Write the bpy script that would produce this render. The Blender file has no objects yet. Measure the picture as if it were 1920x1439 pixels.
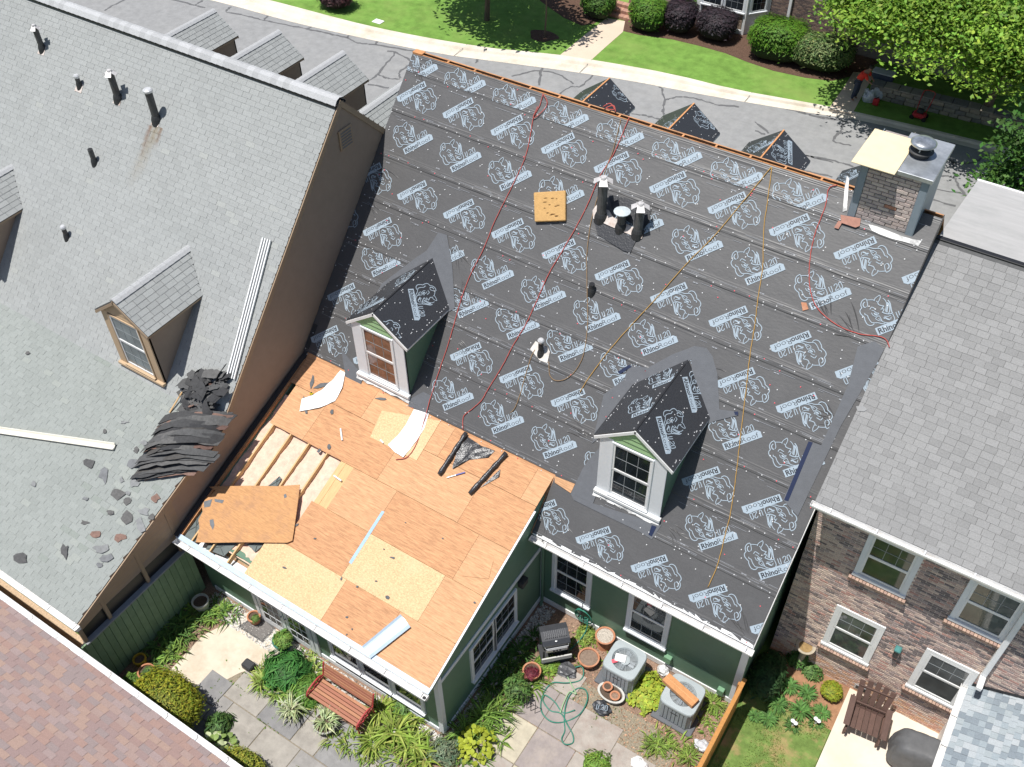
import bpy, bmesh, math, random
import numpy as np
from mathutils import Vector, Matrix, noise as mnoise
random.seed(7); RNG = np.random.default_rng(7)
S = bpy.context.scene
COL = S.collection
# ------------------------------------------------------------------ camera
FPX, PITCH, ROLL, YAW = 1842.8768, math.radians(45.7558), math.radians(-0.9627), math.radians(33.5373)
CAM = np.array([15.3161, -18.7862, 23.1773])
cp, sp, cy_, sy_ = math.cos(PITCH), math.sin(PITCH), math.cos(YAW), math.sin(YAW)
_f = np.array([-sy_*cp, cy_*cp, -sp]); _r = np.array([cy_, sy_, 0.0]); _u = np.cross(_r, _f)
_cr, _sr = math.cos(ROLL), math.sin(ROLL)
RIGHT = _cr*_r + _sr*_u; UP = -_sr*_r + _cr*_u; FWD = _f
cd = bpy.data.cameras.new('camera'); cam = bpy.data.objects.new('camera', cd); COL.objects.link(cam)
cd.sensor_fit = 'HORIZONTAL'; cd.sensor_width = 36.0; cd.lens = 36.0*FPX/1920.0
cd.clip_start = 0.5; cd.clip_end = 600
cam.matrix_world = Matrix(((RIGHT[0], UP[0], -FWD[0], CAM[0]), (RIGHT[1], UP[1], -FWD[1], CAM[1]),
                           (RIGHT[2], UP[2], -FWD[2], CAM[2]), (0, 0, 0, 1)))
S.camera = cam
# ------------------------------------------------------------------ sky and sun
SUNDIR = Vector((-0.172, -0.237, 0.956)).normalized()
w = bpy.data.worlds.new('World'); S.world = w; w.use_nodes = True
nt = w.node_tree; nt.nodes.clear()
sky = nt.nodes.new('ShaderNodeTexSky'); sky.sky_type = 'NISHITA'; sky.sun_disc = False
sky.sun_elevation = math.asin(SUNDIR.z); sky.sun_rotation = math.atan2(SUNDIR.x, SUNDIR.y)
bg = nt.nodes.new('ShaderNodeBackground'); bg.inputs['Strength'].default_value = 0.085
wo = nt.nodes.new('ShaderNodeOutputWorld')
nt.links.new(sky.outputs[0], bg.inputs[0]); nt.links.new(bg.outputs[0], wo.inputs[0])
sl = bpy.data.lights.new('sun', 'SUN'); sl.energy = 5.0; sl.angle = math.radians(0.5); sl.color = (1.0, 0.975, 0.935)
so = bpy.data.objects.new('sun', sl); COL.objects.link(so); so.location = (-8, -8, 40)
so.rotation_euler = SUNDIR.to_track_quat('Z', 'Y').to_euler()
S.view_settings.view_transform = 'Standard'; S.view_settings.look = 'None'
S.view_settings.exposure = 0.15; S.view_settings.gamma = 1.0
# ------------------------------------------------------------------ pixel -> place (a pixel gives a direction, a plane the distance)
def hit(px, py, n, k):
    v = ((px-960)/FPX)*RIGHT - ((py-719.5)/FPX)*UP + FWD
    n = np.array(n, float)
    return Vector(CAM + v*((k - n@CAM)/(n@v)))
def proj(P):
    c = np.asarray(P, float) - CAM
    z = c@FWD
    return 960+FPX*(c@RIGHT)/z, 719.5-FPX*(c@UP)/z, z
# the main numbers of the place, metres
H, TA, W, YE = 10.964, 1.0478, 13.66, -6.9435          # ridge height, roof slope, roof width, eave
Y0, TB, YW, XW = -5.9106, 0.3656, -11.298, 7.949        # rear wing: where it starts, slope, eave, right rake
CA = 1/math.hypot(1, TA); SA = TA*CA
ZW0 = H + TA*Y0
zm = lambda y: H + TA*y
zwing = lambda y: ZW0 + TB*(y-Y0)
HM = lambda x, y, o=0.0: hit(x, y, (0, -TA, 1), H+o/CA)
HW = lambda x, y, o=0.0: hit(x, y, (0, -TB, 1), ZW0-TB*Y0+o)
HX = lambda x, y, X: hit(x, y, (1, 0, 0), X)
HY = lambda x, y, Y: hit(x, y, (0, 1, 0), Y)
HZ = lambda x, y, Z=0.0: hit(x, y, (0, 0, 1), Z)
NM = Vector((0, -SA, CA)); VM = Vector((0, CA, SA))      # main roof normal, up the slope
def UV(u, v, h=0.0):                                      # a point on the rear main slope, v metres down from the ridge
    return Vector((u, -v*CA, H-v*SA)) + NM*h
# ------------------------------------------------------------------ materials
def _n(t, typ, **kw):
    n = t.nodes.new(typ)
    for k, v in kw.items(): setattr(n, k, v)
    return n
MATS = {}
def mat(name, col, rough=0.75, var=0.12, scale=6.0, bump=0.0, bscale=80.0, metal=0.0, tint=False, spec=0.4,
        stain=None, stain_scale=0.7, stain_amt=0.0, stretch=(1, 1, 1), trans=0.0, coat=0.0, detail=6.0, rust=None, sstretch=(1, 1, 1)):
    if name in MATS: return MATS[name]
    m = bpy.data.materials.new(name); m.use_nodes = True; t = m.node_tree; t.nodes.clear()
    L = t.links.new
    out = _n(t, 'ShaderNodeOutputMaterial'); b = _n(t, 'ShaderNodeBsdfPrincipled')
    b.inputs['Roughness'].default_value = rough; b.inputs['Metallic'].default_value = metal
    b.inputs['Specular IOR Level'].default_value = spec
    if coat: b.inputs['Coat Weight'].default_value = coat
    g = _n(t, 'ShaderNodeNewGeometry')
    mp = _n(t, 'ShaderNodeMapping'); mp.inputs['Scale'].default_value = stretch; L(g.outputs['Position'], mp.inputs[0])
    nz = _n(t, 'ShaderNodeTexNoise'); nz.inputs['Scale'].default_value = scale; nz.inputs['Detail'].default_value = detail
    nz.inputs['Roughness'].default_value = 0.65; L(mp.outputs[0], nz.inputs['Vector'])
    mr = _n(t, 'ShaderNodeMapRange'); mr.inputs['From Min'].default_value = 0.28; mr.inputs['From Max'].default_value = 0.72
    mr.inputs['To Min'].default_value = 1-var; mr.inputs['To Max'].default_value = 1+var; L(nz.outputs[0], mr.inputs[0])
    if tint:
        at = _n(t, 'ShaderNodeAttribute'); at.attribute_name = 'tint'; base = at.outputs['Color']
    else:
        rgb = _n(t, 'ShaderNodeRGB'); rgb.outputs[0].default_value = (*col, 1); base = rgb.outputs[0]
    mul = _n(t, 'ShaderNodeVectorMath', operation='SCALE'); L(base, mul.inputs[0]); L(mr.outputs[0], mul.inputs['Scale'])
    c = mul.outputs[0]
    if stain is not None:
        n2 = _n(t, 'ShaderNodeTexNoise'); n2.inputs['Scale'].default_value = stain_scale; n2.inputs['Detail'].default_value = 8
        n2.inputs['Roughness'].default_value = 0.7; mp2 = _n(t, 'ShaderNodeMapping'); mp2.inputs['Scale'].default_value = sstretch; L(g.outputs['Position'], mp2.inputs[0]); L(mp2.outputs[0], n2.inputs['Vector'])
        r2 = _n(t, 'ShaderNodeMapRange'); r2.inputs['From Min'].default_value = 0.48; r2.inputs['From Max'].default_value = 0.70
        r2.inputs['To Max'].default_value = stain_amt; L(n2.outputs[0], r2.inputs[0])
        mx = _n(t, 'ShaderNodeMix', data_type='RGBA'); L(r2.outputs[0], mx.inputs[0]); L(c, mx.inputs[6])
        mx.inputs[7].default_value = (*stain, 1); c = mx.outputs[2]
    if rust is not None:                                     # rust run-off: a stain along a line down the slope
        for (A, B, wd, colr, amt) in rust:
            A, B = Vector(A), Vector(B); d = B-A; ln = d.length; d.normalize()
            sb = _n(t, 'ShaderNodeVectorMath', operation='SUBTRACT'); L(g.outputs['Position'], sb.inputs[0]); sb.inputs[1].default_value = A
            dt = _n(t, 'ShaderNodeVectorMath', operation='DOT_PRODUCT'); L(sb.outputs[0], dt.inputs[0]); dt.inputs[1].default_value = d
            sc = _n(t, 'ShaderNodeVectorMath', operation='SCALE'); sc.inputs[0].default_value = d; L(dt.outputs['Value'], sc.inputs['Scale'])
            pr_ = _n(t, 'ShaderNodeVectorMath', operation='SUBTRACT'); L(sb.outputs[0], pr_.inputs[0]); L(sc.outputs[0], pr_.inputs[1])
            le = _n(t, 'ShaderNodeVectorMath', operation='LENGTH'); L(pr_.outputs[0], le.inputs[0])
            n3 = _n(t, 'ShaderNodeTexNoise'); n3.inputs['Scale'].default_value = 7; L(g.outputs['Position'], n3.inputs['Vector'])
            ad = _n(t, 'ShaderNodeMath', operation='MULTIPLY_ADD'); L(n3.outputs[0], ad.inputs[0]); ad.inputs[1].default_value = wd*1.2; L(le.outputs['Value'], ad.inputs[2])
            m1 = _n(t, 'ShaderNodeMapRange'); L(ad.outputs[0], m1.inputs[0]); m1.inputs['From Min'].default_value = wd*.45; m1.inputs['From Max'].default_value = wd*1.5; m1.inputs['To Min'].default_value = 1; m1.inputs['To Max'].default_value = 0
            m2 = _n(t, 'ShaderNodeMapRange'); L(dt.outputs['Value'], m2.inputs[0]); m2.inputs['From Min'].default_value = 0; m2.inputs['From Max'].default_value = ln; m2.inputs['To Min'].default_value = amt; m2.inputs['To Max'].default_value = 0
            m0 = _n(t, 'ShaderNodeMath', operation='GREATER_THAN'); L(dt.outputs['Value'], m0.inputs[0]); m0.inputs[1].default_value = 0
            mm = _n(t, 'ShaderNodeMath', operation='MULTIPLY'); L(m1.outputs[0], mm.inputs[0]); L(m2.outputs[0], mm.inputs[1])
            m3 = _n(t, 'ShaderNodeMath', operation='MULTIPLY'); L(mm.outputs[0], m3.inputs[0]); L(m0.outputs[0], m3.inputs[1])
            mx = _n(t, 'ShaderNodeMix', data_type='RGBA'); L(m3.outputs[0], mx.inputs[0]); L(c, mx.inputs[6]); mx.inputs[7].default_value = (*colr, 1); c = mx.outputs[2]
    L(c, b.inputs['Base Color'])
    if bump:
        bn = _n(t, 'ShaderNodeTexNoise'); bn.inputs['Scale'].default_value = bscale; bn.inputs['Detail'].default_value = 5
        L(mp.outputs[0], bn.inputs['Vector'])
        bp = _n(t, 'ShaderNodeBump'); bp.inputs['Strength'].default_value = bump; bp.inputs['Distance'].default_value = 0.02
        L(bn.outputs[0], bp.inputs['Height']); L(bp.outputs[0], b.inputs['Normal'])
    if trans:
        tr = _n(t, 'ShaderNodeBsdfTranslucent'); L(c, tr.inputs[0])
        ms = _n(t, 'ShaderNodeMixShader'); ms.inputs[0].default_value = trans
        L(b.outputs[0], ms.inputs[1]); L(tr.outputs[0], ms.inputs[2]); L(ms.outputs[0], out.inputs[0])
    else:
        L(b.outputs[0], out.inputs[0])
    MATS[name] = m; return m
def glassmat(name, col=(0.02, 0.025, 0.03)):
    if name in MATS: return MATS[name]
    m = mat(name, col, rough=0.04, var=0.6, scale=1.3, spec=0.6, detail=2); return m
# ------------------------------------------------------------------ mesh builder
class MB:
    def __init__(s): s.v = []; s.f = []; s.m = []
    def add(s, vs, fs, mi=0):
        o = len(s.v); s.v += [tuple(p) for p in vs]; s.f += [tuple(i+o for i in f) for f in fs]; s.m += [mi]*len(fs); return s
    def quad(s, a, b, c, d, mi=0): return s.add([a, b, c, d], [(0, 1, 2, 3)], mi)
    def poly(s, pts, mi=0): return s.add(pts, [tuple(range(len(pts)))], mi)
    def box(s, lo, hi, mi=0, M=None):
        x0, y0, z0 = lo; x1, y1, z1 = hi
        vs = [Vector(p) for p in ((x0,y0,z0),(x1,y0,z0),(x1,y1,z0),(x0,y1,z0),(x0,y0,z1),(x1,y0,z1),(x1,y1,z1),(x0,y1,z1))]
        if M is not None: vs = [M @ p for p in vs]
        return s.add(vs, [(3,2,1,0),(4,5,6,7),(0,1,5,4),(1,2,6,5),(2,3,7,6),(3,0,4,7)], mi)
    def bbox(s, lo, hi, b=0.01, mi=0, M=None):            # box with chamfered edges
        bm = bmesh.new(); bmesh.ops.create_cube(bm, size=1.0)
        c = [(a+d)/2 for a, d in zip(lo, hi)]; sz = [d-a for a, d in zip(lo, hi)]
        for v in bm.verts: v.co = Vector([c[i]+v.co[i]*sz[i] for i in range(3)])
        bmesh.ops.bevel(bm, geom=bm.edges[:], offset=min(b, min(sz)*.45), segments=1, affect='EDGES', profile=.5)
        return s.bm(bm, mi, M)
    def bm(s, bm, mi=0, M=None):
        bm.verts.index_update()
        s.add([(M @ v.co) if M is not None else v.co for v in bm.verts], [[v.index for v in f.verts] for f in bm.faces], mi)
        bm.free(); return s
    def prism(s, pts, ext, mi=0):                          # polygon pushed along ext, closed
        n = len(pts); e = Vector(ext); a = [Vector(p) for p in pts]
        vs = a+[p+e for p in a]
        fs = [tuple(range(n))[::-1], tuple(range(n, 2*n))]+[(i, (i+1) % n, n+(i+1) % n, n+i) for i in range(n)]
        return s.add(vs, fs, mi)
    def tube(s, path, r, n=6, mi=0, cap=True, closed=False):
        P = [Vector(p) for p in path]; k = len(P); vs = []; fs = []
        rr = r if hasattr(r, '__len__') else [r]*k
        up = Vector((0.13, 0.21, 0.97)).normalized(); prev = None
        for i, p in enumerate(P):
            t = (P[(i+1) % k]-P[i-1]) if closed else (P[min(i+1, k-1)]-P[max(i-1, 0)])
            t = t.normalized() if t.length > 1e-9 else Vector((0, 0, 1))
            a = (prev if prev is not None else up)
            a = a - t*a.dot(t)
            if a.length < 1e-4: a = Vector((1, 0, 0)) - t*t.x
            a.normalize(); prev = a; b = t.cross(a)
            for j in range(n):
                q = 2*math.pi*j/n; vs.append(p+(a*math.cos(q)+b*math.sin(q))*rr[i])
        for i in range(k if closed else k-1):
            i2 = (i+1) % k
            for j in range(n): fs.append((i*n+j, i*n+(j+1) % n, i2*n+(j+1) % n, i2*n+j))
        if cap and not closed: fs += [tuple(range(n))[::-1], tuple(range((k-1)*n, k*n))]
        return s.add(vs, fs, mi)
    def lathe(s, prof, c=(0, 0, 0), n=20, mi=0, M=None, sx=1.0, sy=1.0):
        vs = []; fs = []; k = len(prof); c = Vector(c)
        for (r, z) in prof:
            for j in range(n):
                q = 2*math.pi*j/n; p = Vector((r*math.cos(q)*sx, r*math.sin(q)*sy, z))
                vs.append((M @ p if M is not None else p)+c)
        for i in range(k-1):
            for j in range(n): fs.append((i*n+j, i*n+(j+1) % n, (i+1)*n+(j+1) % n, (i+1)*n+j))
        fs += [tuple(range(n))[::-1], tuple(range((k-1)*n, k*n))]
        return s.add(vs, fs, mi)
    def mesh(s, name, mats, smooth=False):
        me = bpy.data.meshes.new(name); me.from_pydata(s.v, [], s.f)
        for m in (mats if isinstance(mats, (list, tuple)) else [mats]): me.materials.append(m)
        if any(s.m): me.polygons.foreach_set('material_index', s.m)
        if smooth: me.polygons.foreach_set('use_smooth', [True]*len(s.f))
        me.update(); return me
    def build(s, name, mats, parent=None, smooth=False, kind=None):
        o = link(name, s.mesh(name, mats, smooth), parent)
        if kind: o['kind'] = kind
        return o
def link(name, me, parent=None, M=None):
    o = bpy.data.objects.new(name, me); COL.objects.link(o)
    if M is not None: o.matrix_world = M
    if parent is not None:
        o.parent = parent
        o.matrix_parent_inverse = WORLD.get(parent.name, Matrix.Identity(4)).inverted()
        WORLD[o.name] = M if M is not None else Matrix.Identity(4)
    else: WORLD[o.name] = M if M is not None else Matrix.Identity(4)
    return o
WORLD = {}
def thing(name, label, cat, loc=(0, 0, 0), group=None):
    M = Matrix.Translation(Vector(loc)); o = bpy.data.objects.new(name, None); COL.objects.link(o)
    o.matrix_world = M; WORLD[o.name] = M; o.empty_display_size = 0.2
    return tag(o, label, cat, group)
def tag(o, label, cat, group=None):
    o['label'] = label; o['category'] = cat
    if group: o['group'] = group
    return o
def struct(o): o['kind'] = 'structure'; return o
def setorigin(o, p):                                       # moves a mesh thing's origin to its base without moving the mesh
    p = Vector(p); o.data.transform(Matrix.Translation(-p)); o.matrix_world = Matrix.Translation(p); WORLD[o.name] = Matrix.Translation(p); return o
def settint(me, cols):
    a = me.color_attributes.new('tint', 'FLOAT_COLOR', 'POINT'); a.data.foreach_set('color', np.asarray(cols, np.float32).ravel())
# ------------------------------------------------------------------ many alike pieces: 300 single ones, the rest one joined part
SHINGLE = (np.array([(0,0,0),(1,0,0),(1,1,0),(0,1,0),(0,0,1),(1,0,1),(1,1,.2),(0,1,.2)], float), [(4,5,6,7),(0,1,5,4),(1,2,6,5),(3,0,4,7)])
BRICK = (np.array([(0,0,0),(1,0,0),(1,1,0),(0,1,0),(.015,.05,1),(.985,.05,1),(.985,.95,1),(.015,.95,1)], float), [(4,5,6,7),(0,1,5,4),(1,2,6,5),(2,3,7,6),(3,0,4,7)])
def pieces(name, parent, proto, items, palette, material, field, limit=300):
    """items: (origin, ex, ey, ez, colour index) with scaled axes."""
    pv, pf = proto
    def score(it):
        c = np.array(it[0])+.5*np.array(it[1])+.5*np.array(it[2]); x, y, z = proj(c)
        inside = 15 < x < 1905 and 15 < y < 1424
        return (0 if inside else 1, z)
    items = sorted(items, key=score); one = items[:limit]; rest = items[limit:]
    meshes = {}
    for (o, ex, ey, ez, ci) in one:
        if ci not in meshes:
            me = bpy.data.meshes.new(name); me.from_pydata([tuple(p) for p in pv], [], pf); me.materials.append(material)
            settint(me, [(*palette[ci], 1)]*len(pv)); meshes[ci] = me
        M = Matrix(((ex[0], ey[0], ez[0], o[0]), (ex[1], ey[1], ez[1], o[1]), (ex[2], ey[2], ez[2], o[2]), (0, 0, 0, 1)))
        link(name, meshes[ci], parent, M)
    if rest:
        A = np.array([[list(e) for e in it[:4]] for it in rest]); O = A[:, 0]; B = A[:, 1:4]
        V = (pv[None] @ B + O[:, None]).reshape(-1, 3); n = len(pv)
        F = [tuple(i*n+j for j in f) for i in range(len(rest)) for f in pf]
        me = bpy.data.meshes.new(field); me.from_pydata(V.tolist(), [], F); me.materials.append(material)
        settint(me, np.repeat(np.array([(*palette[it[4]], 1) for it in rest]), n, axis=0))
        o = link(field, me, parent); o['kind'] = 'stuff'; return o
def shingles(P0, eu, ev, nu, nv, inside, palette, w=.305, e=.14, t=.007, jit=.0, stagger=.5, seed=1, rnd=.3, umax=1e9):
    """courses of tabs on a plane: P0 lower corner, eu along the course, ev up the slope."""
    r = random.Random(seed); n = eu.cross(ev).normalized(); out = []
    for j in range(nv):
        off = (j % 2)*stagger*w + (r.random()-.5)*w*rnd
        for i in range(-1, nu+1):
            u = i*w+off; a = max(u, 0.0); b = min(u+w-.004-r.random()*.004, umax)
            if b-a < .03 or not inside((a+b)/2, j*e): continue
            tt = t*(.75+.6*r.random()); lift = r.random()*jit
            o = P0+eu*a+ev*(j*e)+n*.004+ev*((r.random()-.5)*.008)
            out.append((o, eu*(b-a), ev*(e*1.02), n*(tt+lift), min(int(r.random()*len(palette)), len(palette)-1)))
    return out
def catmull(pts, n=8):
    P = [Vector(p) for p in pts]; P = [P[0]*2-P[1]]+P+[P[-1]*2-P[-2]]; out = []
    for i in range(1, len(P)-2):
        for k in range(n):
            t = k/n; a, b, c, d = P[i-1:i+3]
            out.append(.5*((2*b)+(c-a)*t+(2*a-5*b+4*c-d)*t*t+(3*b-a-3*c+d)*t**3))
    return out+[P[-2]]
# ================================================================== materials used all over
M_ASPH = mat('asphalt', (0.27, 0.27, 0.268), .95, .14, 2.5, .35, 160, stain=(0.325, 0.32, 0.31), stain_scale=.35, stain_amt=.6, spec=.2)
M_SEAL = mat('crack_sealant', (0.12, 0.12, 0.122), .7, .15, 5)
M_CONC = mat('kerb_concrete', (0.64, 0.58, 0.49), .9, .10, 1.5, .15, 120, stain=(0.40, 0.32, 0.22), stain_scale=.8, stain_amt=.5)
M_WALK = mat('walk_concrete', (0.60, 0.49, 0.38), .9, .08, 2, .12, 100, stain=(0.48, 0.37, 0.27), stain_scale=.5, stain_amt=.5)
M_SLAB = mat('slab_concrete', (0.62, 0.54, 0.43), .9, .10, 2.5, .15, 90, stain=(0.36, 0.28, 0.19), stain_scale=.9, stain_amt=.6)
M_LAWN = mat('lawn', (0.15, 0.27, 0.055), .95, .28, 2.2, .9, 45, stain=(0.23, 0.31, 0.085), stain_scale=.25, stain_amt=.8, spec=.1, detail=10)
M_GRASSG = mat('ground_grass', (0.09, 0.15, 0.035), .95, .3, 3, .6, 60, spec=.1)
M_MULCH = mat('mulch', (0.115, 0.07, 0.05), .95, .5, 22, 1.0, 60, spec=.1, detail=10)
M_DIRT = mat('clay_soil', (0.34, 0.185, 0.105), .95, .25, 5, .7, 60, stain=(0.20, 0.13, 0.085), stain_scale=1.3, stain_amt=.7, spec=.1)
M_BARK = mat('bark_litter', (0.30, 0.20, 0.145), .95, .5, 26, 1.0, 70, stain=(0.16, 0.11, 0.08), stain_scale=1.5, stain_amt=.7, spec=.1, detail=10)
M_BLADE = mat('grass_blade', (1, 1, 1), .7, .2, 6, tint=True, trans=.25, spec=.2)
M_LEAF = mat('leaf', (1, 1, 1), .6, .18, 9, tint=True, trans=.28, spec=.3)
M_WHITE = mat('white_paint', (0.78, 0.78, 0.77), .5, .05, 6, stain=(0.55, 0.53, 0.50), stain_scale=2.5, stain_amt=.25)
M_TRIM = mat('trim_paint', (0.72, 0.74, 0.76), .5, .04, 6)
M_GUT = mat('gutter_metal', (0.80, 0.79, 0.77), .4, .08, 5, stain=(0.42, 0.38, 0.34), stain_scale=3, stain_amt=.45)
M_GREEN = mat('green_siding', (0.115, 0.205, 0.14), .55, .06, 3)
M_GREENL = mat('green_gable', (0.30, 0.46, 0.235), .55, .06, 4)
M_TAN = mat('tan_siding', (0.335, 0.245, 0.165), .65, .06, 4)
M_DARKTAN = mat('brown_siding', (0.31, 0.235, 0.18), .7, .06, 4)
M_TANTRIM = mat('tan_trim', (0.47, 0.34, 0.215), .6, .05, 5)
M_GLASS = glassmat('window_glass'); M_MUNT = mat('window_muntin', (0.26, 0.28, 0.29), .5, .05)
M_IN = mat('room_dark', (0.03, 0.03, 0.032), .9, .3, 2)
M_BLK = mat('black_plastic', (0.02, 0.02, 0.022), .45, .2, 20)
M_METAL = mat('galvanised', (0.42, 0.43, 0.44), .42, .12, 8, metal=.6)
M_LEAD = mat('lead_flashing', (0.56, 0.50, 0.46), .6, .2, 14, stain=(0.42, 0.22, 0.14), stain_scale=5, stain_amt=.6)
M_RUBBER = mat('black_rubber', (0.035, 0.036, 0.038), .55, .2, 12)
def pxpoly(pts, z=0.0): return [HZ(x, y, z) for x, y in pts]
def sheet(name, pts, z, material, parent=None):
    o = MB().poly([Vector((p[0], p[1], z)) for p in pts]).build(name, material, parent)
    return struct(o) if parent is None else o
def ribbon(mb, pts, w, z):
    P = [Vector((p[0], p[1], z)) for p in pts]
    for i in range(len(P)-1):
        a, b = P[i], P[i+1]; t = (b-a); t.z = 0
        if t.length < 1e-6: continue
        t.normalize(); n = Vector((-t.y, t.x, 0))*w/2
        e = t*w*.25
        mb.quad(a-n-e, b-n+e, b+n+e, a+n-e)
# ---------------------------------------------------------------- ground, street, kerb, lawns
sheet('ground', [(-160, -120), (160, -120), (160, 200), (-160, 200)], -.03, M_GRASSG)
kerb_in = [(-46, 12.9), (-35, 14.3), (-26.2, 15.5)]+[tuple(HZ(*p)[:2]) for p in ((560,45),(790,95),(900,112),(1050,132),(1180,152),(1300,175),(1420,196),(1560,219),(1640,232),(1900,298))]+[(24, 22.9), (46, 22.0)]
kerb_out = [(-46, 14.6), (-35, 15.8), (-24.1, 16.9)]+[tuple(HZ(*p)[:2]) for p in ((700,55),(900,92),(1050,108),(1240,140),(1380,173),(1555,205),(1700,237),(1890,283))]+[(24, 23.6), (46, 22.8)]
def resamp(pts, n):
    c = catmull([(p[0], p[1], 0) for p in pts], 12); d = [0]
    for i in range(1, len(c)): d.append(d[-1]+(c[i]-c[i-1]).length)
    out = []; j = 0
    for k in range(n):
        s = d[-1]*k/(n-1)
        while j < len(d)-2 and d[j+1] < s: j += 1
        f = (s-d[j])/max(d[j+1]-d[j], 1e-9); out.append(c[j].lerp(c[j+1], f))
    return out
KI, KO = resamp(kerb_in, 60), resamp(kerb_out, 60)
mb = MB()
for i in range(59): mb.quad((KI[i].x, 5.5, 0), (KI[i+1].x, 5.5, 0), KI[i+1], KI[i])
street = struct(mb.build('street', M_ASPH))
mb = MB()
for i in range(59):
    a, b, c, d = KI[i], KI[i+1], KO[i+1], KO[i]
    a2, b2 = a.lerp(d, .62), b.lerp(c, .62); a3, b3 = a.lerp(d, .70), b.lerp(c, .70)
    z = lambda p, h: Vector((p.x, p.y, h))
    mb.quad(z(a, .008), z(b, .008), z(b2, .02), z(a2, .02)); mb.quad(z(a2, .02), z(b2, .02), z(b3, .12), z(a3, .12))
    mb.quad(z(a3, .12), z(b3, .12), z(c, .13), z(d, .13)); mb.quad(z(d, .13), z(c, .13), z(c, -.02), z(d, -.02))
kerb = struct(mb.build('kerb', M_CONC))
for px in ((1108,125),(1390,182),(1620,222),(870,96)):                  # expansion joints in the kerb
    p = HZ(*px); i = min(range(59), key=lambda k: (KI[k]-p).length)
    a, d = KI[i], KO[i]; t = (KI[i+1]-KI[i]).normalized()*.012
    m = MB(); z = lambda p, h: Vector((p.x, p.y, h))
    m.quad(z(a-t, .014), z(a+t, .014), z(d+t, .135), z(d-t, .135)); m.build('kerb_joint', M_SEAL, kerb)
mb = MB()
for i in range(59): mb.quad(Vector((KO[i].x, KO[i].y, .11)), Vector((KO[i+1].x, KO[i+1].y, .11)), (KO[i+1].x*1.6, 90, .11), (KO[i].x*1.6, 90, .11))
struct(mb.build('lawn', M_LAWN))
# sealed cracks in the asphalt
def c384(o, pts): return [(o[0]+x/3.84, o[1]+y/3.84) for x, y in pts]
CR = [[(197,20),(213,10),(233,0)], [(323,0),(365,10),(383,15)], [(365,10),(379,2)]]
CR += [c384((300,0), p) for p in ([(480,90),(640,120),(750,148),(900,180),(1060,210),(1220,245),(1350,275),(1420,310),(1550,325),(1830,370)], [(750,148),(780,110)], [(1065,210),(1105,180)],
    [(1350,275),(1365,255),(1400,235)], [(1550,325),(1565,300),(1600,275)], [(475,85),(510,50)], [(1640,370),(1690,385),(1620,470),(1570,535),(1510,580)], [(1690,375),(1780,420),(1800,445)],
    [(1575,540),(1640,565),(1730,570)], [(1500,610),(1640,635)], [(1730,560),(1725,520),(1800,465)])]
CR += [[(640+x/3, y/3) for x, y in p] for p in ([(960,430),(1060,405),(1125,400),(1225,420),(1300,470)], [(1135,365),(1125,400),(1110,480)], [(1230,530),(1290,490),(1350,485),(1430,410)], [(755,355),(785,315)])]
CR += [c384((1060,100), p) for p in ([(660,210),(700,270),(710,330),(705,410),(712,460),(690,475),(600,455),(480,437)], [(720,335),(800,318),(900,320),(1000,345),(1100,375),(1240,385)],
    [(1380,362),(1600,405),(1800,450),(1919,470)], [(1365,495),(1465,575)], [(1370,560),(1430,585)], [(1720,735),(1919,785)], [(1720,850),(1919,890)])]
CR += [[(1500+x/4.571, 60+y/4.571) for x, y in p] for p in ([(0,690),(200,740),(370,765),(430,780)], [(370,765),(360,840),(320,880),(290,940),(440,975)], [(50,1060),(300,1110),(450,1155)],
    [(1280,1100),(1340,1130),(1480,1120),(1610,1060)], [(1310,1100),(1325,1160)])]
CR += [[(1280+x/3, y/3) for x, y in p] for p in ([(1440,990),(1520,1000),(1560,1060),(1610,1120)], [(1400,1060),(1560,1090),(1720,1130)], [(1390,1120),(1530,1160)])]
rr = random.Random(3)
for p in CR:
    q = catmull([HZ(x, y) for x, y in p], 5); m = MB()
    for i in range(1, len(q)): q[i] = q[i]+Vector((rr.uniform(-.04, .04), rr.uniform(-.04, .04), 0))
    for i in range(len(q)-1): ribbon(m, [q[i], q[i+1]], rr.uniform(.05, .14), .005+.0007*(i % 3))
    m.build('crack_seal', M_SEAL, street)
# walkways across the road, mulch beds, utility cover
sheet('front_walk', [HZ(x, y, .12)[:2] for x, y in ((1047,106),(1105,116),(1136,88),(1168,60),(1172,40),(1138,34),(1096,66))], .118, M_WALK)
sheet('side_walk', [HZ(x, y, .12)[:2] for x, y in ((1553,205),(1598,214),(1610,192),(1622,170),(1640,140),(1600,135),(1585,160))], .119, M_WALK)
sheet('mulch_bed', [HZ(x, y, .12)[:2] for x, y in ((1000,-10),(1018,6),(1058,34),(1090,48),(1113,45),(1132,33),(1150,8),(1150,-10))], .115, M_MULCH)
sheet('mulch_bed', [HZ(x, y, .12)[:2] for x, y in ((1166,58),(1200,66),(1260,74),(1310,86),(1360,100),(1400,116),(1450,133),(1510,146),(1560,152),(1610,140),(1660,110),(1660,20),(1400,-20),(1185,-20),(1172,30))], .115, M_MULCH)
c = HZ(1018, 68, .11)
tree_ring = sheet('mulch_ring', [(c.x+.75*math.cos(a)*(1+.2*math.sin(3*a)), c.y+.6*math.sin(a)) for a in [k*math.pi/9 for k in range(18)]], .116, M_MULCH)
c = HZ(709, 41, .12); m = MB().bbox((c.x-.27, c.y-.2, .11), (c.x+.27, c.y+.2, .15), .02); o = m.build('utility_cover', M_WHITE)
m = MB().box((c.x-.2, c.y-.13, .15), (c.x+.2, c.y+.13, .156)); m.build('cover_lid', M_TRIM, o)
tag(setorigin(o, (c.x, c.y, .11)), 'small white utility box cover set in the lawn beside the kerb', 'utility cover')
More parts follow.
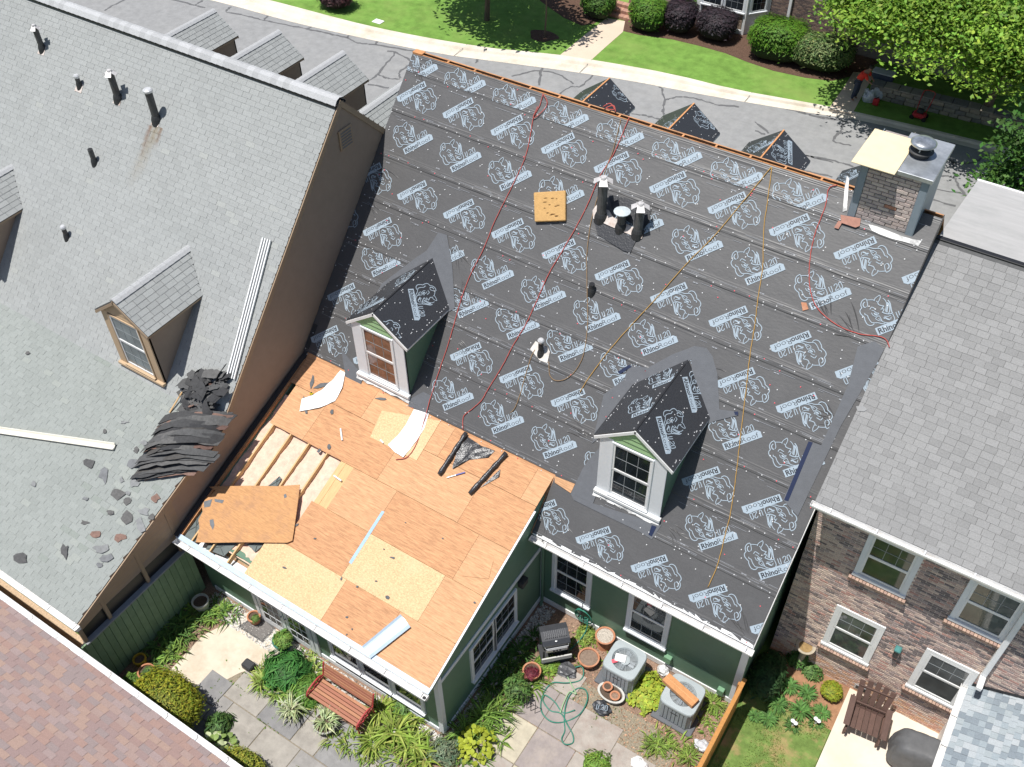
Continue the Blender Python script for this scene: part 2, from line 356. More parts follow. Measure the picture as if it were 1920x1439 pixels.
# ---------------------------------------------------------------- rear yards
sheet('yard_soil', [(-1.2, -15.6), (13.58, -15.6), (13.58, -6.2), (-1.2, -6.2)], -.002, M_BARK)
sheet('side_yard_soil', [(13.72, -5.75), (15.85, -5.75), (15.85, -4.2), (13.72, -4.2)], .004, M_DIRT)
sheet('side_yard_lawn', [(13.72, -16), (15.83, -16), (15.83, -5.6), (15.2, -5.75), (14.4, -5.62), (13.72, -5.7)], .001, mat('thin_lawn', (0.15, 0.225, 0.06), .95, .35, 3.5, .9, 60, stain=(0.44, 0.27, 0.15), stain_scale=1.3, stain_amt=1.0, spec=.1, detail=10))
sheet('terrace', [(15.85, -4.3), (20.5, -4.3), (20.5, -16), (15.85, -16)], .008, mat('terrace_concrete', (0.66, 0.585, 0.485), .9, .06, 2, .1, 90, stain=(0.5, 0.38, 0.27), stain_scale=.6, stain_amt=.4))
sheet('garden_slab', [p[:2] for p in pxpoly([(300,1278),(380,1192),(470,1146),(525,1185),(560,1212),(520,1240),(450,1262),(382,1297),(340,1300)])], .008, M_SLAB)
sheet('side_path', [(-12, -15.2), (-.1, -15.2), (-.1, -13.9), (-12, -13.9)], -.004, mat('tan_gravel', (0.50, 0.37, 0.25), .95, .3, 20, .6, 60))
# flagstones: every slab its own piece
def flags(name, x0, y0, nx, ny, cell, inside, seed, pal):
    r = random.Random(seed); used = set(); out = []
    for j in range(ny):
        for i in range(nx):
            if (i, j) in used: continue
            opts = [(2, 2), (3, 2), (2, 3), (2, 1), (1, 2), (3, 3), (1, 1)]; r.shuffle(opts)
            opts = sorted(opts[:4], key=lambda o: -o[0]*o[1])+[(1, 1)]
            for (a, b) in opts:
                cells = [(i+p, j+q) for p in range(a) for q in range(b)]
                if all(c not in used and c[0] < nx and c[1] < ny for c in cells): break
            used.update(cells)
            cx, cy = x0+(i+a/2)*cell, y0+(j+b/2)*cell
            if not inside(cx, cy): continue
            out.append((x0+i*cell, y0+j*cell, a*cell, b*cell, r.choice(pal), r.uniform(-.006, .006)))
    base = struct(bpy.data.objects.new(name, None)); COL.objects.link(base); WORLD[base.name] = Matrix.Identity(4)
    for (x, y, a, b, m_, dz) in out:
        g = .009; k = MB(); j = lambda: r.uniform(-.006, .006)
        pts = [(x+g+j(), y+g+j()), (x+a-g+j(), y+g+j()), (x+a-g+j(), y+b-g+j()), (x+g+j(), y+b-g+j())]
        c = Vector((x+a/2, y+b/2, 0)); zt = .026+dz
        lo = [Vector((p[0], p[1], -.01)) for p in pts]; mid = [Vector((p[0], p[1], zt-.008)) for p in pts]
        hi = [(Vector((p[0], p[1], zt))-Vector((c.x, c.y, zt)))*.985+Vector((c.x, c.y, zt)) for p in pts]
        k.add(lo+mid+hi, [(0,1,5,4),(1,2,6,5),(2,3,7,6),(3,0,4,7),(4,5,9,8),(5,6,10,9),(6,7,11,10),(7,4,8,11),(8,9,10,11)])
        k.build('flagstone', m_, base)
    return base
FL = [mat('flag_%d' % i, c, .85, .16, 4, .25, 60, stain=s, stain_scale=1.6, stain_amt=.7) for i, (c, s) in enumerate((((0.25,0.245,0.24),(0.16,0.155,0.15)), ((0.30,0.285,0.27),(0.19,0.18,0.17)), ((0.215,0.21,0.21),(0.30,0.29,0.27)), ((0.33,0.305,0.27),(0.2,0.18,0.16))))]
FR = [mat('flagr_%d' % i, c, .85, .16, 4, .25, 60, stain=s, stain_scale=1.8, stain_amt=.8) for i, (c, s) in enumerate((((0.42,0.38,0.31),(0.25,0.19,0.16)), ((0.36,0.32,0.28),(0.27,0.20,0.17)), ((0.46,0.41,0.31),(0.33,0.29,0.24)), ((0.29,0.25,0.235),(0.40,0.34,0.29))))]
M_JOINT = mat('joint_sand', (0.26, 0.22, 0.16), .95, .4, 25, .5, 90)
sheet('paving_bed', [(1.75, -15.4), (7.6, -15.4), (7.6, -12.0), (2.1, -12.0)], .004, M_JOINT)
flags('flagstone_path', 1.9, -15.3, 15, 9, .37, lambda x, y: y < -12.15+(.0 if x > 3 else -.9*(3-x)) and not (x < 2.6 and y > -12.9) and y < -12.3+.25*math.sin(x*2), 5, FL)
sheet('paving_bed', [(8.7, -11.6), (12.9, -11.6), (12.9, -8.35), (12.2, -7.95), (11.2, -7.95), (9.6, -7.8)], .004, M_JOINT)
flags('flagstone_court', 8.7, -11.7, 12, 11, .36, lambda x, y: y < -7.9-.35*(abs(x-9.9)) and x < 12.7 and not (x < 9.3 and y > -8.9), 11, FR)
# white pebble strips along the wing walls
def pebbles(x0, x1, y0, y1, n, seed):
    r = np.random.default_rng(seed); V = np.array([(1,0,0),(-1,0,0),(0,1,0),(0,-1,0),(0,0,1)], float); F = [(0,2,4),(2,1,4),(1,3,4),(3,0,4)]
    vs = []; fs = []; cs = []
    for i in range(n):
        s = r.uniform(.012, .032, 3)*np.array((1.2, 1, .8)); a = r.uniform(0, 6.28); ca, sa = math.cos(a), math.sin(a)
        p = V*s; p = np.stack((p[:,0]*ca-p[:,1]*sa, p[:,0]*sa+p[:,1]*ca, p[:,2]), 1)+np.array((r.uniform(x0, x1), r.uniform(y0, y1), .004+r.uniform(0, .012)))
        fs += [tuple(k+len(vs) for k in f) for f in F]; vs += p.tolist(); c = r.choice([.75, .62, .5, .68, .3]); cs += [(c, c*.96, c*.9, 1)]*5
    me = bpy.data.meshes.new('pebbles'); me.from_pydata(vs, [], fs); me.materials.append(mat('pebble', (1,1,1), .8, .15, 30, tint=True)); settint(me, cs)
    o = link('pebbles', me); o['kind'] = 'stuff'; return o
tag(pebbles(8.02, 8.45, -11.0, -6.5, 2600, 1), 'white pebble strip along the shaded green wing wall', 'pebbles')
tag(pebbles(.3, 7.95, -11.55, -10.98, 5200, 2), 'white pebble strip under the long gutter behind the bench', 'pebbles')
# ================================================================== the green house being re-roofed
M_MEMB = mat('underlayment', (0.083, 0.081, 0.081), .45, .12, 34, .13, 14, stretch=(.6, 1.3, 1.3), spec=.5, stain=(0.105, 0.103, 0.103), stain_scale=2.2, stain_amt=.5)
M_MEMBD = mat('underlayment_dormer', (0.036, 0.037, 0.041), .38, .18, 30, .35, 22, spec=.5)
M_FLASH = mat('self_adhesive_flashing', (0.108, 0.113, 0.124), .62, .10, 7, .12, 40)
M_PRINT = mat('print_ink', (0.325, 0.39, 0.445), .6, .06, 30)
M_PLY = mat('plywood', (0.56, 0.315, 0.165), .8, .30, 4, .25, 40, stretch=(.8, 9, 9), stain=(0.36, 0.185, 0.085), stain_scale=3.5, stain_amt=.6, sstretch=(1.2, 9, 9), detail=9)
M_PLY2 = mat('plywood_worn', (0.53, 0.28, 0.14), .8, .34, 4, .3, 40, stretch=(.8, 10, 10), stain=(0.29, 0.135, 0.065), stain_scale=3.2, stain_amt=.65, sstretch=(1.2, 9, 9), detail=9)
M_OSB = mat('osb', (0.62, 0.415, 0.225), .8, .30, 20, .2, 60, stretch=(1, 1.6, 1.6), stain=(0.70, 0.50, 0.30), stain_scale=1.1, stain_amt=.5, detail=4)
M_WOOD = mat('rafter_wood', (0.60, 0.39, 0.19), .8, .15, 6, stretch=(5, .5, .5))
M_ORANGE = mat('sheathing_edge', (0.55, 0.26, 0.11), .8, .25, 9)
M_INSUL = mat('insulation', (0.68, 0.48, 0.37), .95, .18, 7, .9, 14, spec=.1)
house = thing('green_house', 'green house whose black printed roof underlayment is being laid, in the middle', 'house', (4, -6.4, 0))
XS = W-.12
# walls
wall = MB()
YB = -6.41; YWF = -10.9; XWR = XW-.02
wall.box((.02, 6.6, 0), (XS, 6.8, 4.0)); wall.box((XWR-.02, YB, 0), (XS, YB+.2, 4.1))                  # front, rear
wall.prism([(XS-.1, YB+.05, 0), (XS-.1, 6.7, 0), (XS-.1, 6.7, 3.9), (XS-.1, 0, H-.12), (XS-.1, YB+.05, zm(YB)-.12)], (.1, 0, 0))
wall.prism([(.03, YB, 0), (.03, 6.7, 0), (.03, 6.7, 3.9), (.03, 0, H-.12), (.03, YB, zm(YB)-.12)], (.1, 0, 0))
wall.prism([(XWR-.15, YWF, 0), (XWR-.15, YB+.1, 0), (XWR-.15, YB+.1, zwing(YB)-.06), (XWR-.15, YWF, zwing(YWF)-.06)], (.15, 0, 0))
wall.box((.25, YWF, 0), (XWR-.15, YWF+.15, zwing(YWF)-.1)); wall.prism([(.1, YWF, 0), (.1, YB, 0), (.1, YB, zwing(YB)-.1), (.1, YWF, zwing(YWF)-.1)], (.15, 0, 0))
wall.build('wall', M_GREEN, house)
# floor of the wing attic: insulation seen through the open bay
def trim(lo, hi, name='trim_board', m_=None): return MB().bbox(lo, hi, .006).build(name, m_ or M_TRIM, house)
trim((XWR-.12, YWF-.025, .02), (XWR+.025, YWF+.12, zwing(YWF)-.1), 'corner_board')
trim((XWR-.02, YWF+.12, .02), (XWR+.028, YB, .2), 'base_board'); trim((.25, YWF-.03, .02), (XWR-.12, YWF, .2), 'base_board')
trim((XWR+.0, YB-.03, .02), (XS, YB, .22), 'base_board', M_WHITE)
trim((XS-.14, YB-.025, .05), (XS+.02, YB+.1, 3.4), 'corner_board')
trim((XWR-.0, YWF+.1, 2.42), (XWR+.03, YB, 2.56), 'frieze_board')
trim((XWR-.06, YB-.03, .05), (XWR+.05, YB+.0, 3.3), 'corner_board')
m = MB().prism([(XWR+.02, YW+.03, zwing(YW+.03)-.02), (XWR+.02, Y0-.9, zwing(Y0-.9)-.02), (XWR+.02, Y0-.9, zwing(Y0-.9)-.17), (XWR+.02, YW+.03, zwing(YW+.03)-.17)], (.03, 0, 0)); m.build('rake_board', M_GREEN, house)
MB().prism([(XWR+.02, YW+.03, zwing(YW+.03)-.018), (XWR+.02, Y0-.9, zwing(Y0-.9)-.018), (XWR+.02, Y0-.9, zwing(Y0-.9)-.05), (XWR+.02, YW+.03, zwing(YW+.03)-.05)], (.045, 0, 0)).build('rake_trim', M_TRIM, house)
# soffits and fascia
trim((.2, YW+.02, zwing(YW)-.2), (XW, YW+.045, zwing(YW)-.015), 'fascia', M_WHITE); trim((.25, YW+.04, zwing(YW)-.2), (XW-.02, YWF, zwing(YW)-.18), 'soffit', M_WHITE)
trim((XW+.06, YE+.02, zm(YE)-.24), (W, YE+.05, zm(YE)-.03), 'fascia', M_WHITE); trim((XW+.06, YE+.05, zm(YE)-.24), (W, YB, zm(YE)-.22), 'soffit', M_WHITE)
m = MB().prism([(W-.01, YE, zm(YE)-.03), (W-.01, -2.2, zm(-2.2)-.03), (W-.01, -2.2, zm(-2.2)-.25), (W-.01, YE, zm(YE)-.25)], (.03, 0, 0)); m.build('rake_board', M_WHITE, house)
MB().prism([(W-.005, -2.2, zm(-2.2)-.01), (W-.005, 0, H-.02), (W-.005, 0, H-1.2), (W-.005, -2.2, zm(-2.2)-1.0)], (.02, 0, 0)).build('rake_shade_panel', M_RUBBER, house)  # dark panel: shade on the upper gable face put into its colour
def gutter(x0, x1, y, z, parent, name='gutter', w=.13, h=.11, m_=None, sides=1):
    m = MB(); t = .012
    prof = [(0, 0), (0, -h), (-w*.75, -h), (-w, -h*.3), (-w, 0), (-w-.012, 0), (-w-.012, -h*.35), (-w*.78, -h-.01), (.008, -h-.01), (.008, 0)]
    pts = [Vector((x0, y+a*sides, z+b)) for a, b in prof]; n = len(pts); e = Vector((x1-x0, 0, 0))
    m.add(pts+[p+e for p in pts], [(i, (i+1) % n, n+(i+1) % n, n+i) for i in range(n)])
    for xx in (x0, x1-.006): m.prism([(xx, y, z), (xx, y, z-h), (xx, y-w*.75*sides, z-h), (xx, y-w*sides, z-h*.3), (xx, y-w*sides, z)], (.006, 0, 0))
    g = m.build(name, m_ or M_GUT, parent)
    k = int((x1-x0)/.9)
    for i in range(k):
        xx = x0+.4+i*(x1-x0-.6)/max(k-1, 1); MB().box((xx, y-w*sides if sides > 0 else y, z-.004), (xx+.025, y+.03 if sides > 0 else y+w, z+.008)).build('gutter_strap', M_TRIM, g)
    return g
g1 = gutter(.12, XW+.06, YW-.01, zwing(YW)-.03, house, w=.14)
m = MB().lathe([(.045, 0), (.045, .006)], (XW-.03, YW-.075, zwing(YW)-.137), 12); m.build('outlet_hole', M_BLK, g1)
g2 = gutter(XW+.02, W+.06, YE-.01, zm(YE)-.05, house, w=.14)
# old white eave strip with torn edge, and blue-grey drip edge on the wing
r = random.Random(4); m = MB(); x = XW+.05
while x < W-.1:
    d = r.uniform(.08, .3); a = r.uniform(.02, .10); b = r.uniform(.02, .10)
    m.quad(UV(x, 10.06, .02), UV(min(x+d, W), 10.06, .02), UV(min(x+d, W), 10.06-b, .024), UV(x, 10.06-a, .024)); x += d
m.build('eave_strip', M_WHITE, house)
m = MB(); z0 = zwing(YW)
m.quad((.1, YW-.02, z0-.005+.02), (XW+.05, YW-.02, z0+.015), (XW+.05, YW+.10, zwing(YW+.1)+.022), (.1, YW+.10, zwing(YW+.1)+.022)); m.build('drip_edge', mat('blue_drip_edge', (0.42, 0.53, 0.62), .4, .1, 6), house)
# ---------------------------------------------------------------- windows
def window(parent, P, ex, n, wd, ht, cols=3, rows=2, tr=.10, frame=None, sash=None, deep=True, sill=True, glass=None, lower_grid=True, sash_gap=.05, proud=.05):
    ex = Vector(ex).normalized(); n = Vector(n).normalized(); ez = Vector((0, 0, 1)); P = Vector(P)
    M = Matrix(((ex.x, n.x, ez.x, P.x), (ex.y, n.y, ez.y, P.y), (ex.z, n.z, ez.z, P.z), (0, 0, 0, 1)))
    frame = frame or M_TRIM; sash = sash or M_WHITE; glass = glass or M_GLASS
    b = MB()
    for lo, hi in (((-tr, -.02, -tr*.4), (0, proud, ht+tr)), ((wd, -.02, -tr*.4), (wd+tr, proud, ht+tr)), ((0, -.02, ht), (wd, proud, ht+tr)), ((-tr*1.15, -.02, -tr), (wd+tr*1.15, proud*2, -tr*.35))): b.bbox(lo, hi, .006, 0, M)
    win = b.build('window', frame, parent); sub = win if deep else parent
    b = MB(); s = .045
    for z0, z1, y in ((ht*.5, ht, .036), (0, ht*.5, .026)):
        for lo, hi in (((0, y-.03, z0), (s, y, z1)), ((wd-s, y-.03, z0), (wd, y, z1)), ((s, y-.03, z1-s), (wd-s, y, z1)), ((s, y-.03, z0), (wd-s, y, z0+s))): b.box(lo, hi, 0, M)
    b.build('sash', sash, sub)
    for z0, z1, y, grid in ((ht*.5+s, ht-s, .018, True), (s, ht*.5-s, .010, lower_grid)):
        b = MB(); b.box((s, y-.006, z0), (wd-s, y, z1), 0, M); b.build('pane', glass, sub)
        if grid:
            b = MB()
            for i in range(1, cols): x = s+(wd-2*s)*i/cols; b.box((x-.0065, y, z0), (x+.0065, y+.005, z1), 0, M)
            for i in range(1, rows): z = z0+(z1-z0)*i/rows; b.box((s, y, z-.0065), (wd-s, y+.0055, z+.0065), 0, M)
            b.build('muntin', M_MUNT, sub)
    return win
def winpx(parent, pl, pr, top, y=None, x=None, **kw):
    """window from the lower left / lower right pixel of the opening and a pixel on its head, on the wall plane y= or x=."""
    if y is not None: a, b, t = HY(*pl, y), HY(*pr, y), HY(*top, y); z = (a.z+b.z)/2; return window(parent, (a.x, y, z), (1, 0, 0), (0, -1, 0), b.x-a.x, t.z-z, **kw)
    a, b, t = HX(*pl, x), HX(*pr, x), HX(*top, x); z = (a.z+b.z)/2; return window(parent, (x, a.y, z), (0, 1, 0), (1, 0, 0), b.y-a.y, t.z-z, **kw)
window(house, (8.37, YB-.005, .95), (1, 0, 0), (0, -1, 0), .95, 1.75, cols=3, rows=2)
window(house, (10.55, YB-.005, .95), (1, 0, 0), (0, -1, 0), .95, 1.75, cols=3, rows=2)
for yy in (-9.6, -8.62): window(house, (XWR+.003, yy, .72), (0, 1, 0), (1, 0, 0), .92, 1.42, cols=3, rows=2, tr=.06 if yy > -9 else .08)
for k in range(3): window(house, (4.55+k*.98, YWF-.005, .6), (1, 0, 0), (0, -1, 0), .86, 1.3, cols=1, rows=1, tr=.07)
# french doors with glazing bars
for k in range(2):
    x0 = 2.05+k*.93; b = MB(); b.bbox((x0, YWF-.045, .04), (x0+.9, YWF-.005, 2.05), .008); d = b.build('door', M_TRIM, house)
    MB().box((x0+.13, YWF-.05, .3), (x0+.77, YWF-.044, 1.9)).build('pane', glassmat('door_glass', (0.05, 0.05, 0.045)), d)
    b = MB()
    for i in range(4): b.box((x0+.13+.64*i/3-.012, YWF-.055, .3), (x0+.13+.64*i/3+.012, YWF-.049, 1.9))
    for i in range(6): b.box((x0+.13, YWF-.0555, .3+1.6*i/5-.012), (x0+.77, YWF-.0487, .3+1.6*i/5+.012))
    b.build('muntin', M_TRIM, d); MB().tube([(x0+(.84 if k == 0 else .06), YWF-.05, 1.0), (x0+(.84 if k == 0 else .06), YWF-.1, 1.0)], .02, 8).build('handle', M_METAL, d)
for x0 in (1.9, 3.93): trim((x0, YWF-.05, .02), (x0+.12, YWF, 2.2), 'door_casing')
m = MB().bbox((XWR, -7.55, 2.1), (XWR+.16, -7.28, 2.32), .02); m.build('wall_light', M_RUBBER, house)
for xx, zz, s in ((11.62, .42, .2), (13.1, .30, .17)): MB().bbox((xx, YB-.12, zz), (xx+s, YB, zz+s*1.3), .01).build('junction_box', mat('green_box', (0.16, 0.30, 0.18), .5), house)
# downpipe in the inner corner
MB().tube([(XWR+.09, YB-.08, 2.6), (XWR+.09, YB-.08, .15), (XWR+.12, YB-.2, .06)], .04, 8).build('downpipe', M_GREEN, house)
# ---------------------------------------------------------------- main roof deck, ridge slot
deck = MB(); n = NM*(-.02)
deck.prism([UV(.0, .1), UV(W, .1), UV(W, 10.057), UV(.0, 10.057)], NM*-.022)
deck.prism([(0, .06*CA, H-.06*SA), (0, 6.95, H-6.95*TA), (W, 6.95, H-6.95*TA), (W, .06*CA, H-.06*SA)], Vector((0, SA, CA))*-.022)
roof = deck.build('roof_deck', M_PLY2, house)
MB().box((.02, -.062, H-.22), (W-.02, .062, H-.15)).build('ridge_slot', M_BLK, house)
r = random.Random(9); m = MB()
for sgn in (-1, 1):
    x = 0
    while x < 11.75:
        d = r.uniform(.5, 1.6); h = r.uniform(-.006, .008); y = sgn*.072
        m.box((x, y-.011, H-.16), (min(x+d, 11.75)-.01, y+.011, H-.066+h)); x += d
for i in range(14): x = .25+i*.83; m.box((x-.02, -.062, H-.15), (x+.025, .062, H-.062))
m.box((0, -.10, H-.16), (.30, .08, H-.04)); m.build('ridge_edge', M_ORANGE, house)
front = MB(); f_ = lambda u, v, h=0: Vector((u, v*CA, H-v*SA))+Vector((0, SA, CA))*h
front.quad(f_(0, .1, .006), f_(0, 10.0, .006), f_(W, 10.0, .006), f_(W, .1, .006)); front.build('front_underlayment', M_MEMB, house)
# ---------------------------------------------------------------- underlayment strips
def lin(a, b): return lambda u: a+(b-a)*u/W
STR = [  # u0, u1, upper edge, lower edge
    (0, W, lin(.10, .10), lin(.60, .85)), (0, W, lin(.5, .72), lin(1.68, 1.90)), (0, W, lin(1.58, 1.78), lin(2.86, 3.05)), (0, W, lin(2.74, 2.92), lin(4.04, 4.22)),
    (0, 2.73, lin(3.95, 4.1), lin(5.25, 5.27)), (0, 2.73, lin(5.1, 5.1), lin(6.05, 6.05)), (0, 2.73, lin(5.95, 5.95), lin(7.25, 7.25)), (0, 2.73, lin(7.1, 7.1), lin(8.46, 8.46)),
    (2.73, 9.86, lin(3.95, 4.1), lin(5.31, 5.36)), (2.73, 9.86, lin(5.2, 5.2), lin(6.2, 6.22)), (2.73, 9.86, lin(6.05, 6.05), lin(7.28, 7.3)), (2.73, 9.86, lin(7.15, 7.15), lin(8.52, 8.5)),
    (9.86, W, lin(3.95, 4.1), lin(5.3, 5.38)), (9.86, W, lin(5.2, 5.2), lin(6.55, 6.53)), (9.86, W, lin(6.4, 6.4), lin(7.68, 7.69)), (9.86, W, lin(7.55, 7.55), lin(8.82, 8.82)),
    (XW+.02, W, lin(8.42, 8.42), lin(10.03, 10.03))]
def strip_h(s, u, v):
    u0, u1, a, b = s; f = (v-a(u))/(b(u)-a(u)); return .004+.012*max(0, min(1, f))
memb = []
for k, s in enumerate(STR):
    u0, u1, a, b = s; nu = max(8, int((u1-u0)/.09)); vs = []; fs = []; FS = [i*.013 for i in range(16)]+[.2+i*.085 for i in range(1, 8)]+[.81+i*.0119 for i in range(1, 17)]; nv = len(FS)-1; FS[-1] = 1.0
    ph = k*7.3
    for j in range(nv+1):
        for i in range(nu+1):
            u = u0+(u1-u0)*i/nu; f = FS[j]
            wob = .012*mnoise.noise((u*1.1, ph, .3)) if j == nv else 0
            v = a(u)+(b(u)-a(u))*f+wob; e = min(f, 1-f)
            pk = max(0, 1-e/.13)
            h = strip_h(s, u, v)+.0022*mnoise.noise((u*1.3, v*7, ph))+pk*.007*(mnoise.noise((u*3.1, v*13, ph+4))+.3)+pk*.004*mnoise.noise((u*9, v*20, ph))
            dd = min(f, 1-f)*(b(u)-a(u))+.018*mnoise.noise((u*.45, ph, 1.7))
            for q, (d0, am) in enumerate(((.045, .011), (.085, .008), (.125, .009), (.17, .006))):
                h += am*max(0, mnoise.noise((u*.7, ph+q*3.1, 5))+.45)*math.exp(-((dd-d0)/.011)**2)
            if j == nv: h = max(h, .012)
            vs.append(UV(u, v, h))
        # last row folded down to the strip below
    for i in range(nu+1):
        u = u0+(u1-u0)*i/nu; vs.append(UV(u, b(u)+.004+.012*mnoise.noise((u*1.1, ph, .3)), .001))
    for j in range(nv+1):
        for i in range(nu): fs.append((j*(nu+1)+i, (j+1)*(nu+1)+i, (j+1)*(nu+1)+i+1, j*(nu+1)+i+1))
    o = MB().add(vs, fs).build('underlayment_strip', M_MEMB, roof if False else house, smooth=True); memb.append(o)
# ---------------------------------------------------------------- the print: emblem, banner, lettering (flat ink, drawn from strokes)
ZC = (1021.25, 822.5)
def tz(x, y):
    P = HM(970+x/14.77, 780+y/14.77); C = HM(*ZC); return (P.x-C.x, (P.y-C.y)/CA)
STROKES = [([(515,290),(450,330),(415,400),(415,470),(430,510),(400,550),(390,600),(410,660),(450,710),(485,750),(490,800),(510,860),(545,920),(600,950),(650,945),(690,910)], 24),
    ([(515,290),(540,340),(550,400),(555,450),(535,500)], 20), ([(495,370),(460,420),(475,490),(515,505)], 28), ([(540,325),(620,325),(690,335),(697,360)], 20),
    ([(690,350),(720,290),(790,235),(815,225),(825,280),(800,350),(770,390),(740,360)], 20), ([(770,400),(790,450),(850,480),(900,490)], 24),
    ([(880,300),(920,340),(950,400),(955,470),(940,560),(930,630)], 20), ([(985,350),(1030,430),(1045,520),(1060,620),(1080,680)], 28), ([(975,400),(985,480),(965,580),(960,650)], 34),
    ([(1000,420),(1022,520),(1020,620),(990,690)], 24), ([(860,640),(920,670),(990,690),(1070,680)], 26), ([(900,490),(870,530),(830,590),(860,560),(900,570),(880,620),(860,650)], 22),
    ([(600,560),(640,505),(690,530),(735,565)], 22), ([(640,580),(690,600),(740,650),(790,660)], 18), ([(635,640),(660,700),(720,735),(765,700),(790,660)], 18), ([(690,650),(720,690),(750,680)], 40),
    ([(490,640),(500,680),(545,700),(570,770),(600,830),(640,880),(700,890),(780,895),(850,920),(920,925)], 22),
    ([(1080,690),(1110,760),(1120,820),(1090,880),(1020,905),(940,900),(870,870),(840,830)], 22), ([(890,790),(930,780),(970,810),(1020,830)], 40), ([(1050,760),(1040,830)], 18),
    ([(795,720),(720,780),(780,840),(850,850),(830,790),(795,720)], 18), ([(780,790),(830,830)], 20), ([(900,740),(980,750),(1050,720)], 18),
    ([(1150,650),(1188,765),(1210,785),(1240,768),(1203,630)], 22), ([(1272,640),(1283,600),(1315,582),(1343,605),(1338,650),(1303,745),(1392,708)], 22), ([(1368,575),(1398,548),(1425,560),(1466,665),(1445,700),(1412,695),(1368,575)], 22)]
BANNER = [(700,1025),(1530,680),(1620,715),(1668,862),(770,1205)]
def stroke2d(pts, wdt, sub=4):
    c = catmull([(x, y, 0) for x, y in pts], sub) if len(pts) > 2 else [Vector((x, y, 0)) for x, y in pts]
    c = [Vector((*tz(p.x, p.y), 0)) for p in c]; wd = wdt/14.77/55*.62; out = []
    L = []; R = []
    for i, p in enumerate(c):
        t = (c[min(i+1, len(c)-1)]-c[max(i-1, 0)]); t = t.normalized() if t.length > 1e-9 else Vector((1, 0, 0)); nn = Vector((-t.y, t.x, 0))*wd/2
        L.append(p+nn); R.append(p-nn)
    return L, R
def textmesh(body, offset):
    c = bpy.data.curves.new('t', 'FONT'); c.body = body; c.size = 1.0; c.offset = offset; c.resolution_u = 3
    o = bpy.data.objects.new('t', c); COL.objects.link(o); bpy.context.view_layer.update()
    me = bpy.data.meshes.new_from_object(o); vs = [v.co.copy() for v in me.vertices]; fs = [tuple(p.vertices) for p in me.polygons]
    bpy.data.objects.remove(o); bpy.data.curves.remove(c); bpy.data.meshes.remove(me); return vs, fs
PV, PF, PM = [], [], []
def padd(vs, fs, mi, z=0.0):
    o = len(PV); PV.extend([(v[0], v[1], z) for v in vs]); PF.extend([tuple(i+o for i in f) for f in fs]); PM.extend([mi]*len(fs))
for k_, (pts, wd) in enumerate(STROKES):
    L, R = stroke2d(pts, wd); n = len(L); padd(L+R, [(i, i+1, n+i+1, n+i) for i in range(n-1)], 0, .0001*(k_ % 9))
bn = [tz(*p) for p in BANNER]; padd(bn, [tuple(range(len(bn)))], 0, .0)
A_ = Vector((*tz(770, 1205), 0)); Ax = Vector((*tz(1668, 862), 0))-A_; Au = Vector((*tz(700, 1025), 0))-A_
for body, off, s0, s1 in (('Rhino', .028, .045, .475), ('Roof', -.012, .485, .93)):
    vs, fs = textmesh(body, off); x0 = min(v.x for v in vs); x1 = max(v.x for v in vs)
    padd([A_+Ax*(s0+(s1-s0)*(v.x-x0)/(x1-x0))+Au*(.16+.72*v.y/.74) for v in vs], fs, 1, .0012)
PRT_V, PRT_F, PRT_M = PV, PF, PM
def print_mesh(clip=None, flip=False, cen=(0, 0)):
    """clip: list of (point, normal) half-planes in roof uv (u, up-slope); keeps the side opposite the normal."""
    me = bpy.data.meshes.new('printed_emblem')
    sg = -1 if flip else 1
    bm = bmesh.new(); vv = [bm.verts.new((sg*x, sg*y, z)) for x, y, z in PRT_V]
    for f, mi in zip(PRT_F, PRT_M):
        try: bm.faces.new([vv[i] for i in f]).material_index = mi
        except ValueError: pass
    for p, nn in (clip or []):
        bmesh.ops.bisect_plane(bm, geom=bm.verts[:]+bm.edges[:]+bm.faces[:], plane_co=(p[0]-cen[0], p[1]-cen[1], 0), plane_no=(nn[0], nn[1], 0), clear_outer=True)
    nface = len(bm.faces); bm.to_mesh(me); bm.free()
    me.materials.append(M_PRINT); me.materials.append(M_MEMBD); return me if nface else None
PFULL = {False: print_mesh(), True: print_mesh(flip=True)}
def put_print(u, v, flip, k):
    s = STR[k]; u0, u1, a, b = s; R_ = .86
    top = min((a(u), a(u)+.0)); low = b(u)
    # what the strip above covers of this strip
    up = max([q[3](u) for q in STR if q is not s and q[0]-.01 <= u <= q[1]+.01 and q[3](u) < low-.2 and q[3](u) > a(u)-.05] or [a(u)])
    M = Matrix(((1, 0, 0, 0), (0, CA, -SA, 0), (0, SA, CA, 0), (0, 0, 0, 1))); P = UV(u, v, .0215)
    tl = .012/(b(u)-a(u)); M = Matrix.Translation(P) @ M @ Matrix.Rotation(-math.atan(tl)*-1 if False else 0, 4, 'X')
    cl = []
    if v-.62 < up: cl.append(((u, -up), (0, 1)))
    if v+.62 > low: cl.append(((u, -low+.004), (0, -1)))
    lo = max(u0, 0.0); hi = min(u1, W)
    if u-R_ < lo: cl.append(((lo, -v), (-1, 0)))
    if u+R_ > hi: cl.append(((hi, -v), (1, 0)))
    me = PFULL[flip] if not cl else print_mesh(cl, flip, (u, -v))
    if me: link('printed_emblem', me, memb[k], M)
for i in range(8): put_print(.06+1.493*i, .47+.0125*(.06+1.493*i), False, 0)
for i in range(10): put_print(.85+1.487*i, 1.15+.0138*(.85+1.487*i), True, 1)
for u in (.66, 2.17, 3.67, 5.16, 7.28, 8.77, 10.25, 11.75, 13.22): put_print(u, 2.18+.0122*u, False, 2)
for i in range(10): put_print(.43+1.481*i, 3.5+.0128*(.43+1.481*i), True, 3)
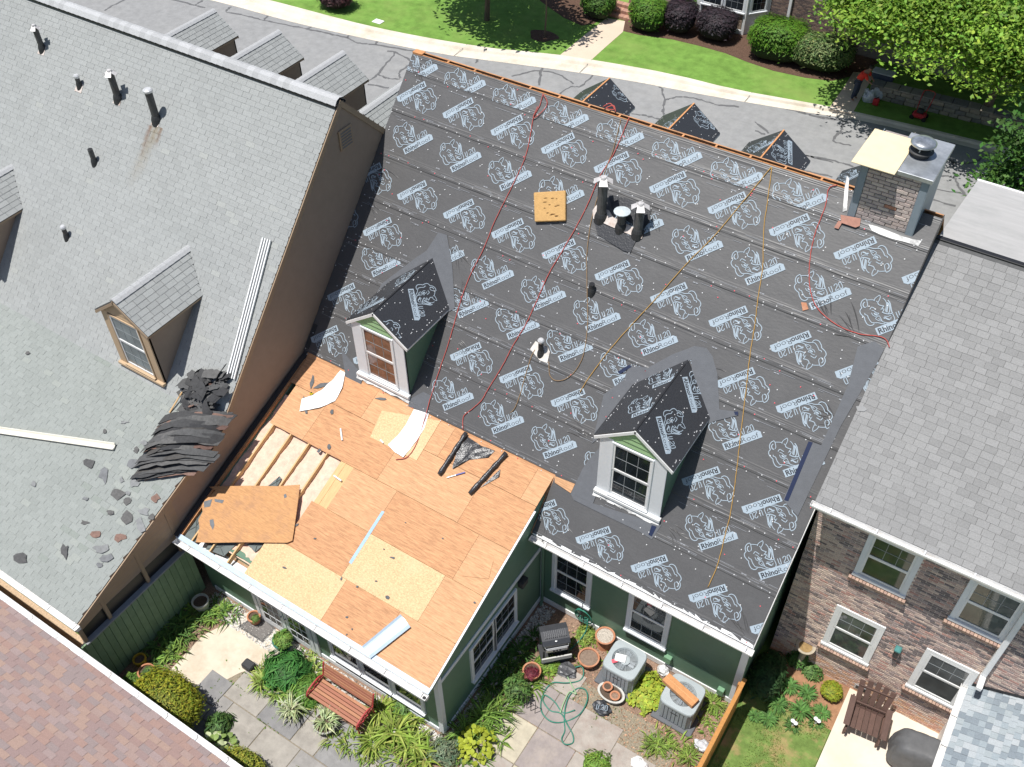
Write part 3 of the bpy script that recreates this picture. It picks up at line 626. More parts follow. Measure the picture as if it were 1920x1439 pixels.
put_print(1.31, 4.73, True, 4); put_print(-.15, 4.71, True, 4); put_print(1.06, 5.45, False, 5); put_print(.96, 6.69, True, 6); put_print(.93, 7.91, True, 7); put_print(2.4, 7.93, True, 7)
for i in range(5): put_print(2.72+1.483*i, 4.64, False, 8)
for i in range(5): put_print(3.85+1.48*i, 5.54, False, 9)
for i in range(4): put_print(5.03+1.483*i, 6.78, True, 10)
for i in range(4): put_print(4.40+1.483*i, 7.83, False, 11)
for u in (10.0, 11.48, 12.91): put_print(u, 4.84, True, 12)
for u in (11.22, 12.65): put_print(u, 5.88, False, 13)
for u in (11.63, 13.09): put_print(u, 7.17, True, 14)
for u in (11.61, 13.04): put_print(u, 8.155, False, 15)
for u in (8.39, 9.86, 11.33, 12.79, 14.27): put_print(u, 9.5, True, 16)
# lap lines printed near the strip edges, and plastic cap nails
r = random.Random(12); ll = MB(); nails = MB(); red = MB()
for k, (u0, u1, a, b) in enumerate(STR):
    for dv, dens in ((-.055, .55), (-.085, .4), (-.115, .3), (.10, .5), (.135, .4), (.17, .25)):
        u = u0+r.random()*.3
        while u < u1-.1:
            d = r.uniform(.1, .55)
            if r.random() < dens:
                d = min(d, u1-u-.02); vv = (b(u)+dv) if dv < 0 else ([q for q in STR if True][k][2](u)+.10+dv)
                s = STR[k]; h = max(.0195, strip_h(s, u, vv)+.008)
                ll.quad(UV(u, vv+.004, h), UV(u+d, vv+.004+(b(u+d)-b(u)), h), UV(u+d, vv-.004+(b(u+d)-b(u)), h), UV(u, vv-.004, h))
            u += d+r.uniform(.05, .5)
        u = u0+r.random()
    for i in range(int((u1-u0)/1.48)+1):
        u = u0+.4+1.48*i
        for vv in (a(u)+.24, b(u)-.2):
            if u+.13 < u1: ll.quad(UV(u, vv+.012, .021), UV(u+.055, vv+.012, .021), UV(u+.055, vv-.012, .021), UV(u, vv-.012, .021)); ll.quad(UV(u+.065, vv+.012, .021), UV(u+.12, vv+.012, .021), UV(u+.12, vv-.012, .021), UV(u+.065, vv-.012, .021))
    u = u0+.1
    while u < u1-.05:
        for vv in (b(u)-.05, b(u)+.045 if r.random() < .5 else b(u)-.3-r.random()*.5, b(u)-.2-r.random()*.8):
            if vv > 9.98 or vv < .12: continue
            uu = u+r.uniform(-.08, .08); P = UV(uu, vv+r.uniform(-.02, .02), .021); q = [P+Vector((1, 0, 0))*math.cos(t)*.014+VM*math.sin(t)*.014 for t in [j*math.pi/3 for j in range(6)]]
            if 0.03 < uu < W-.03: (red if r.random() < .12 else nails).prism(q, NM*.005)
        u += r.uniform(.2, .42)
ll.build('lap_line_print', mat('lap_ink', (0.27, 0.28, 0.30), .6, .1), house, kind='stuff')
nails.build('cap_nails', mat('white_caps', (0.62, 0.62, 0.62), .5, .1), house, kind='stuff'); red.build('red_cap_nails', mat('red_caps', (0.75, 0.10, 0.13), .5, .1), house, kind='stuff')
# ---------------------------------------------------------------- flashing sheets
def roofpoly(name, pts, off, m_, parent=house, th=.003):
    return MB().prism([HM(x, y, off) for x, y in pts], NM*-th).build(name, m_, parent)
roofpoly('flashing', [(716,532),(778,485),(800,470),(822,436),(838,441),(842,480),(848,500),(800,500),(765,540),(700,575),(668,600),(700,560)], .028, M_FLASH)
roofpoly('flashing', [(838,441),(848,500),(853,578),(836,588),(822,560),(806,490),(822,470)], .031, M_FLASH)
roofpoly('flashing', [(1132,740),(1170,712),(1180,685),(1215,690),(1260,665),(1303,649),(1308,665),(1215,735),(1150,800),(1110,832)], .026, M_FLASH)
roofpoly('flashing', [(1303,649),(1325,653),(1336,668),(1345,700),(1349,768),(1380,772),(1384,779),(1340,790),(1322,798),(1300,740),(1296,672)], .029, M_FLASH)
roofpoly('flashing', [(1104,862),(1126,838),(1122,918),(1112,944),(1070,926),(1092,880)], .027, M_FLASH)
roofpoly('flashing', [(1070,926),(1112,944),(1240,985),(1222,1012),(1200,998),(1110,955),(1076,938)], .024, M_FLASH)
roofpoly('flashing', [(1608,650),(1640,640),(1658,655),(1640,690),(1576,800),(1514,930),(1496,968),(1468,938),(1518,828),(1540,835),(1560,790),(1590,722)], .027, M_FLASH)
roofpoly('flashing', [(640,655),(668,690),(680,702),(676,730),(650,722)], .024, M_FLASH); roofpoly('flashing', [(770,748),(794,735),(808,742),(800,775),(765,762)], .026, M_FLASH)
M_TAPE = mat('navy_tape', (0.014, 0.022, 0.06), .4, .1)
for p in ([(1516,828),(1524,830),(1478,940),(1470,938)], [(1158,697),(1180,684),(1184,688),(1162,702)], [(1222,985),(1231,988),(1222,1006),(1216,1003)], [(1376,772),(1384,772),(1384,779),(1378,778)]): roofpoly('tape_strip', p, .034, M_TAPE)
# puckers and folds where the underlayment is pulled around edges and openings
r = random.Random(55); fd_ = MB()
for (x, y, a0, a1, n, l0, l1) in ((708,312,5,60,9,.3,.7), (690,372,0,55,8,.25,.6), (852,455,20,85,9,.3,.8), (862,520,30,75,7,.3,.7), (815,440,-10,60,6,.2,.5), (1610,640,175,235,9,.3,.8), (1560,600,200,250,5,.3,.6), (1105,820,160,215,7,.2,.5), (1255,985,-10,70,7,.2,.5),
                                  (1025,945,20,95,7,.4,.9), (1405,1200,190,250,6,.3,.7), (1570,790,150,215,8,.2,.5), (1225,400,30,100,5,.2,.4), (860,640,10,60,6,.3,.6), (780,110,20,60,6,.4,.9), (1330,690,-20,40,5,.2,.5)):
    P = HM(x, y)
    for k in range(n):
        a = math.radians(r.uniform(a0, a1)); d = Vector((math.cos(a), 0, 0))-VM*math.sin(a); s = NM.cross(d); l = r.uniform(l0, l1); st = P+d*r.uniform(.03, .2)+s*r.uniform(-.06, .06); hh = r.uniform(.010, .02); w2 = r.uniform(.010, .018); m_ = 6; rows_ = []
        for i in range(m_+1):
            t = i/m_; e_ = math.sin(math.pi*min(1, t*.95+.03)); c_ = st+d*l*t+s*.03*math.sin(t*3+k); rows_.append((c_-s*w2+NM*.010, c_+NM*(.012+hh*e_), c_+s*w2+NM*.010))
        vs = [q for rw in rows_ for q in rw]; fd_.add(vs, [f_ for i in range(m_) for f_ in ((3*i, 3*i+3, 3*i+4, 3*i+1), (3*i+1, 3*i+4, 3*i+5, 3*i+2))])
fd_.build('underlayment_folds', M_MEMB, house, kind='stuff')
# ---------------------------------------------------------------- dormers
def dormer(parent, x, yf, zp, hw, sgn, zplane, mats, s=.75, ov=.17, fo=.05, win=True, shing=None, seed=1, band=.145):
    """sgn -1: faces the camera side, +1: the street. Returns the part; its pieces are sub-parts."""
    he = hw+ov; ze = zp-s*he; zt = zp-s*hw-.03; yfr = yf+sgn*fo
    inv = lambda z: next_y(z, zplane, sgn)
    yr, ye, yt = inv(zp), inv(ze), inv(zt)
    base = MB(); zb = zplane(yf)-.05
    # walls: face and cheeks
    face = [(x-hw, yf, zb), (x+hw, yf, zb), (x+hw, yf, zt), (x, yf, zp-.05), (x-hw, yf, zt)]
    base.prism(face, (0, -sgn*.05, 0))
    for q in (-1, 1):
        base.prism([(x+q*hw, yf, zb), (x+q*hw, yf, zt), (x+q*hw, yt, zt)], (-q*.05, 0, 0))
    d = base.build('dormer', mats['wall'], parent)
    roofs = []
    for q in (-1, 1):
        A = Vector((x, yfr, zp)); B = Vector((x, yr, zp)); Cc = Vector((x+q*he, ye, ze)); D = Vector((x+q*he, yfr, ze))
        nn = Vector((q*s, 0, 1)).normalized()
        MB().prism([A, B, Cc, D], nn*-.03).build('dormer_roof', mats['roof'], d); roofs.append((A, B, Cc, D, nn))
        # rake and eave edge boards
        t = nn*-.032
        e = Vector((0, sgn*.02, 0)); k = Vector((0, 0, -.085))
        MB().prism([A+t*.9, D+t*.9, D+t+k, A+t+k], Vector((0, sgn*.022, 0))).build('rake_board', mats['trim'], d)
        MB().prism([D+t*.9, Cc+t*.9, Cc+t+k*.6, D+t+k*.6], Vector((q*.016, 0, 0))).build('eave_board', mats['trim'], d)
    if win:
        n_ = Vector((0, sgn, 0)); ex = Vector((-sgn, 0, 0))
        fw = mats['fw']; y_ = yf+sgn*.005
        for q in (-1, 1):
            a = x+q*hw; b_ = a-q*fw; z1 = zt+s*.0
            MB().prism([(a+q*.012, y_, zb+.07), (b_, y_, zb+.07), (b_, y_, zt+.0), (a+q*.012, y_, zt-.02)], (0, sgn*.03, 0)).build('corner_board', mats['corner'], d)
        # gable siding boards
        k = int((zp-zt)/band)+1
        for i in range(k):
            z0 = zt-.02+i*band; z1 = min(z0+band*.96, zp-.06)
            if z1-z0 < .02: continue
            hx = lambda z: min(hw-.01, max(.02, (zp-.05-z)/s))
            MB().add([(x-hx(z0), y_, z0), (x+hx(z0), y_, z0), (x+hx(z1), y_, z1), (x-hx(z1), y_, z1), (x-hx(z0), y_+sgn*.03, z0), (x+hx(z0), y_+sgn*.03, z0), (x+hx(z1), y_+sgn*.008, z1), (x-hx(z1), y_+sgn*.008, z1)],
                     [(4,5,6,7),(0,1,5,4),(1,2,6,5),(3,0,4,7),(2,3,7,6)]).build('siding_board', mats['gable'], d)
        ww = 2*(hw-fw)-.06; zs = zb+.22
        P = Vector((x, yf+sgn*.012, zs))-ex*(ww/2); window(d, P, ex, n_, ww, zt-.10-zs, cols=3, rows=2, tr=.045, frame=mats['corner'], deep=False, lower_grid=mats.get('lg', True), glass=mats.get('glass'))
        MB().bbox((x-hw-.05, min(yf, yf+sgn*.12), zb+.06), (x+hw+.05, max(yf, yf+sgn*.12), zb+.15), .01).build('sill', mats.get('sill', mats['corner']), d)
    return d, roofs
def next_y(z, zplane, sgn):
    y = 0.0; a, b = (-14.0, RIDGEY[0]) if sgn < 0 else (RIDGEY[0], 14.0)
    for _ in range(60):
        m_ = (a+b)/2
        if sgn < 0: a, b = (m_, b) if zplane(m_) < z else (a, m_)
        else: a, b = (a, m_) if zplane(m_) < z else (m_, b)
    return (a+b)/2
RIDGEY = [0.0]
ZM2 = lambda y: H-TA*abs(y)
GMT = dict(wall=M_GREEN, roof=M_MEMBD, trim=M_WHITE, corner=M_TRIM, gable=M_GREENL, fw=.31)
GM1 = dict(GMT, glass=mat('curtain_glass', (0.16, 0.075, 0.05), .08, .7, 5, spec=.6), sill=M_WHITE)
d1, dr1 = dormer(house, 2.731, -5.76, 7.478, .80, -1, ZM2, GM1)
d2, dr2 = dormer(house, 9.864, -5.79, 7.526, .81, -1, ZM2, dict(GMT, sill=M_WHITE))
# worn white apron boards under the two faces
for x, yy in ((2.73, -5.76), (9.864, -5.79)):
    v0 = -yy/CA; m = MB(); r = random.Random(int(x*10)); k = 9
    for i in range(k):
        u0 = x-.86+i*1.72/k; m.quad(UV(u0, v0+.02, .05), UV(u0+1.72/k, v0+.02, .05), UV(u0+1.72/k, v0+.15+r.uniform(-.02, .03), .035), UV(u0, v0+.15+r.uniform(-.02, .03), .035))
    m.build('apron_board', mat('worn_white', (0.74, 0.73, 0.71), .7, .1, 8, stain=(0.08, 0.08, 0.08), stain_scale=4, stain_amt=.9), house)
fd = [dormer(house, xx, 6.15, 8.0, .78, 1, ZM2, GMT) for xx in (2.56, 5.42, 8.24, 11.08)]
for d_, rf in fd:
    A, B = rf[0][0], rf[0][1]; MB().box((A.x-.022, min(A.y, B.y), A.z-.03), (A.x+.022, max(A.y, B.y), A.z+.006)).build('ridge_gap', M_ORANGE, d_)
for d_, rf in ((d1, dr1), (d2, dr2)):
    A, B = rf[0][0], rf[0][1]; MB().box((A.x-.02, A.y, A.z-.015), (A.x+.02, B.y-.2, A.z+.006)).build('ridge_gap', M_BLK, d_)
def slope_print(d_, plane, px, along, clip=True, sc=.95):
    """prints the emblem on a dormer slope at a pixel; along = direction of the lettering in the plane."""
    A, B, Cc, D, nn = plane; P = hit(*px, tuple(nn), nn.dot(A))+nn*.006
    ax = Vector(along); ax = (ax-nn*ax.dot(nn)).normalized(); ay = nn.cross(ax)
    th = math.atan2(Ax.y, Ax.x); R_ = Matrix(((math.cos(th), math.sin(th)), (-math.sin(th), math.cos(th))))
    bm = bmesh.new(); vv = []
    for x, y, z in PRT_V:
        q = R_ @ Vector((x, y)); vv.append(bm.verts.new(P+(ax*q.x+ay*q.y)*sc+nn*z))
    for f, mi in zip(PRT_F, PRT_M):
        try: bm.faces.new([vv[i] for i in f]).material_index = mi
        except ValueError: pass
    poly = [A, B, Cc, D]; cen = (A+B+Cc+D)/4
    for i in range(4):
        p, q = poly[i], poly[(i+1) % 4]; e = (q-p).cross(nn).normalized()
        if e.dot(cen-p) > 0: e = -e
        bmesh.ops.bisect_plane(bm, geom=bm.verts[:]+bm.edges[:]+bm.faces[:], plane_co=p-e*.03, plane_no=e, clear_outer=True)
    if bm.faces:
        me = bpy.data.meshes.new('printed_emblem'); bm.to_mesh(me); me.materials.append(M_PRINT); me.materials.append(M_MEMBD); link('printed_emblem', me, d_)
    bm.free()
dn = Vector((.3, -1, 0))
slope_print(d1, dr1[1], (797, 553), (.30, -.28, -.225)); slope_print(d1, dr1[1], (728, 623), (.30, -.28, -.225))
slope_print(d2, dr2[1], (1262, 792), (.30, -.28, -.225)); slope_print(d2, dr2[1], (1310, 718), (.30, -.28, -.225))
slope_print(d2, dr2[0], (1200, 760), (.35, .2, .26)); slope_print(d2, dr2[0], (1238, 706), (.35, .2, .26)); slope_print(d1, dr1[0], (690, 570), (.35, .2, .26)); slope_print(d1, dr1[0], (760, 520), (.35, .2, .26))
for k, (pa, pb) in enumerate((((1165, 175), (1105, 178)), ((1318, 225), (1260, 230)), ((1463, 290), (1420, 275)))):
    slope_print(fd[k][0], fd[k][1][1], pa, (-.3, .6, .2)); slope_print(fd[k][0], fd[k][1][0], pb, (.4, .3, .3))
slope_print(fd[3][0], fd[3][1][0], (1588, 330), (.4, .3, .3))
# cap nails along the dormer slopes
r = random.Random(77)
for d_, rf in ((d1, dr1), (d2, dr2), fd[0], fd[1], fd[2]):
    m = MB()
    for A, B, Cc, D, nn in rf:
        for k in range(46):
            f, g = r.random(), r.random()
            if k % 2: g = r.choice((.07, .93))
            P = A.lerp(B, f).lerp(D.lerp(Cc, f), g)+nn*.006; tx = (B-A).normalized(); ty = nn.cross(tx)
            m.prism([P+tx*math.cos(t)*.013+ty*math.sin(t)*.013 for t in [j*math.pi/3 for j in range(6)]], nn*.005)
    m.build('cap_nails', MATS['white_caps'], d_, kind='stuff')
# ================================================================== rear wing roof: sheets, open bay
CB = 1/math.hypot(1, TB); NW = Vector((0, -TB, 1)).normalized(); VW = Vector((0, 1, TB)).normalized()
LW = (Y0-YW)/CB                                              # slope length of the wing
def WP(x, s, h=0.0): return Vector((x, YW, zwing(YW)))+VW*s+NW*h   # s metres up from the eave
def wx(px, py): p = HW(px, py); return p.x
ROWS = [(0.0, 1.22), (1.225, 2.44), (2.445, 3.66), (3.665, 4.88), (4.885, LW+.02)]
xa, xb = wx(459, 1073), wx(701, 1088); hx0 = wx(547, 1001)
SEAM = [[xa, xa+2.44, xa+2.44+1.6, XW], [hx0-.05, wx(655, 1057), wx(797, 1143), XW], [wx(598, 975), wx(640, 915)+1.35, wx(640, 915)+3.79, XW],
        [.42, 1.55, 1.55+2.44, 1.55+4.88, XW], [.18, 2.62, 5.06, 7.5, XW]]
MS = [[M_OSB, M_PLY2, M_PLY], [M_PLY2, M_OSB, M_PLY], [M_PLY, M_PLY2, M_PLY], [M_PLY, M_PLY2, M_PLY, M_PLY2], [M_PLY2, M_PLY, M_PLY2, M_PLY]]
hole_top = 2.62
wing = MB().prism([WP(hx0, .02, -.03), WP(XW-.05, .02, -.03), WP(XW-.05, LW, -.03), WP(hx0, LW, -.03)], NW*-.01).build('wing_roof', M_WOOD, house)
for (s0, s1), xs, ms in zip(ROWS, SEAM, MS):
    for i in range(len(xs)-1):
        a, b = xs[i]+.003, xs[i+1]-.003
        if b-a < .05: continue
        MB().prism([WP(a, s0), WP(b, s0), WP(b, s1-.006), WP(a, s1-.006)], NW*-.016).build('plywood_sheet', ms[i], wing)
q = [HW(x, y, .006) for x, y in ((718,768),(695,820),(781,864),(800,832),(826,790),(770,765))]
MB().prism([HW(x, y, .016) for x, y in ((716,770),(694,820),(781,864),(826,790))], NW*-.012).build('plywood_sheet', M_OSB, wing)
MB().prism([HW(x, y, .016) for x, y in ((866,1080),(888,1042),(925,1052),(916,1086))], NW*-.012).build('plywood_patch', M_PLY, wing)
MB().prism([HM(x, y, .035) for x, y in ((1040,905),(1040,893),(1078,908),(1070,925))], NM*-.02).build('plywood_patch', M_PLY, house)
MB().prism([HW(x, y, .006) for x, y in ((716,958),(721,960),(659,1058),(654,1055))], NW*-.004).build('blue_chalk_strip', mat('blue_strip', (0.30, 0.45, 0.60), .6), wing)
# knots, torn felt scraps on the sheets
# rafters and ceiling of the open bay
rf = thing  # (parts stay with the house)
for i in range(5):
    x = .52+i*.61
    MB().prism([WP(x, 0, -.02), WP(x, LW*.95, -.02), WP(x, LW*.95, -.17), WP(x, 0, -.17)], (.04, 0, 0)).build('rafter', M_WOOD, wing)
MB().prism([WP(.16, 0, .0), WP(.16, LW*.98, .0), WP(.16, LW*.98, -.2), WP(.16, 0, -.2)], (.06, 0, 0)).build('rafter', M_ORANGE, wing)
MB().box((.2, YW+.05, zwing(YW)-.18), (XW-.1, YW+.09, zwing(YW)-.03)).build('fascia_board', M_WOOD, wing)
ins = MB(); nx, ny = 40, 60; vs = []
for j in range(ny+1):
    for i in range(nx+1):
        x = .24+2.9*i/nx; s = .35+4.2*j/ny
        vs.append(WP(x, s, -.15+.05*mnoise.noise((x*3, s*3, 1))+.03*mnoise.noise((x*9, s*9, 2))+.03*abs(math.sin((x-.52)/.61*math.pi))))
ins.add(vs, [(j*(nx+1)+i, j*(nx+1)+i+1, (j+1)*(nx+1)+i+1, (j+1)*(nx+1)+i) for j in range(ny) for i in range(nx)])
ins.build('insulation', M_INSUL, wing, smooth=True)
MB().prism([WP(.22, 0, -.28), WP(3.2, 0, -.28), WP(3.2, LW, -.34), WP(.22, LW, -.34)], NW*-.02).build('bay_board', mat('bay_board', (0.35, 0.22, 0.13), .9, .2), wing)
M_BAFF = mat('vent_baffle', (0.10, 0.12, 0.115), .6, .2, 8)
for pts in ([(340,1003),(372,955),(384,962),(378,1000),(366,1018)], [(385,1030),(396,1016),(450,1014),(420,1043)], [(462,1020),(494,1016),(494,1022),(478,1036)], [(497,916),(524,893),(528,898),(520,912)]):
    b = MB(); P = [HW(x, y, -.10) for x, y in pts]; b.prism(P, NW*-.02)
    c = sum(P, Vector())/len(P)
    for p in P: b.tube([c+NW*.012, p.lerp(c, .15)+NW*.012], .008, 5)
    b.build('vent_baffle', M_BAFF, wing)
# black flashing along the neighbour's wall
b = MB()
b.quad((.02, Y0+.6, zm(Y0+.6)+.02), (.16, Y0+.6, zm(Y0+.6)+.02), (.16, Y0, ZW0+.03), (.02, Y0, ZW0+.03)); b.quad((.02, Y0, ZW0+.03), (.16, Y0, ZW0+.03), (.16, YW, zwing(YW)+.03), (.02, YW, zwing(YW)+.03))
b.quad((.16, YW, zwing(YW)+.03), (.16, Y0, ZW0+.03), (.16, Y0, ZW0-.02), (.16, YW, zwing(YW)-.02)); b.build('wall_flashing', M_RUBBER, house)
# ---------------------------------------------------------------- chimney
CX0, CX1, CY0, CY1, CZ = 11.86, 13.24, -.44, .95, 11.93
ch = MB().box((CX0+.03, CY0+.03, 9.9), (CX1-.03, CY1-.03, CZ-.04)).build('chimney', mat('chimney_mortar', (0.30, 0.26, 0.245), .9, .15, 12), house)
M_BGREY = mat('chimney_trim', (0.255, 0.30, 0.345), .5, .06, 6)
for x0 in (CX0, CX1-.15):
    MB().bbox((x0, CY0-.012, zm(CY0)-.06), (x0+.15, CY0+.05, CZ-.02), .006).build('corner_board', M_BGREY, ch)
for x0, x1 in ((CX0-.012, CX0), (CX1, CX1+.012)):
    MB().prism([(x0, CY0-.012, zm(CY0)-.06), (x0, 0, H-.06), (x0, CY1, H-TA*CY1-.06), (x0, CY1, CZ-.03), (x0, CY0-.012, CZ-.03)], (x1-x0, 0, 0)).build('side_panel', M_BGREY, ch)
pal = [(0.56,0.455,0.415),(0.52,0.43,0.40),(0.60,0.50,0.455),(0.47,0.40,0.385),(0.62,0.52,0.47),(0.40,0.345,0.33),(0.46,0.23,0.16)]
M_BRICKT = mat('brick', (1, 1, 1), .9, .16, 18, .3, 90, tint=True, spec=.2)
r = random.Random(8); it = []
x0c, x1c = CX0+.155, CX1-.155; bw, bh = .255, .086; z = zm(CY0)-.05; j = 0
while z < CZ-.12:
    x = x0c-(j % 2)*bw/2
    while x < x1c:
        a, b_ = max(x+.005, x0c), min(x+bw-.007, x1c)
        if b_-a > .03:
            t = .028+r.uniform(-.006, .008); ci = 6 if (j in (6,) and .42 < (x-x0c)/(x1c-x0c) < .62) else r.randrange(6)
            it.append((Vector((a, CY0+.03, z)), Vector((b_-a, 0, 0)), Vector((0, 0, bh-.012)), Vector((0, -t, 0)), ci))
        x += bw
    z += bh; j += 1
pieces('brick', ch, BRICK, it, pal, M_BRICKT, 'brick_rest')
MB().bbox((CX0+.52, CY0-.07, CZ-.10), (CX1+.06, CY1+.1, CZ), .008).build('metal_cap', mat('cap_metal', (0.36, 0.38, 0.40), .35, .3, 3, metal=.5, stain=(0.62, 0.63, 0.65), stain_scale=1.4, stain_amt=.8), ch)
MB().bbox((CX0-.17, CY0-.28, CZ+.004), (CX0+.72, CY1-.2, CZ+.024), .004, M=None).build('plywood_cover', mat('new_plywood', (0.74, 0.62, 0.40), .7, .06, 5), ch)
cx, cyy = CX0+.93, CY0+.72
m = MB(); m.lathe([(.19, 0), (.19, .10), (.25, .10), (.25, .12), (.10, .2), (.10, .02)], (cx, cyy, CZ), 24); m.build('flue_collar', M_RUBBER, ch)
m = MB(); m.lathe([(.02, .25), (.24, .25), (.26, .27), (.26, .30), (.22, .335), (.10, .36), (.0, .365)], (cx, cyy, CZ), 26); m.build('flue_cap', mat('flue_metal', (0.34, 0.36, 0.38), .3, .35, 6, metal=.7, stain=(0.7, 0.72, 0.75), stain_scale=7, stain_amt=.7), ch, smooth=True)
for a in range(4): MB().box((cx+.18*math.cos(a*1.57)-.012, cyy+.18*math.sin(a*1.57)-.012, CZ+.1), (cx+.18*math.cos(a*1.57)+.012, cyy+.18*math.sin(a*1.57)+.012, CZ+.27)).build('flue_strut', M_METAL, ch)
# white smeared flashing, copper-coloured old flashing at its foot
r = random.Random(3); pts = [(1628,421),(1645,425),(1668,434),(1690,443),(1712,449),(1728,452),(1722,462),(1700,455),(1672,448),(1650,440),(1635,433)]
roofpoly('white_flashing', pts, .03, MATS['worn_white']); roofpoly('white_flashing', [(1588,330),(1592,335),(1588,395),(1580,398),(1584,350)], .03, MATS['worn_white'])
b = MB(); P = [HM(x, y, .06) for x, y in ((1576,403),(1614,410),(1612,424),(1604,427),(1577,418))]; b.prism(P, NM*-.012); b.build('copper_flashing', mat('copper_flash', (0.34, 0.16, 0.115), .6, .2, 9), house)
roofpoly('copper_flashing', [(1572,414),(1580,416),(1572,430),(1564,427)], .05, MATS['copper_flash'])
# ---------------------------------------------------------------- vent pipes of this roof
def pipe(parent, P, r, h, cap='round', flash=.0, tilt=None, name='vent_pipe', dark=None, n=14):
    P = Vector(P); b = MB(); b.lathe([(r, -.15), (r, h)], P, n); o = b.build(name, dark or M_RUBBER, parent, smooth=False)
    b = MB(); b.lathe([(r*1.55, -.10), (r*1.35, .06), (r*1.12, .13), (r*1.02, .15)], P, n); b.build('pipe_boot', M_RUBBER, o)
    if cap == 'round': b = MB(); b.lathe([(r*.6, h-.01), (r*1.25, h-.005), (r*1.3, h+.05), (r*.9, h+.085), (0, h+.09)], P, n); b.build('pipe_cap', mat('cap_alu', (0.62, 0.62, 0.62), .35, .25, 20, metal=.3), o)
    elif cap == 'disc': b = MB(); b.lathe([(r*.7, h), (r*2.0, h+.04), (r*2.0, h+.06), (0, h+.10)], P, n); b.build('pipe_cap', mat('cap_pale', (0.58, 0.64, 0.66), .4, .15, 12, metal=.2), o)
    elif cap == 'hood':
        b = MB()
        for k in range(4):
            Mx = Matrix.Translation(P+Vector((0, 0, h))) @ Matrix.Rotation(k*math.pi/2+.5, 4, 'Z')
            b.prism([Mx @ Vector(p) for p in ((0, -r*.6, .12), (r*1.9, -r*.9, .0), (r*1.9, r*.9, .0), (0, r*.6, .12))], Vector((0, 0, .012)))
        b.lathe([(r*.75, h+.10), (r*.6, h+.14), (0, h+.145)], P, n); b.build('pipe_hood', mat('hood_metal', (0.56, 0.54, 0.53), .45, .25, 14, metal=.2), o)
    elif cap == 'open': b = MB(); b.lathe([(r*.8, h+.001), (r*.8, h+.004)], P, n); b.build('pipe_mouth', M_BLK, o)
    return o
p1_ = HM(1127, 408); p2_ = HM(1164, 428); p3_ = HM(1196, 438)
roofpoly('lead_flashing', [(1111,395),(1118,385),(1142,395),(1150,408),(1165,415),(1207,437),(1203,448),(1180,440),(1143,424),(1112,410)], .045, M_LEAD, th=.008)
roofpoly('torn_underlayment', [(1113,412),(1180,442),(1195,446),(1182,474),(1168,470),(1120,440)], .04, M_MEMBD)
roofpoly('torn_underlayment', [(1140,365),(1175,372),(1222,392),(1215,420),(1205,432),(1150,400)], .028, M_MEMBD)
M_PP = mat('grey_pipe', (0.10, 0.10, 0.10), .5, .35, 8); pipe(house, p1_, .115, 1.0, 'hood', dark=M_PP); pipe(house, p2_, .10, .42, 'disc', dark=M_PP); pipe(house, p3_, .11, .72, 'hood', dark=M_PP)
pipe(house, HM(1109, 549), .07, .27, 'open')
roofpoly('lead_flashing', [(994,655),(1004,640),(1027,652),(1031,660),(1026,681),(1012,676)], .03, mat('dirty_white_flashing', (0.66, 0.62, 0.57), .6, .15, 12, stain=(0.25, 0.2, 0.16), stain_scale=6, stain_amt=.6), th=.006)
pipe(house, HM(1014, 665), .065, .42, 'round')
# ================================================================== the grey-roofed neighbour on the left (same type of house, set 3 m nearer)
DY = -3.022; LRY = DY; LY0 = Y0+DY; LYW = YW+DY; XL = -.03; XL0 = -17.5
ZL = lambda y: H-TA*abs(y-LRY)
zlw = lambda y: ZW0+TB*(y-LY0)
HL = lambda x, y, o=0.0: hit(x, y, (0, -TA, 1), H-TA*LRY+o/CA)
HLW = lambda x, y, o=0.0: hit(x, y, (0, -TB, 1), ZW0-TB*LY0+o)
def LEFT(px, py, o=0.0):
    P = HL(px, py, o); return P if P.y > LY0 else HLW(px, py, o)
M_SHG = mat('asphalt_shingle', (1, 1, 1), .95, .14, 40, .5, 180, tint=True, spec=.15)
M_DECKG = mat('shingle_gap', (0.10, 0.10, 0.10), .95, .2, 20)
ra, rb_ = HL(296, 236), HL(240, 355); rc, rd = HL(283, 236), HL(262, 300); re_, rf_ = HL(303, 240), HL(288, 285)
M_SHL = mat('weathered_shingle', (1, 1, 1), .95, .14, 40, .5, 180, tint=True, spec=.15, rust=[(rc, rd, .12, (0.16, 0.075, 0.045), 1.0), (re_, rf_, .10, (0.15, 0.07, 0.04), 1.0), (ra, rb_, .30, (0.235, 0.185, 0.115), .85)])
left = thing('grey_roofed_house', 'house with weathered pale grey shingle roof and tan dormers, on the left', 'house', (-6, -9, 0))
b = MB()
b.prism([(XL, LY0-.0, 0), (XL, 3.6, 0), (XL, 3.6, ZL(3.6)-.1), (XL, LRY, H-.06), (XL, LY0, ZW0-.06)], (-.15, 0, 0))
b.box((XL0, 3.4, 0), (XL-.15, 3.6, 4)); b.build('gable_wall', M_DARKTAN, left)
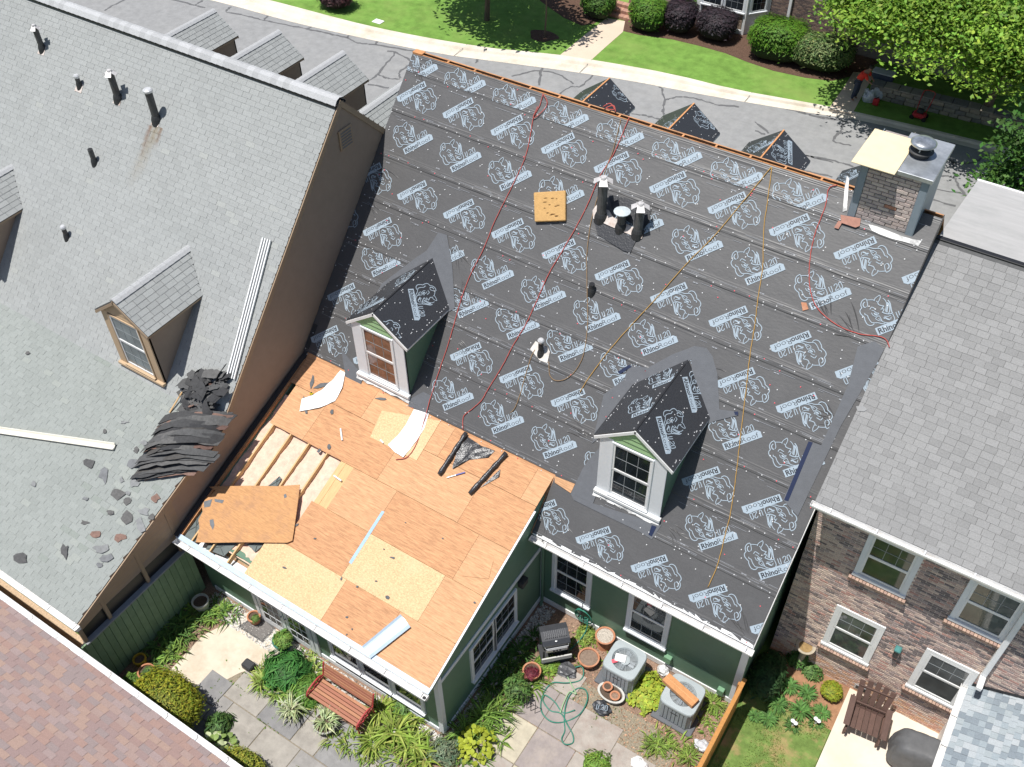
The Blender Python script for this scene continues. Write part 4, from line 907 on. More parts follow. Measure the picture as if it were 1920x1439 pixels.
# lap siding boards on the tall gable wall that rises above the green house's roof
k = 0; z = 2.6
while z < H-.2:
    ylo = LRY-(H-z-.12)/TA; yhi = LRY+(H-z-.12)/TA
    yroof = -(H-z)/TA                                        # hidden below the green roof beyond this
    if z < ZW0: ylo = LY0-(ZW0-z-.1)/TB if (ZW0-z) > .1 else LY0
    ylo = max(ylo, LYW+.2); yhi = min(yhi, yroof+.6 if z > 2.9 else -5)
    if z < ZW0-.1: yhi = -4.2
    if yhi-ylo > .1:
        MB().add([(XL, ylo, z), (XL, yhi, z), (XL, yhi, z+.172), (XL, ylo, z+.172), (XL+.022, ylo, z), (XL+.022, yhi, z), (XL+.006, yhi, z+.172), (XL+.006, ylo, z+.172)],
                 [(4,5,6,7),(0,1,5,4),(1,2,6,5),(3,0,4,7)]).build('siding_board', M_DARKTAN, left)
    z += .176; k += 1
for (ya, yb, za, zb) in ((LRY, LY0, H, ZW0), (LRY, 0.2, H, ZL(.2))):
    MB().prism([(XL+.02, ya, za-.01), (XL+.02, yb, zb-.01), (XL+.02, yb, zb-.2), (XL+.02, ya, za-.2)], (.03, 0, 0)).build('rake_board', M_TAN, left)
MB().prism([(XL+.02, LY0, ZW0-.01), (XL+.02, LYW, zlw(LYW)-.01), (XL+.02, LYW, zlw(LYW)-.18), (XL+.02, LY0, ZW0-.18)], (.03, 0, 0)).build('rake_board', M_TAN, left)
vp = HX(648, 258, XL+.03)
lv = MB().bbox((XL+.02, vp.y-.24, vp.z-.28), (XL+.06, vp.y+.24, vp.z+.28), .006).build('gable_vent', M_TAN, left)
for i in range(6): MB().box((XL+.055, vp.y-.19, vp.z-.23+i*.08), (XL+.068, vp.y+.19, vp.z-.19+i*.08)).build('louvre', mat('louvre', (0.16, 0.15, 0.15), .6), lv)
# roof decks
b = MB(); b.prism([(XL0, LRY, H-.005), (XL, LRY, H-.005), (XL, LY0, ZW0-.005), (XL0, LY0, ZW0-.005)], NM*-.04); b.prism([(XL0, LY0, ZW0-.005), (XL, LY0, ZW0-.005), (XL, LYW, zlw(LYW)-.005), (XL0, LYW, zlw(LYW)-.005)], (0, 0, -.05))
b.prism([(XL0, LRY, H-.005), (XL0, 3.9, ZL(3.9)), (XL, 3.9, ZL(3.9)), (XL, LRY, H-.005)], Vector((0, SA, CA))*-.04)
lroof = b.build('roof', M_DECKG, left)
g = (0.335, 0.345, 0.338)
def shade(c, k, w=(0, 0, 0)): return tuple(max(0, c[i]*k+w[i]) for i in range(3))
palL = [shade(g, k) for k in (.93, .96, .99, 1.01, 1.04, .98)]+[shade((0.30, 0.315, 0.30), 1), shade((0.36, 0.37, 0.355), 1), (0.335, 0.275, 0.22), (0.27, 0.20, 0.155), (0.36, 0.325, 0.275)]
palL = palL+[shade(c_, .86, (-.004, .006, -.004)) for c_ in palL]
rustpoly = [(272,238),(302,240),(292,262),(282,290),(268,312),(252,332),(240,352),(236,330),(258,295)]
def inpoly(x, y, P):
    c = False; n = len(P)
    for i in range(n):
        x1, y1 = P[i]; x2, y2 = P[i-1]
        if (y1 > y) != (y2 > y) and x < (x2-x1)*(y-y1)/(y2-y1)+x1: c = not c
    return c
dirty = [[(185,640),(240,660),(235,705),(195,720),(160,690)], [(125,880),(270,830),(330,900),(230,1010),(120,1060),(60,1040),(150,960)], [(150,960),(230,960),(235,1060),(160,1040)]]
def recolour(items, seed, rust=True):
    r = random.Random(seed); out = []
    for (o, ex, ey, ez, ci) in items:
        c = o+ex*.5+ey*.5; x, y, z = proj(c); nv = mnoise.noise((c.x*.55, c.y*.55, 3.1))+.5*mnoise.noise((c.x*1.7, c.y*1.7, 8))
        ci = int(max(0, min(5, 2.6+nv*2.6+r.uniform(-1.6, 1.6))))
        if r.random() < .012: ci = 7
        if c.y < LY0: ci += 11
        if rust and any(inpoly(x, y, d) for d in dirty) and r.random() < .22: ci = r.choice((6, 7, 7))+(11 if c.y < LY0 else 0)
        out.append((o, ex, ey, ez, ci))
    return out
nv = int((H-ZW0)/SA/.14)-1; P0 = Vector((XL0, LY0, ZW0))
dorm_l = []
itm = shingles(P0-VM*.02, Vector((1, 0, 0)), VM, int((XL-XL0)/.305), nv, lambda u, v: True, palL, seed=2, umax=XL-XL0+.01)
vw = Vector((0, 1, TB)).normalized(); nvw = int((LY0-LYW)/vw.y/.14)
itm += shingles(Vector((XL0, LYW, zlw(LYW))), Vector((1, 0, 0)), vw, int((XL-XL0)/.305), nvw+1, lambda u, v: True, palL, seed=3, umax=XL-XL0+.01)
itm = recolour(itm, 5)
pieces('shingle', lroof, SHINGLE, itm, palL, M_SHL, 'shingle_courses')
# ridge cap with the dark vent gap under it
MB().box((XL0, LRY-.19, H-.16), (XL+.02, LRY+.19, H-.13)).build('ridge_vent', M_BLK, left)
for q in (-1, 1):
    MB().prism([(XL0, LRY+q*.19, H-.17), (XL+.02, LRY+q*.19, H-.17), (XL+.02, LRY+q*.21, H-.15), (XL0, LRY+q*.21, H-.15)], (0, 0, .05)).build('ridge_vent_edge', M_BLK, left)
r = random.Random(6); x = XL0
while x < XL:
    k = r.uniform(.85, 1.1)*.42; m_ = mat('cap_%d' % int(k*20), (k, k*1.01, k*1.02), .95, .15, 30, .4, 120)
    x1 = min(x+.21, XL+.03); t0, t1 = .075, .055
    b = MB(); prof = [(-.2, -.15), (-.11, -.035), (0, .0), (.11, -.035), (.2, -.15)]
    vs = [Vector((x, LRY+a, H+.055+c_+.012)) for a, c_ in prof]+[Vector((x1, LRY+a, H+.055+c_)) for a, c_ in prof]+[Vector((x, LRY+a, H+.045+c_)) for a, c_ in prof]
    b.add(vs, [(i, 5+i, 6+i, i+1) for i in range(4)]+[(10+i, i, i+1, 11+i) for i in range(4)]); b.build('ridge_cap', m_, lroof); x += .205
# eave gutter of the low part
gutter(-9, XL+.1, LYW-.01, zlw(LYW)-.02, left)
trim2 = lambda lo, hi, n_, m_: MB().bbox(lo, hi, .006).build(n_, m_, left)
trim2((-9, LYW+.03, zlw(LYW)-.22), (XL, LYW+.06, zlw(LYW)-.03), 'fascia', M_TANTRIM)
MB().box((-9, LYW+.45, 0), (XL-.1, LYW+.6, 2.6)).build('wall', M_TANTRIM, left)
# dormers
RIDGEY[0] = LRY
LMT = dict(wall=M_DARKTAN, roof=M_DECKG, trim=M_TAN, corner=M_TANTRIM, gable=M_TANTRIM, fw=.26, sill=M_TANTRIM, glass=glassmat('clear_window', (0.13, 0.15, 0.16)))
def dorm_shingles(d_, rf, seed, right=(1,)):
    its = []
    for q in (0, 1):
        A, B, Cc, D, nn = rf[q]; along = (B-A).normalized(); up = (A-D); L = up.length; up = up.normalized()
        n2 = along.cross(up); eu = along if n2.dot(nn) > 0 else -along
        Lr = (B-A).length; Lc = (Cc-D).length; rr_ = random.Random(seed+q)
        o0 = D if eu.dot(along) > 0 else D+along*Lr
        e = .155; nr = int(L/e)+1
        for j in range(nr):
            ln = Lc+(Lr-Lc)*((j+.5)*e/L); u = -rr_.random()*.3
            while u < ln:
                a = max(u, 0); b_ = min(u+.30, ln)
                if b_-a > .03:
                    p = D+along*a+up*(j*e)+nn*.004; ex = along*(b_-a-.004)
                    if eu.dot(along) < 0: p = p+ex; ex = -ex
                    its.append((p, ex, up*min(e*1.02, L-j*e+.01), nn*(.010+.004*rr_.random()), rr_.randrange(6)))
                u += .305
    pieces('shingle', d_, SHINGLE, its, palL, M_SHG, 'shingle_courses', limit=0 if False else 300)
    A, B = rf[0][0], rf[0][1]; n = int((B-A).length/.2)
    for i in range(n):
        p, q_ = A.lerp(B, i/n), A.lerp(B, (i+1.05)/n); b = MB()
        prof = [(-.13, -.085), (-.06, -.02), (0, .012), (.06, -.02), (.13, -.085)]
        vs = [p+Vector((a, 0, c_+.034)) for a, c_ in prof]+[q_+Vector((a, 0, c_+.022)) for a, c_ in prof]
        b.add(vs, [(k, 5+k, 6+k, k+1) for k in range(4)]+[(0, 1, 2, 3, 4)]); b.build('ridge_cap', MATS['cap_8'] if 'cap_8' in MATS else M_SHG, d_)
for k, xx in enumerate((-2.93, -10.05)):
    d_, rf = dormer(left, xx, -8.80, 7.49, .80, -1, ZL, LMT, fo=.09, band=.12); dorm_shingles(d_, rf, 10+k)
for k, xx in enumerate((-11.35, -8.35, -5.58, -2.72)):
    d_, rf = dormer(left, xx, 3.15, 8.0, .78, 1, ZL, LMT, win=False); dorm_shingles(d_, rf, 20+k)
RIDGEY[0] = 0.0
# vent pipes
def hgt(P, px, py):                                           # height of the pixel above P on the vertical through P
    best = min((abs(proj((P.x, P.y, P.z+h))[1]-py), h) for h in [i*.02 for i in range(5, 90)]); return best[1]
for (bx, by, tx, ty, rad, cap, fl) in ((80,93,75,55,.08,'hood',1), (150,163,146,145,.065,'round',1), (222,186,205,140,.095,'hood',1), (294,226,265,172,.10,'round',1), (178,306,168,280,.07,'open',0), (126,446,112,428,.065,'round',0)):
    P = HL(bx, by); pipe(left, P, rad, hgt(P, tx, ty), cap, dark=mat('weathered_pipe', (0.075, 0.075, 0.075), .6, .3, 9, stain=(0.10, 0.07, 0.05), stain_scale=5, stain_amt=.6))
    if fl:
        v = VM; c = P-VM*.16; b = MB(); b.prism([c+Vector((-.14, 0, 0))+NM*.02, c+Vector((.14, 0, 0))+NM*.02, P+Vector((.12, 0, 0))+VM*.1+NM*.02, P+Vector((-.12, 0, 0))+VM*.1+NM*.02], NM*-.008); b.build('lead_flashing', M_LEAD, left)
# porch side: green boards, sill, dark screened openings, posts
y = -11.05; k = 0
FN = [mat('green_board', (0.21, 0.31, 0.19), .7, .12, 5), mat('green_board_b', (0.185, 0.28, 0.17), .7, .12, 5)]
while y > -14.5:
    MB().bbox((XL-.02, y-.172, .05), (XL+.03, y, 1.98), .006).build('board', FN[k % 2], left); y -= .18; k += 1
MB().box((XL-.06, -14.5, .04), (XL-.02, -11.05, 1.98)).build('board_backing', M_IN, left)
MB().bbox((XL-.08, -14.4, 1.98), (XL+.10, -11.1, 2.04), .01).build('sill', mat('grey_sill', (0.27, 0.28, 0.29), .7, .15), left)
MB().prism([(XL-.05, -14.3, 2.04), (XL-.05, -11.1, 2.04), (XL-.05, -11.1, zlw(-11.1)-.3), (XL-.05, -14.3, zlw(-14.3)-.2)], (-.01, 0, 0)).build('screen', M_BLK, left)
for yy in (-11.2, -12.32, -13.55, -14.3): MB().bbox((XL-.03, yy-.1, 2.04), (XL+.035, yy, zlw(yy)-.14), .006).build('post', M_TAN, left)
MB().prism([(XL, -14.32, zlw(-14.32)-.17), (XL, -11.0, zlw(-11.0)-.17), (XL, -11.0, 2.95), (XL, -14.32, 2.5)], (.02, 0, 0)).build('header', M_TAN, left)
# low green fence running on to the red roof
fence = thing('garden_fence', 'green board fence in the shade between the porch and the red roof', 'fence', (.0, -14.7, 0))
y = -14.5; k = 0
while y > -15.6:
    MB().bbox((XL-.02, y-.15, .03), (XL+.02, y-.004, 1.55), .006).build('board', FN[k % 2], fence); y -= .155; k += 1
MB().box((XL-.07, -15.6, 1.2), (XL-.022, -14.5, 1.3)).build('rail', FN[0], fence)
# ================================================================== brick house on the right
BY, BE, TBk = -4.42, -4.9, .747; BX0, BX1 = 13.72, 23.0; ZBE = 6.69
zb_ = lambda y: ZBE+TBk*(y-BE)
brick = thing('brick_house', 'brick house with light grey shingle roof and white windows, on the right', 'house', (18, -4.4, 0))
M_MORT = mat('mortar', (0.72, 0.63, 0.55), .95, .12, 14, .3, 90)
b = MB(); b.box((BX0, BY, 0), (BX1, BY+.2, ZBE-.1)); b.prism([(BX0, BY+.2, 0), (BX0, 5, 0), (BX0, 5, 6.5), (BX0, 0, zb_(0)-.1), (BX0, BY+.2, ZBE-.2)], (.15, 0, 0)); b.build('wall', M_MORT, brick)
# windows from the photograph's outer trim corners
WN = []
for pl, pr, tp in (((1601,1071),(1690,1114),(1633,992)), ((1776,1155),(1871,1200),(1826,1078)), ((1540,1205),(1616,1242),(1570,1133)), ((1698,1285),(1777,1322),(1737,1216))):
    a, b_, t = HY(*pl, BY), HY(*pr, BY), HY(*tp, BY); WN.append([min(a.x, t.x)*.3+max(a.x, t.x)*.7, b_.x, min(a.z, b_.z), t.z])
x0u = WN[0][0]; WN[0][2] = WN[1][2] = 4.38; WN[0][3] = WN[1][3] = 6.0; WN[2][2] = WN[3][2] = 1.30; WN[2][3] = WN[3][3] = 3.02
for w_ in WN: w_[1] = w_[0]+1.16
pal = [(0.46,0.33,0.285),(0.31,0.24,0.215),(0.54,0.41,0.35),(0.20,0.165,0.16),(0.46,0.27,0.225),(0.60,0.47,0.39),(0.39,0.31,0.285),(0.52,0.31,0.24),(0.56,0.35,0.235)]
r = random.Random(21); it = []; z = .0; j = 0; bw, bh = .213, .0677
while z < ZBE-.15:
    x = BX0-(j % 2)*bw/2
    while x < 20.6:
        a, b_ = x, x+bw-.010; segs = [(a, b_)]
        for (wa, wb, wz, wt) in WN:
            if z+bh > wz-.02 and z < wt+.02:
                ns = []
                for (p, q) in segs:
                    if q <= wa or p >= wb: ns.append((p, q))
                    else:
                        if p < wa: ns.append((p, wa-.004))
                        if q > wb: ns.append((wb+.004, q))
                segs = ns
        for (p, q) in segs:
            if q-p > .03:
                nn_ = mnoise.noise((x*.5, z*.5, 4)); ci = r.choice((0, 0, 1, 2, 3, 4, 5, 6, 6)) if r.random() < .75 else (3 if nn_ > 0 else 5)
                if z < .55: ci = r.choice((5, 8, 8, 2, 7))
                p = max(p, BX0+.004)
                if q-p < .03: continue
                it.append((Vector((p, BY, z)), Vector((q-p, 0, 0)), Vector((0, 0, bh-.016)), Vector((0, -(.008+r.uniform(-.002, .003)), 0)), ci))
        x += bw
    z += bh; j += 1
pieces('brick', brick, BRICK, it, pal, M_BRICKT, 'brick_courses')
for k, (wa, wb, wz, wt) in enumerate(WN):
    window(brick, (wa+.12, BY+.0, wz+.12), (1, 0, 0), (0, -1, 0), wb-wa-.24, wt-wz-.22, cols=3, rows=2, tr=.12, frame=M_WHITE if k > 1 else M_TRIM, lower_grid=False, proud=.035, glass=glassmat('reflecting_glass', (0.035, 0.05, 0.035)) if k < 2 else glassmat('screen_glass', (0.07, 0.075, 0.075)))
    # rowlock brick sill
    n = 16
    for i in range(n):
        xx = wa-.06+i*(wb-wa+.12)/n; M = Matrix.Translation((xx, BY, wz-.02)) @ Matrix.Rotation(math.radians(12), 4, 'X')
        MB().bbox((0.003, -.13, -.115), ((wb-wa+.12)/n-.006, .0, 0), .004, 0, M).build('sill_brick', mat('sill_brick_%d' % (i % 3), ((0.38,0.255,0.195),(0.33,0.22,0.175),(0.42,0.29,0.22))[i % 3], .9, .12, 12), brick)
# roof
UB = Vector((0, 1, TBk)).normalized(); NB = Vector((0, -TBk, 1)).normalized()
b = MB(); b.prism([(BX0-.06, BE, ZBE), (BX1, BE, ZBE), (BX1, 0, zb_(0)), (BX0-.06, 0, zb_(0))], NB*-.04); broof = b.build('roof', M_DECKG, brick)
palB = [shade((0.28, 0.277, 0.273), k) for k in (.90, .95, .98, 1.02, 1.06, 1.0)]
itm = shingles(Vector((BX0-.06, BE, ZBE)), Vector((1, 0, 0)), UB, int((BX1-BX0)/.24), int((0-BE)/UB.y/.143), lambda u, v: u < 7.6, palB, umax=8, w=.24, e=.143, t=.008, seed=31, rnd=1.0)
pieces('shingle', broof, SHINGLE, itm, palB, M_SHG, 'shingle_courses')
MB().bbox((BX0-.05, -.03, zb_(0)-.01), (BX1, .10, zb_(0)+.03), .01).build('ridge_vent', M_BLK, brick)
b = MB(); b.prism([(BX0-.02, .08, zb_(0)+.03), (BX1, .08, zb_(0)+.03), (BX1, 4.6, 9.15), (BX0-.02, 4.6, 9.15)], (0, 0, -.06)); b.build('front_roof', mat('pale_roof', (0.42, 0.41, 0.40), .95, .08, 3, .3, 120, stain=(0.32, 0.32, 0.31), stain_scale=1.0, stain_amt=.6, stretch=(.4, 2, 2)), brick)
MB().bbox((BX0-.03, 4.6, 9.06), (BX1, 4.66, 9.18), .01).build('front_fascia', M_WHITE, brick)
bg_ = gutter(BX0-.12, BX1, BE-.01, ZBE-.01, brick, w=.12)
MB().box((BX0, BE+.02, ZBE-.24), (BX1, BE+.05, ZBE-.02)).build('fascia', M_WHITE, brick); MB().box((BX0, BE+.05, ZBE-.24), (BX1, BY, ZBE-.22)).build('soffit', M_WHITE, brick)
P = HY(1868, 1232, BY-.08)
MB().bbox((P.x-.06, BY-.13, 3.15), (P.x+.06, BY-.03, ZBE-.1), .01).build('downpipe', M_WHITE, brick); MB().bbox((P.x-.062, BY-.45, 3.02), (P.x+.062, BY-.03, 3.14), .012).build('downpipe_shoe', M_WHITE, brick)
lp = HY(1684, 1218, BY-.07); lan = MB().bbox((lp.x-.075, BY-.17, lp.z-.02), (lp.x+.075, BY, lp.z+.06), .02).build('wall_lantern', mat('verdigris', (0.07, 0.22, 0.21), .5, .2), brick)
MB().bbox((lp.x-.055, BY-.14, lp.z-.3), (lp.x+.055, BY-.02, lp.z-.02), .015).build('lantern_glass', M_RUBBER, lan)
fv = HY(1604, 1284, BY); MB().bbox((fv.x-.02, BY-.03, .14), (fv.x+.36, BY, .32), .006).build('foundation_vent', M_METAL, brick); MB().box((fv.x+.02, BY-.035, .17), (fv.x+.32, BY-.029, .29)).build('vent_mesh', M_BLK, brick)
MB().box((BX0, BY-.012, .0), (BX0+.02, BY, .01)).build('base_flashing', M_METAL, brick)
# lower blue-grey roof, eave towards the terrace
LX, LZ, LS = 18.02, 2.45, .42; EU = Vector((1, 0, LS)).normalized(); NL = Vector((-LS, 0, 1)).normalized()
b = MB(); b.prism([(LX, -14, LZ), (LX, BY, LZ), (22, BY, LZ+LS*(22-LX)), (22, -14, LZ+LS*(22-LX))], NL*-.04); low = b.build('low_roof', M_DECKG, brick)
palU = [(0.30,0.345,0.375),(0.36,0.40,0.425),(0.25,0.29,0.32),(0.33,0.37,0.39),(0.40,0.43,0.45),(0.22,0.255,0.285)]
itm = shingles(Vector((LX, BY, LZ)), Vector((0, -1, 0)), EU, 42, 20, lambda u, v: u < 9.4, palU, w=.16, e=.143, t=.010, seed=41, rnd=1.6)
pieces('low_shingle', low, SHINGLE, itm, palU, M_SHG, 'low_shingle_courses')
b = MB(); w_, h_ = .13, .11
prof = [(0, 0), (0, -h_), (-w_*.75, -h_), (-w_, -h_*.3), (-w_, 0), (-w_-.012, 0), (-w_-.012, -h_*.35), (-w_*.78, -h_-.01), (.008, -h_-.01), (.008, 0)]
pts = [Vector((LX-.005+a, BY-.05, LZ-.02+c_)) for a, c_ in prof]; n = len(pts); b.add(pts+[p+Vector((0, -9.5, 0)) for p in pts], [(i, (i+1) % n, n+(i+1) % n, n+i) for i in range(n)]); lg = b.build('low_gutter', M_GUT, brick)
for i in range(5): MB().box((LX-.14, BY-.9-i*.8, LZ-.024), (LX+.02, BY-.875-i*.8, LZ-.012)).build('gutter_strap', M_TRIM, lg)
MB().box((LX+.05, -13.9, 0), (LX+.2, BY, LZ-.1)).build('low_wall', M_WHITE, brick)
b = MB(); pr = [(LX-.02, LZ+.0), (LX+1.2, LZ+LS*1.2), (LX+2.6, LZ+LS*2.6)]
for (xa_, za), (xc, zc) in zip(pr, pr[1:]): b.prism([(xa_, BY-.012, za), (xc, BY-.012, zc), (xc, BY-.012, zc+.10), (xa_, BY-.012, za+.10)], (0, -.02, 0))
b.build('step_flashing', M_BLK, brick)
# ================================================================== red-brown shingled building at the lower left
RY, RZ, RS = -14.83, 2.62, .34; UR = Vector((0, -1, RS)).normalized(); NR = Vector((0, RS, 1)).normalized()
red_b = thing('red_roofed_building', 'low building with reddish brown shingle roof and white gutter, lower left corner', 'building', (1, -16, 0))
b = MB(); b.prism([(-10, RY, RZ), (-10, -23, RZ+RS*(-RY-(-23)*-1)*-1 if False else RZ+RS*(23+RY)), (9, -23, RZ+RS*(23+RY)), (9, RY, RZ)], NR*-.04); rroof = b.build('roof', M_DECKG, red_b)
palR = [(0.325,0.225,0.20),(0.35,0.255,0.225),(0.31,0.225,0.21),(0.34,0.26,0.245),(0.37,0.26,0.215),(0.295,0.235,0.225),(0.35,0.235,0.20)]
itm = shingles(Vector((9, RY, RZ)), Vector((-1, 0, 0)), UR, 63, 58, lambda u, v: u < 19, palR, w=.305, e=.143, t=.007, seed=51, rnd=.9)
pieces('shingle', rroof, SHINGLE, itm, palR, M_SHG, 'shingle_courses')
gutter(-10, 9, RY+.01, RZ-.02, red_b, w=.13, sides=-1)
MB().box((-10, RY+.02, RZ-.2), (9, RY-.02, RZ-.03)).build('fascia', M_WHITE, red_b)
MB().box((-9.6, -22.5, 0), (8.6, RY-.35, RZ-.1)).build('wall', M_TAN, red_b)
# ================================================================== cedar fence between the two yards
cf = thing('cedar_fence', 'orange cedar board fence dividing the green house yard from the brick house garden', 'fence', (13.66, -8, 0))
y = -6.52; k = 0; r = random.Random(2)
CED = [mat('cedar_%d' % i, c, .75, .15, 8, .1, 60, stretch=(3, 3, .6)) for i, c in enumerate(((0.46,0.215,0.06),(0.41,0.185,0.05),(0.50,0.245,0.075)))]
while y > -14:
    MB().bbox((13.645+r.uniform(0, .006), y-.138, .03), (13.67, y-.003, 1.55+r.uniform(-.012, .012)), .004).build('board', CED[k % 3], cf); y -= .141; k += 1
for z in (.35, 1.2): MB().box((13.60, -14, z), (13.643, -6.5, z+.09)).build('rail', CED[1], cf)
MB().bbox((13.60, -14, 1.555), (13.70, -6.5, 1.585), .006).build('cap_rail', CED[0], cf)
for yy in (-6.6, -9, -11.4): MB().box((13.55, yy-.09, 0), (13.6, yy, 1.5)).build('post', CED[1], cf)
# ================================================================== foliage tools
def leafmesh(name, C, size, cols, up=.55, elong=1.7, wid=.5, seed=0, material=None):
    r = np.random.default_rng(seed); n = len(C); C = np.asarray(C, float)
    N = r.normal(size=(n, 3)); N[:, 2] = np.abs(N[:, 2])+up*1.6; N /= np.linalg.norm(N, axis=1)[:, None]
    A = r.normal(size=(n, 3)); A -= N*(A*N).sum(1)[:, None]; A /= np.linalg.norm(A, axis=1)[:, None]; B = np.cross(N, A)
    s = (np.asarray(size)*np.ones(n)*r.uniform(.7, 1.3, n))[:, None]
    V = np.stack((C-A*s*elong*.5, C+B*s*wid*.5+N*s*.08, C+A*s*elong*.5, C-B*s*wid*.5+N*s*.08), 1).reshape(-1, 3)
    me = bpy.data.meshes.new(name); me.vertices.add(4*n); me.vertices.foreach_set('co', V.astype(np.float32).ravel())
    me.loops.add(4*n); me.loops.foreach_set('vertex_index', np.arange(4*n, dtype=np.int32)); me.polygons.add(n)
    me.polygons.foreach_set('loop_start', np.arange(0, 4*n, 4, dtype=np.int32)); me.update(calc_edges=True)
    me.materials.append(material or M_LEAF); c4 = np.concatenate((np.asarray(cols, float), np.ones((n, 1))), 1); settint(me, np.repeat(c4, 4, axis=0)); return me
def leafcols(n, base, var, r, clump=None):
    k = (1+r.normal(0, var, n))[:, None]; c = np.array(base)[None]*np.clip(k, .45, 1.8)
    if clump is not None: c = c*clump[:, None]
    c[:, 0] *= 1+r.normal(0, .12, n); return np.clip(c, .004, .9)
def tree(name, label, base, zc, rad, nclump, nleaf, lsize, col, cr=.8, trunk=.16, group=None, seed=1, var=.25, flat=.45, lean=(0, 0), trunk_col=None, low=-1.0):
    r = np.random.default_rng(seed); base = Vector(base); t = thing(name, label, 'tree', base, group)
    bark = trunk_col or mat('bark', (0.13, 0.095, 0.07), .9, .3, 14, .8, 30, stretch=(1, 1, .3))
    top = Vector((base.x+lean[0], base.y+lean[1], zc)); b = MB()
    path = [base+Vector((0, 0, -.1)), base.lerp(top, .35)+Vector((.06, .04, 0)), base.lerp(top, .7), top+Vector((0, 0, rad[2]*.5))]
    b.tube(catmull(path, 5), [trunk*(1-.7*i/15) for i in range(16)], 10); cl = []
    for i in range(nclump):
        d = r.normal(size=3); d /= np.linalg.norm(d)
        if d[2] < low: d[2] *= -1
        k = r.uniform(.45, 1.0)**.6; cl.append(np.array(top)+d*np.array(rad)*k)
    for i in range(0, nclump, max(1, nclump//16)):
        c = Vector(cl[i]); s = base.lerp(top, r.uniform(.55, 1.0)); b.tube(catmull([s, s.lerp(c, .5)+Vector((0, 0, .2)), c], 3), [trunk*.35, trunk*.3, trunk*.24, trunk*.18, trunk*.14, trunk*.1, trunk*.06], 6)
    b.build('trunk', bark, t)
    C = []; K = []
    for c in cl:
        n = int(nleaf*r.uniform(.6, 1.4)); q = r.normal(size=(n, 3))*np.array((1, 1, flat))*cr*.55; C.append(c+q)
        K.append(np.ones(n)*r.uniform(.78, 1.22))
    C = np.concatenate(C); K = np.concatenate(K); n = len(C)
    link('crown', leafmesh('crown', C, lsize, leafcols(n, col, var, r, K), seed=seed, elong=1.35, wid=.75), t); return t
def hedge(name, label, c, rx, ry, h, col, n, lsize=.07, sq=3.5, group=None, seed=1, cat='shrub', z0=.0, var=.28, core=(0.02, 0.03, 0.012), rot=0.0, fuzz=.04, topcol=None, up=.5):
    """clipped shrub: dark twiggy core and a shell of small leaves on a rounded box."""
    r = np.random.default_rng(seed); c = Vector((c[0], c[1], z0)); t = thing(name, label, cat, c, group)
    d = r.normal(size=(n, 3)); d[:, 2] = np.where(d[:, 2] < -.2, -d[:, 2], d[:, 2]); a = np.abs(d)/np.array((1, 1, 1))
    L = (a[:, 0]**sq+a[:, 1]**sq+a[:, 2]**sq)**(1/sq); p = d/L[:, None]
    bump = np.array([mnoise.noise(Vector(q*2.2+seed)) for q in p])
    k = 1+bump*.07+r.normal(0, fuzz, n)-np.abs(r.normal(0, .03, n)); P = p*np.array((rx, ry, h*.5))*k[:, None]
    ca, sa = math.cos(rot), math.sin(rot); P = np.stack((P[:, 0]*ca-P[:, 1]*sa, P[:, 0]*sa+P[:, 1]*ca, P[:, 2]), 1)
    P = P+np.array((c.x, c.y, z0+h*.5)); P[:, 2] = np.maximum(P[:, 2], z0+.02)
    cols = leafcols(n, col, var, r)
    if topcol is not None: m_ = r.random(n) < .5; cols[m_] = leafcols(int(m_.sum()), topcol, var, r)
    link('foliage', leafmesh('foliage', P, lsize, cols, up=up, seed=seed), t)
    bm = bmesh.new(); bmesh.ops.create_icosphere(bm, subdivisions=3, radius=1)
    for v in bm.verts:
        q = v.co; L_ = (abs(q.x)**sq+abs(q.y)**sq+abs(q.z)**sq)**(1/sq); q = q/L_*.90; x, y = q.x*rx, q.y*ry
        v.co = Vector((c.x+x*ca-y*sa, c.y+x*sa+y*ca, z0+h*.5+q.z*h*.5))
    MB().bm(bm).build('twigs', mat('twigs_%s' % name, core, .95, .4, 20), t); return t
# ---------------------------------------------------------------- across the road
HG = 'clipped shrubs along the house across the road'
def at(px, py, dy=0.0, z=.11): p = HZ(px, py, z); return (p.x, p.y+dy)
hedge('round_shrub', 'clipped green shrub left of the front walk and its brick steps', at(1108, 42, .75), .82, .75, 1.35, (0.075,0.165,0.022), 2600, .10, group=HG, seed=1, z0=.1)
hedge('round_shrub', 'clipped bright green shrub just right of the front walk', at(1200, 66, .75), .88, .8, 1.6, (0.10,0.215,0.022), 3000, .10, group=HG, seed=2, z0=.1)
hedge('purple_shrub', 'dark purple shrub touching the bright green one by the walk', at(1259, 70, .8), .80, .8, 1.5, (0.043,0.030,0.038), 3000, .10, group=HG, seed=3, z0=.1, core=(.012,.01,.012))
hedge('purple_shrub', 'rounder dark purple shrub in front of the bay window', at(1328, 84, .8), .95, .85, 1.45, (0.046,0.034,0.042), 3200, .10, sq=3, group=HG, seed=4, z0=.1, core=(.012,.01,.012))
hedge('box_hedge', 'large boxy bright green hedge right of the bay window', at(1438, 122, .95), 1.25, 1.0, 1.75, (0.095,0.21,0.018), 5200, .10, sq=5, group=HG, seed=5, z0=.1, rot=.12)
hedge('box_hedge', 'paler speckled hedge beside the big tree', at(1520, 142, .9), 1.45, .95, 1.55, (0.10,0.17,0.045), 5200, .10, sq=3.2, group=HG, seed=6, z0=.1, topcol=(0.20,0.26,0.10), rot=.12)
hedge('low_shrub', 'green shrub behind the two purple ones under the bay window', at(1292, 40, 1.2), .9, .6, 1.0, (0.085,0.18,0.03), 1800, .10, seed=7, z0=.1)
